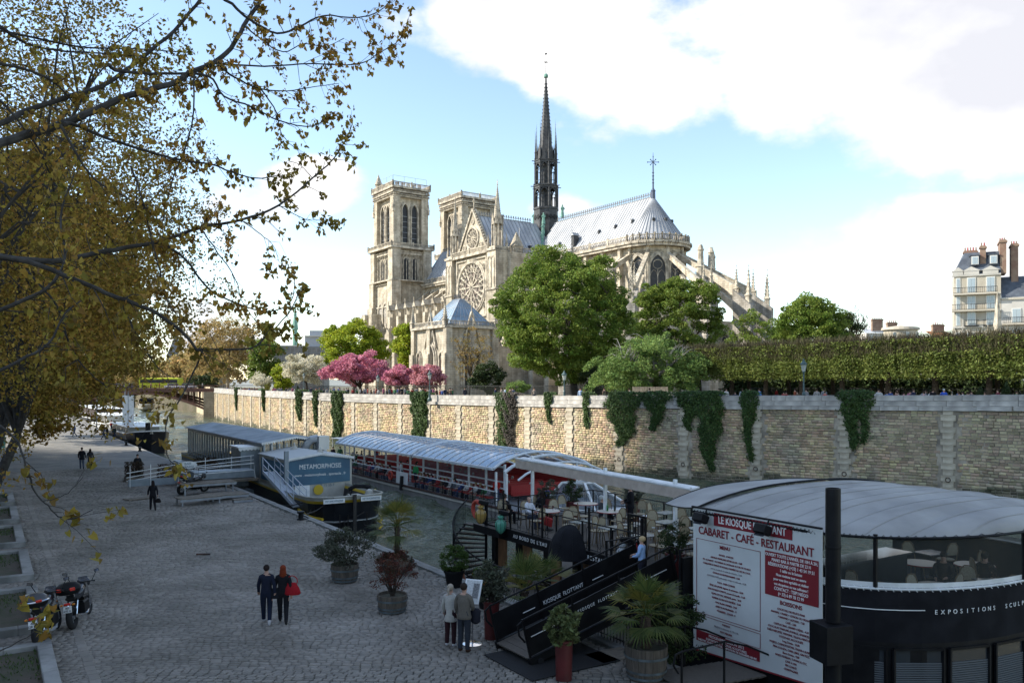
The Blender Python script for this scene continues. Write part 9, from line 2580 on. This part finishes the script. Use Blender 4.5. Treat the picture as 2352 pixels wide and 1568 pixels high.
for x in(4.6,8.8):
 m=MB();m.cyl((x,.6,20.2),(x,3.2,20.2),.95,n=16);m.box(x-.95,x+.95,.6,3,18.6,20.2);d_=m.build('dormer',M_slate,rf2);h_window(d_,x,.58,18.9,1.1,1.7)
chimney(rf2,9.0,3,21,3.5,1.2,4.2,5)
m=MB();m.bar((6.2,3,22),(6.2,3,29.0),.05);m.bar((4.6,3,28.6),(7.4,3,28.9),.05);m.build('antenna',M_grey,rf2)
# low roofs between
def low_block(label,x0,x1,Y,ztop,m_,rm,rounded=False):
 t=thing('town_house',label,'building',at((x0+x1)/2,Y,LAND),0,'distant roofs above the clipped hedge');w=(x1-x0)/FPX*Y;H=ztop-LAND
 if rounded:MB().lathe([(w/2,0),(w/2,H-1.4),(w/2+.6,H-1.2),(w/2+.4,H-.6),(.1,H)],(0,0,0),24).build('wall',m_,t)
 else:MB().box(-w/2,w/2,0,12,0,H-1.6).build('wall',m_,t);MB().add([(-w/2-.3,-.3,H-1.6),(w/2+.3,-.3,H-1.6),(w/2-.5,5,H),(-w/2+.5,5,H)],[(0,1,2,3)]).build('roof',rm,t)
 n=max(2,int(w/2.6))
 for i in range(n):
  x=-w/2+(i+.5)*w/n;y=-.02 if not rounded else-math.sqrt(max(.1,(w/2)**2-x*x))*1.0
  for z in(H-3.6,H-6.6):f=MB().box(x-.55,x+.55,y-.1,y+.1,z,z+1.7).build('window',M_wframe,t);MB().box(x-.42,x+.42,y-.14,y-.1,z+.15,z+1.55).build('pane',M_winp,f)
M_zincl=mat('pale zinc',(.42,.45,.49),rough=.5)
low_block('round ended cream building with a flat curved zinc roof',2032,2104,210,EYE+(884-747)/FPX*210,M_bld,M_zincl,True)
low_block('low house with orange tiled roof left of the tall apartments',2142,2196,215,EYE+(884-757)/FPX*215,M_bld2,mat('orange tile',(.33,.13,.06),rough=.8))
low_block('low grey roofed house in the gap over the hedge',2104,2145,240,EYE+(884-770)/FPX*240,M_bld2,M_zincl)
low_block('pale house behind the bare tree',1990,2036,235,EYE+(884-752)/FPX*235,M_bld2,M_zincl)
low_block('pale house behind the leafless branches at the right of the green tree',1935,1992,250,EYE+(884-765)/FPX*250,M_bld2,MATS['orange tile'])
for i,(px,Y,z,w)in enumerate(((2050,216,24.0,2.5),(2016,236,26.5,3),(2156,218,23.6,3))):
 t=thing('chimney_stack',('chimney stack with pots on the round ended building','chimney stack left of the round ended building','chimney stack on the orange tiled house')[i],'chimney',at(px,Y,z-4),0,'distant chimney stacks');chimney(t,0,0,0,w,1,3.4,5)
 # hospital building with scaffolding, flat roofs and a distant spire, left of the towers
hb_=thing('scaffolded_building','long grey building wrapped in scaffolding behind the white blossom','building',at(628,330,LAND),R(4))
MB().box(0,20,0,14,0,17.5).build('wall',mat('scaffold net grey',(.23,.22,.21),rough=.9,col2=(.17,.165,.16),scale=.4),hb_);MB().box(12,21,2,14,17.5,21.5).box(13.5,19,4,12,21.5,24.2).build('upper_block',mat('bluish grey cladding',(.36,.38,.42),rough=.7),hb_)
MB().box(-.3,14,-.5,.2,17.5,18.0).box(12,22,1.2,2,21.5,22.0).build('roof',mat('pale eaves',(.5,.48,.44),rough=.8),hb_)
m=MB()
for i in range(12):m.bar((i*1.7,-1.0,0),(i*1.7,-1.0,17.5),.12)
for j in range(9):m.bar((-.2,-1.0,j*2.0+1),(19,-1.0,j*2.0+1),.12)
m.build('scaffolding',M_grey,hb_)
t=thing('spire','slim green distant spire above the scaffolded building','spire',at(678,420,LAND));m=MB();m.lathe([(1.5,20),(1.2,30),(1.6,30.5),(.05,44)],(0,0,0),8);m.build('spire',M_verd,t)
t=thing('palace_tower','distant stone tower with a pointed slate roof above the golden trees','tower',at(403,520,LAND));m=MB();m.box(-4,4,-4,4,0,20.5);m.box(5,30,2,12,0,15);m.build('wall',M_pier,t);m=MB();m.lathe([(5.8,20.5),(4.4,23.5),(1.2,31),(1.0,32.5),(.1,36)],(0,0,0),4,R(45));m.build('roof',M_slate,t);m=MB();m.lathe([(3.2,14),(3.2,20),(.1,29)],(9,3,0),8);m.build('round_turret',M_slate,t)
# left bank houses above the quay trees (they close the sky behind the crowns)
for i in range(5):
 s0=60+i*55;t=qthing('town_house',['left bank house behind the poplar crowns, nearest','left bank house behind the poplar crowns, second','left bank house behind the poplar crowns, third','left bank house behind the poplar crowns, fourth','left bank house behind the poplar crowns near the bridge'][i],'building',-52,s0,6.8,'left bank houses behind the poplars');MB().box(-14,0,0,50,0,16+(i%3)*2).build('wall',M_bld,t);m=MB();H=16+(i%3)*2;m.add([(0,0,H),(0,50,H),(-4,50,H+4),(-4,0,H+4),(-14,50,H+4),(-14,0,H+4)],[(0,1,2,3),(3,2,4,5)]);m.build('roof',M_slate,t)
 for j in range(12):
  for z in(3,6.4,9.8,13):MB().box(0,.1,2+j*4,3.2+j*4,z,z+2).build('window',M_glassdark,t)
  # ===== ISLAND GARDEN FURNITURE AND CROWD
def lamp(label,px,Y,h,group='street lamps on the island'):
 t=thing('street_lamp',label,'street lamp',at(px,Y,LAND),0,group);mt=mat('green grey lamp iron',(.06,.10,.10),rough=.5)
 MB().lathe([(.28,0),(.28,.3),(.16,.5),(.12,1.2),(.16,1.3),(.08,1.5),(.06,h-.9),(.14,h-.8),(.05,h-.7)],(0,0,0),12).build('post',mt,t)
 MB().lathe([(.14,h-.7),(.26,h-.15)],(0,0,0),8).build('glass',mat('lamp glass',(.5,.53,.5),rough=.2,alpha=.7),t);MB().lathe([(.3,h-.15),(.32,h-.08),(.12,h+.16),(.04,h+.4)],(0,0,0),8).build('lamp_cap',mt,t)
lamp('green iron street lamp in front of the clipped hedge',1846,72,4.0);lamp('green street lamp beside the third cherry tree',987,108,3.6);lamp('street lamp post between the large pink cherry crowns',868,132,3.4);lamp('thin street lamp before the white blossoming tree',698,168,4.2);lamp('street lamp under the big chestnut tree',1296,96,3.4);lamp('second lamp in the shade behind the hedge trunks',2040,96,3.6)
# low iron fence and shrubs added as dark backdrop for shade behind the hedge
M_fence=mat('dark iron fence',(.02,.022,.022),rough=.6)
def fence_line(label,pA,pB,h,gap,name='iron_fence'):
 a=Vector(pA);b=Vector(pB);L=(b-a).length;t=thing(name,label,'fence',(a.x,a.y,LAND),math.atan2((b-a).y,(b-a).x));m=MB();m.bar((0,0,h-.15),(L,0,h-.15),.05);m.bar((0,0,.2),(L,0,.2),.05);n=int(L/gap)
 for i in range(n+1):m.bar((L*i/n,0,0),(L*i/n,0,h),.035)
 m.build('railing',M_fence,t)
fence_line('dark iron railings in front of the annexe and choir garden',tuple(at(900,150,0)[:2]),tuple(at(1500,108,0)[:2]),2.1,.22)
fence_line('pale railings behind the cherry trees',tuple(at(690,190,0)[:2]),tuple(at(900,152,0)[:2]),2.0,.3)
fq=HA-HNn*13;fq2=HB-HNn*13
fence_line('railings in the shade behind the clipped lime trees',(fq.x+10,fq.y-14),(fq2 .x,fq2 .y),1.8,.25)
t=thing('shrubs','dark shrubbery added as backdrop for the shade behind the clipped lime trees','shrubs',(0,0,0));n=42000
u=RNG.uniform(-.7,1.1,n);base_=np.array([[HA.x,HA.y]])+u[:,None]*np.array([[HB.x-HA.x,HB.y-HA.y]])-np.array([[HNn.x,HNn.y]])*(15+RNG.uniform(-1,1,n))[:,None]
P=np.concatenate([base_,(LAND+RNG.uniform(0,1,n)**.8*(3.3+.5*np.sin(u*31)))[:,None]],1);V,F=kites(P,.5,.4);np_mesh('foliage',V,F,M_shrub,t,kind='stuff')
for i,(px,lb)in enumerate(((2215,'orange café awning seen under the hedge, left one'),(2262,'orange café awning seen under the hedge, right one'))):
 t=thing('cafe_awning',lb,'awning',at(px,128,LAND),R(-8),'orange awnings of the café behind');m=MB();m.slab([(-1.8,0,2.7),(1.8,0,2.7),(1.5,1.5,3.9),(-1.5,1.5,3.9)],(0,0,.05));m.slab([(-1.8,0,2.7),(1.8,0,2.7),(1.8,0,2.35),(-1.8,0,2.35)],(0,-.04,0));m.build('cloth',mat('orange canvas',(.42,.15,.07),rough=.8),t)
t=thing('cafe_building','pale ground floor of the café behind the orange awnings','building',at(2180,131,LAND),R(-8));MB().box(0,30,0,8,0,9.5).build('wall',M_bld2,t)
for i in range(7):MB().box(1.5+i*3.4,3.4+i*3.4,-.08,0,.8,3.0).build('window',M_glassdark,t)
t=thing('garden_wall','weathered brown wooden screen under the feathery tree','fence',at(1452,97,LAND),R(-20));
for i in range(14):MB().box(i*.3,i*.3+.28,0,.05,0,1.9).build('plank',M_wood,t)
# neo gothic fountain pinnacle
t=thing('gothic_fountain','grey gothic fountain spire rising over the hedge before the apartments','fountain',at(2291,118,LAND),0);m=MB()
for k in range(6):
 a=k*math.pi/3;x,y=1.35*math.cos(a),1.35*math.sin(a);m.cyl((x,y,0),(x,y,7.6),.2,n=6);pinnacle(m,x,y,7.4,.5,3.2);m.add([(1.35*math.cos(a),1.35*math.sin(a),7.3),(1.35*math.cos(a+1.047),1.35*math.sin(a+1.047),7.3),(1.15*math.cos(a+.52),1.15*math.sin(a+.52),9.4)],[(0,1,2)])
m.lathe([(1.1,8.0),(.55,10.4),(.62,10.5),(.05,15.4)],(0,0,0),6);m.lathe([(1.5,7.3),(1.55,7.6),(1.1,8.0)],(0,0,0),6);m.build('spire',M_trim,t)
# benches
def bench(label,px,Y,rz=0):
 t=thing('park_bench',label,'bench',at(px,Y,LAND),rz,'green benches behind the parapet');mt=mat('green bench paint',(.04,.16,.11),rough=.5)
 for z,y in((.45,-.15),(.45,0),(.45,.15),(.72,.24),(.88,.27)):MB().box(-1.1,1.1,y-.05,y+.05,z-.02 if z<.5 else z-.05,z+.02 if z<.5 else z+.05).build('slat',mt,t)
 for x in(-.9,.9):MB().box(x-.03,x+.03,-.2,.28,0,.45).build('leg',M_black,t)
for i,(px,lb)in enumerate(((1745,'green bench left of the street lamp'),(1925,'green bench right of the red coated sitter'),(1962,'green bench behind the white shirted sitter'),(2100,'green bench left of the man in blue'),(2150,'green bench directly behind the man in blue'),(2215,'green bench below the orange awnings'),(2270,'green bench beside the topiary cone'),(2330,'green bench at the right edge of the photo'))):
 bench(lb,px,float(wall_frame(wall_d(px))[1])+2.2,R(180-35))
 # island strollers and sitters
def islander(px,dY,i,desc,top,pose='stand',h=1.7,gx=0,hair='short',hc=(.03,.02,.015),leg=(.03,.035,.05),zoff=0.0):
 d=wall_d(px);x,y,z,tx,ty,nx,ny=[float(q)for q in wall_frame(d)]
 # walk back from the wall along the sight line
 k=(y+dY)/y
 person(desc,(x*k,y*k,LAND+zoff),rs.uniform(0,6.28),pose,top,leg,hair,hc,h,group='people behind the island parapet')
named=[(1138,'man in a dark blue top standing at the parapet',(.02,.03,.07)),(1068,'child in dark clothes standing left of the dark blue man',(.03,.03,.04)),(1152,'woman with a pale top beside the dark blue man',(.30,.25,.2)),(1160,'man in a light blue shirt leaning on the parapet',(.25,.32,.42)),(1172,'person in a brown top among the group at the parapet',(.12,.08,.06)),(1178,'person in blue and grey next to a red bag',(.12,.14,.2)),(1227,'lone person in beige near the pale bush',(.2,.17,.14)),(1333,'man in a light blue shirt behind the parapet under the chestnut',(.24,.32,.45)),(1343,'person in white crouching under the chestnut',(.45,.44,.42)),(1388,'standing walker under the lamp in brown',(.1,.07,.05)),(1445,'person with a white hood near the fence screen',(.5,.5,.5)),(1492,'walker in grey blue under the feathery tree',(.12,.15,.2)),(1668,'person in white looking over the ivy',(.5,.48,.45)),(1655,'standing man with a blue rucksack',(.10,.14,.25)),(1705,'seated man reading a paper',(.3,.32,.35)),(1722,'man in black standing below the hedge',BLK),(1744,'small figure in blue by a lime trunk',(.08,.18,.4)),(1826,'seated person in a rust coloured coat beside the lamp',(.22,.06,.03)),(1876,'walker with white collar right of the lamp',(.3,.28,.26)),(1895,'person in bright red sitting low',(.38,.03,.03)),(1944,'person in a pale blue shirt sitting on the bench',(.45,.5,.6)),(1930,'standing person in black behind the pale blue shirt',BLK),(1985,'couple member in black under the hedge',BLK),(2038,'sitter in blue jacket left of the iron gate',(.06,.15,.35)),(2062,'person in white crouching at the parapet',(.42,.4,.38)),(2058,'person in dark red behind the crouching one',(.12,.02,.02)),(2098,'man in a dark jacket with red cap',(.03,.03,.06)),(2122,'woman in pink on the bench',(.35,.15,.18)),(2143,'man in sunglasses and black jacket',BLK),(2168,'grey haired man in a bright blue jacket',(.04,.10,.45)),(2203,'sitter in a patterned light top',(.3,.22,.22)),(2222,'sitter in dark green grey',(.07,.08,.08)),(2262,'dark coated man with white shirt sitting upright',(.03,.03,.04)),(2292,'person in a dark red top near the topiary',(.15,.03,.04))]
for i,(px,lb,c)in enumerate(named):
 sit='sit' in lb or 'bench' in lb
 islander(px,rs.uniform(1.0,3.0),i,lb,c,'sit' if sit and False else 'stand',1.55 if sit or 'crouch' in lb else 1.78,hc=(.4,.4,.4)if 'grey haired' in lb else(.04,.025,.015))
cnt=0
for i in range(78):
 px=505+(i/78)**.8*540+rs.uniform(-3,3);(c,cn)=rs.choice(PALE)
 islander(px,rs.uniform(1.0,9.0),i,f'small figure in {cn} in the crowd along the parapet, number {i + 1} from the bridge' if False else f'{cn} figure behind the parapet, {ORD[i % 20]} {["from the iron bridge", "past the ivy strands", "left of the cherries", "under the cherry trees"][i // 20]}',c,'stand',rs.uniform(1.5,1.8))
for i in range(34):
 px=rs.uniform(1600,2350);(c,cn)=rs.choice(PALE)
 islander(px,rs.uniform(1.5,6),i,f'{cn} stroller close behind the right parapet, {ORD[i % 20]} {"of the nearer file" if i < 20 else "of the farther file"}',c,'stand',rs.uniform(1.45,1.8))
for i in range(24):
 f=rs.uniform(-.1,1);q=HA+(HB-HA)*f-HNn*rs.uniform(3,12);(c,cn)=rs.choice(PALE)
 person(f'{cn} figure shaded by the clipped trees, {ORD[i % 20]} {"of the front" if i < 20 else "of the rear"} strollers',(q.x,q.y,LAND),rs.uniform(0,6),'stand',c,(.03,.035,.05),'short',(.04,.03,.02),rs.uniform(1.3,1.78),group='figures in the shade of the clipped trees')
for i in range(16):
 q=ND(-57+(i%2)*.6,0,0);f=i/16
 p=ND(-56.2,-17.2+f*10.4,64.7)if i%3 else ND(-68+f*11,-17.6,64.7);
 person(f'tiny visitor on the south tower gallery, {ORD[i]} along the balustrade',p,0,'stand',rs.choice(PALE)[0],(.04,.04,.06),'short',(.04,.03,.02),1.7,group='visitors on the tower gallery')
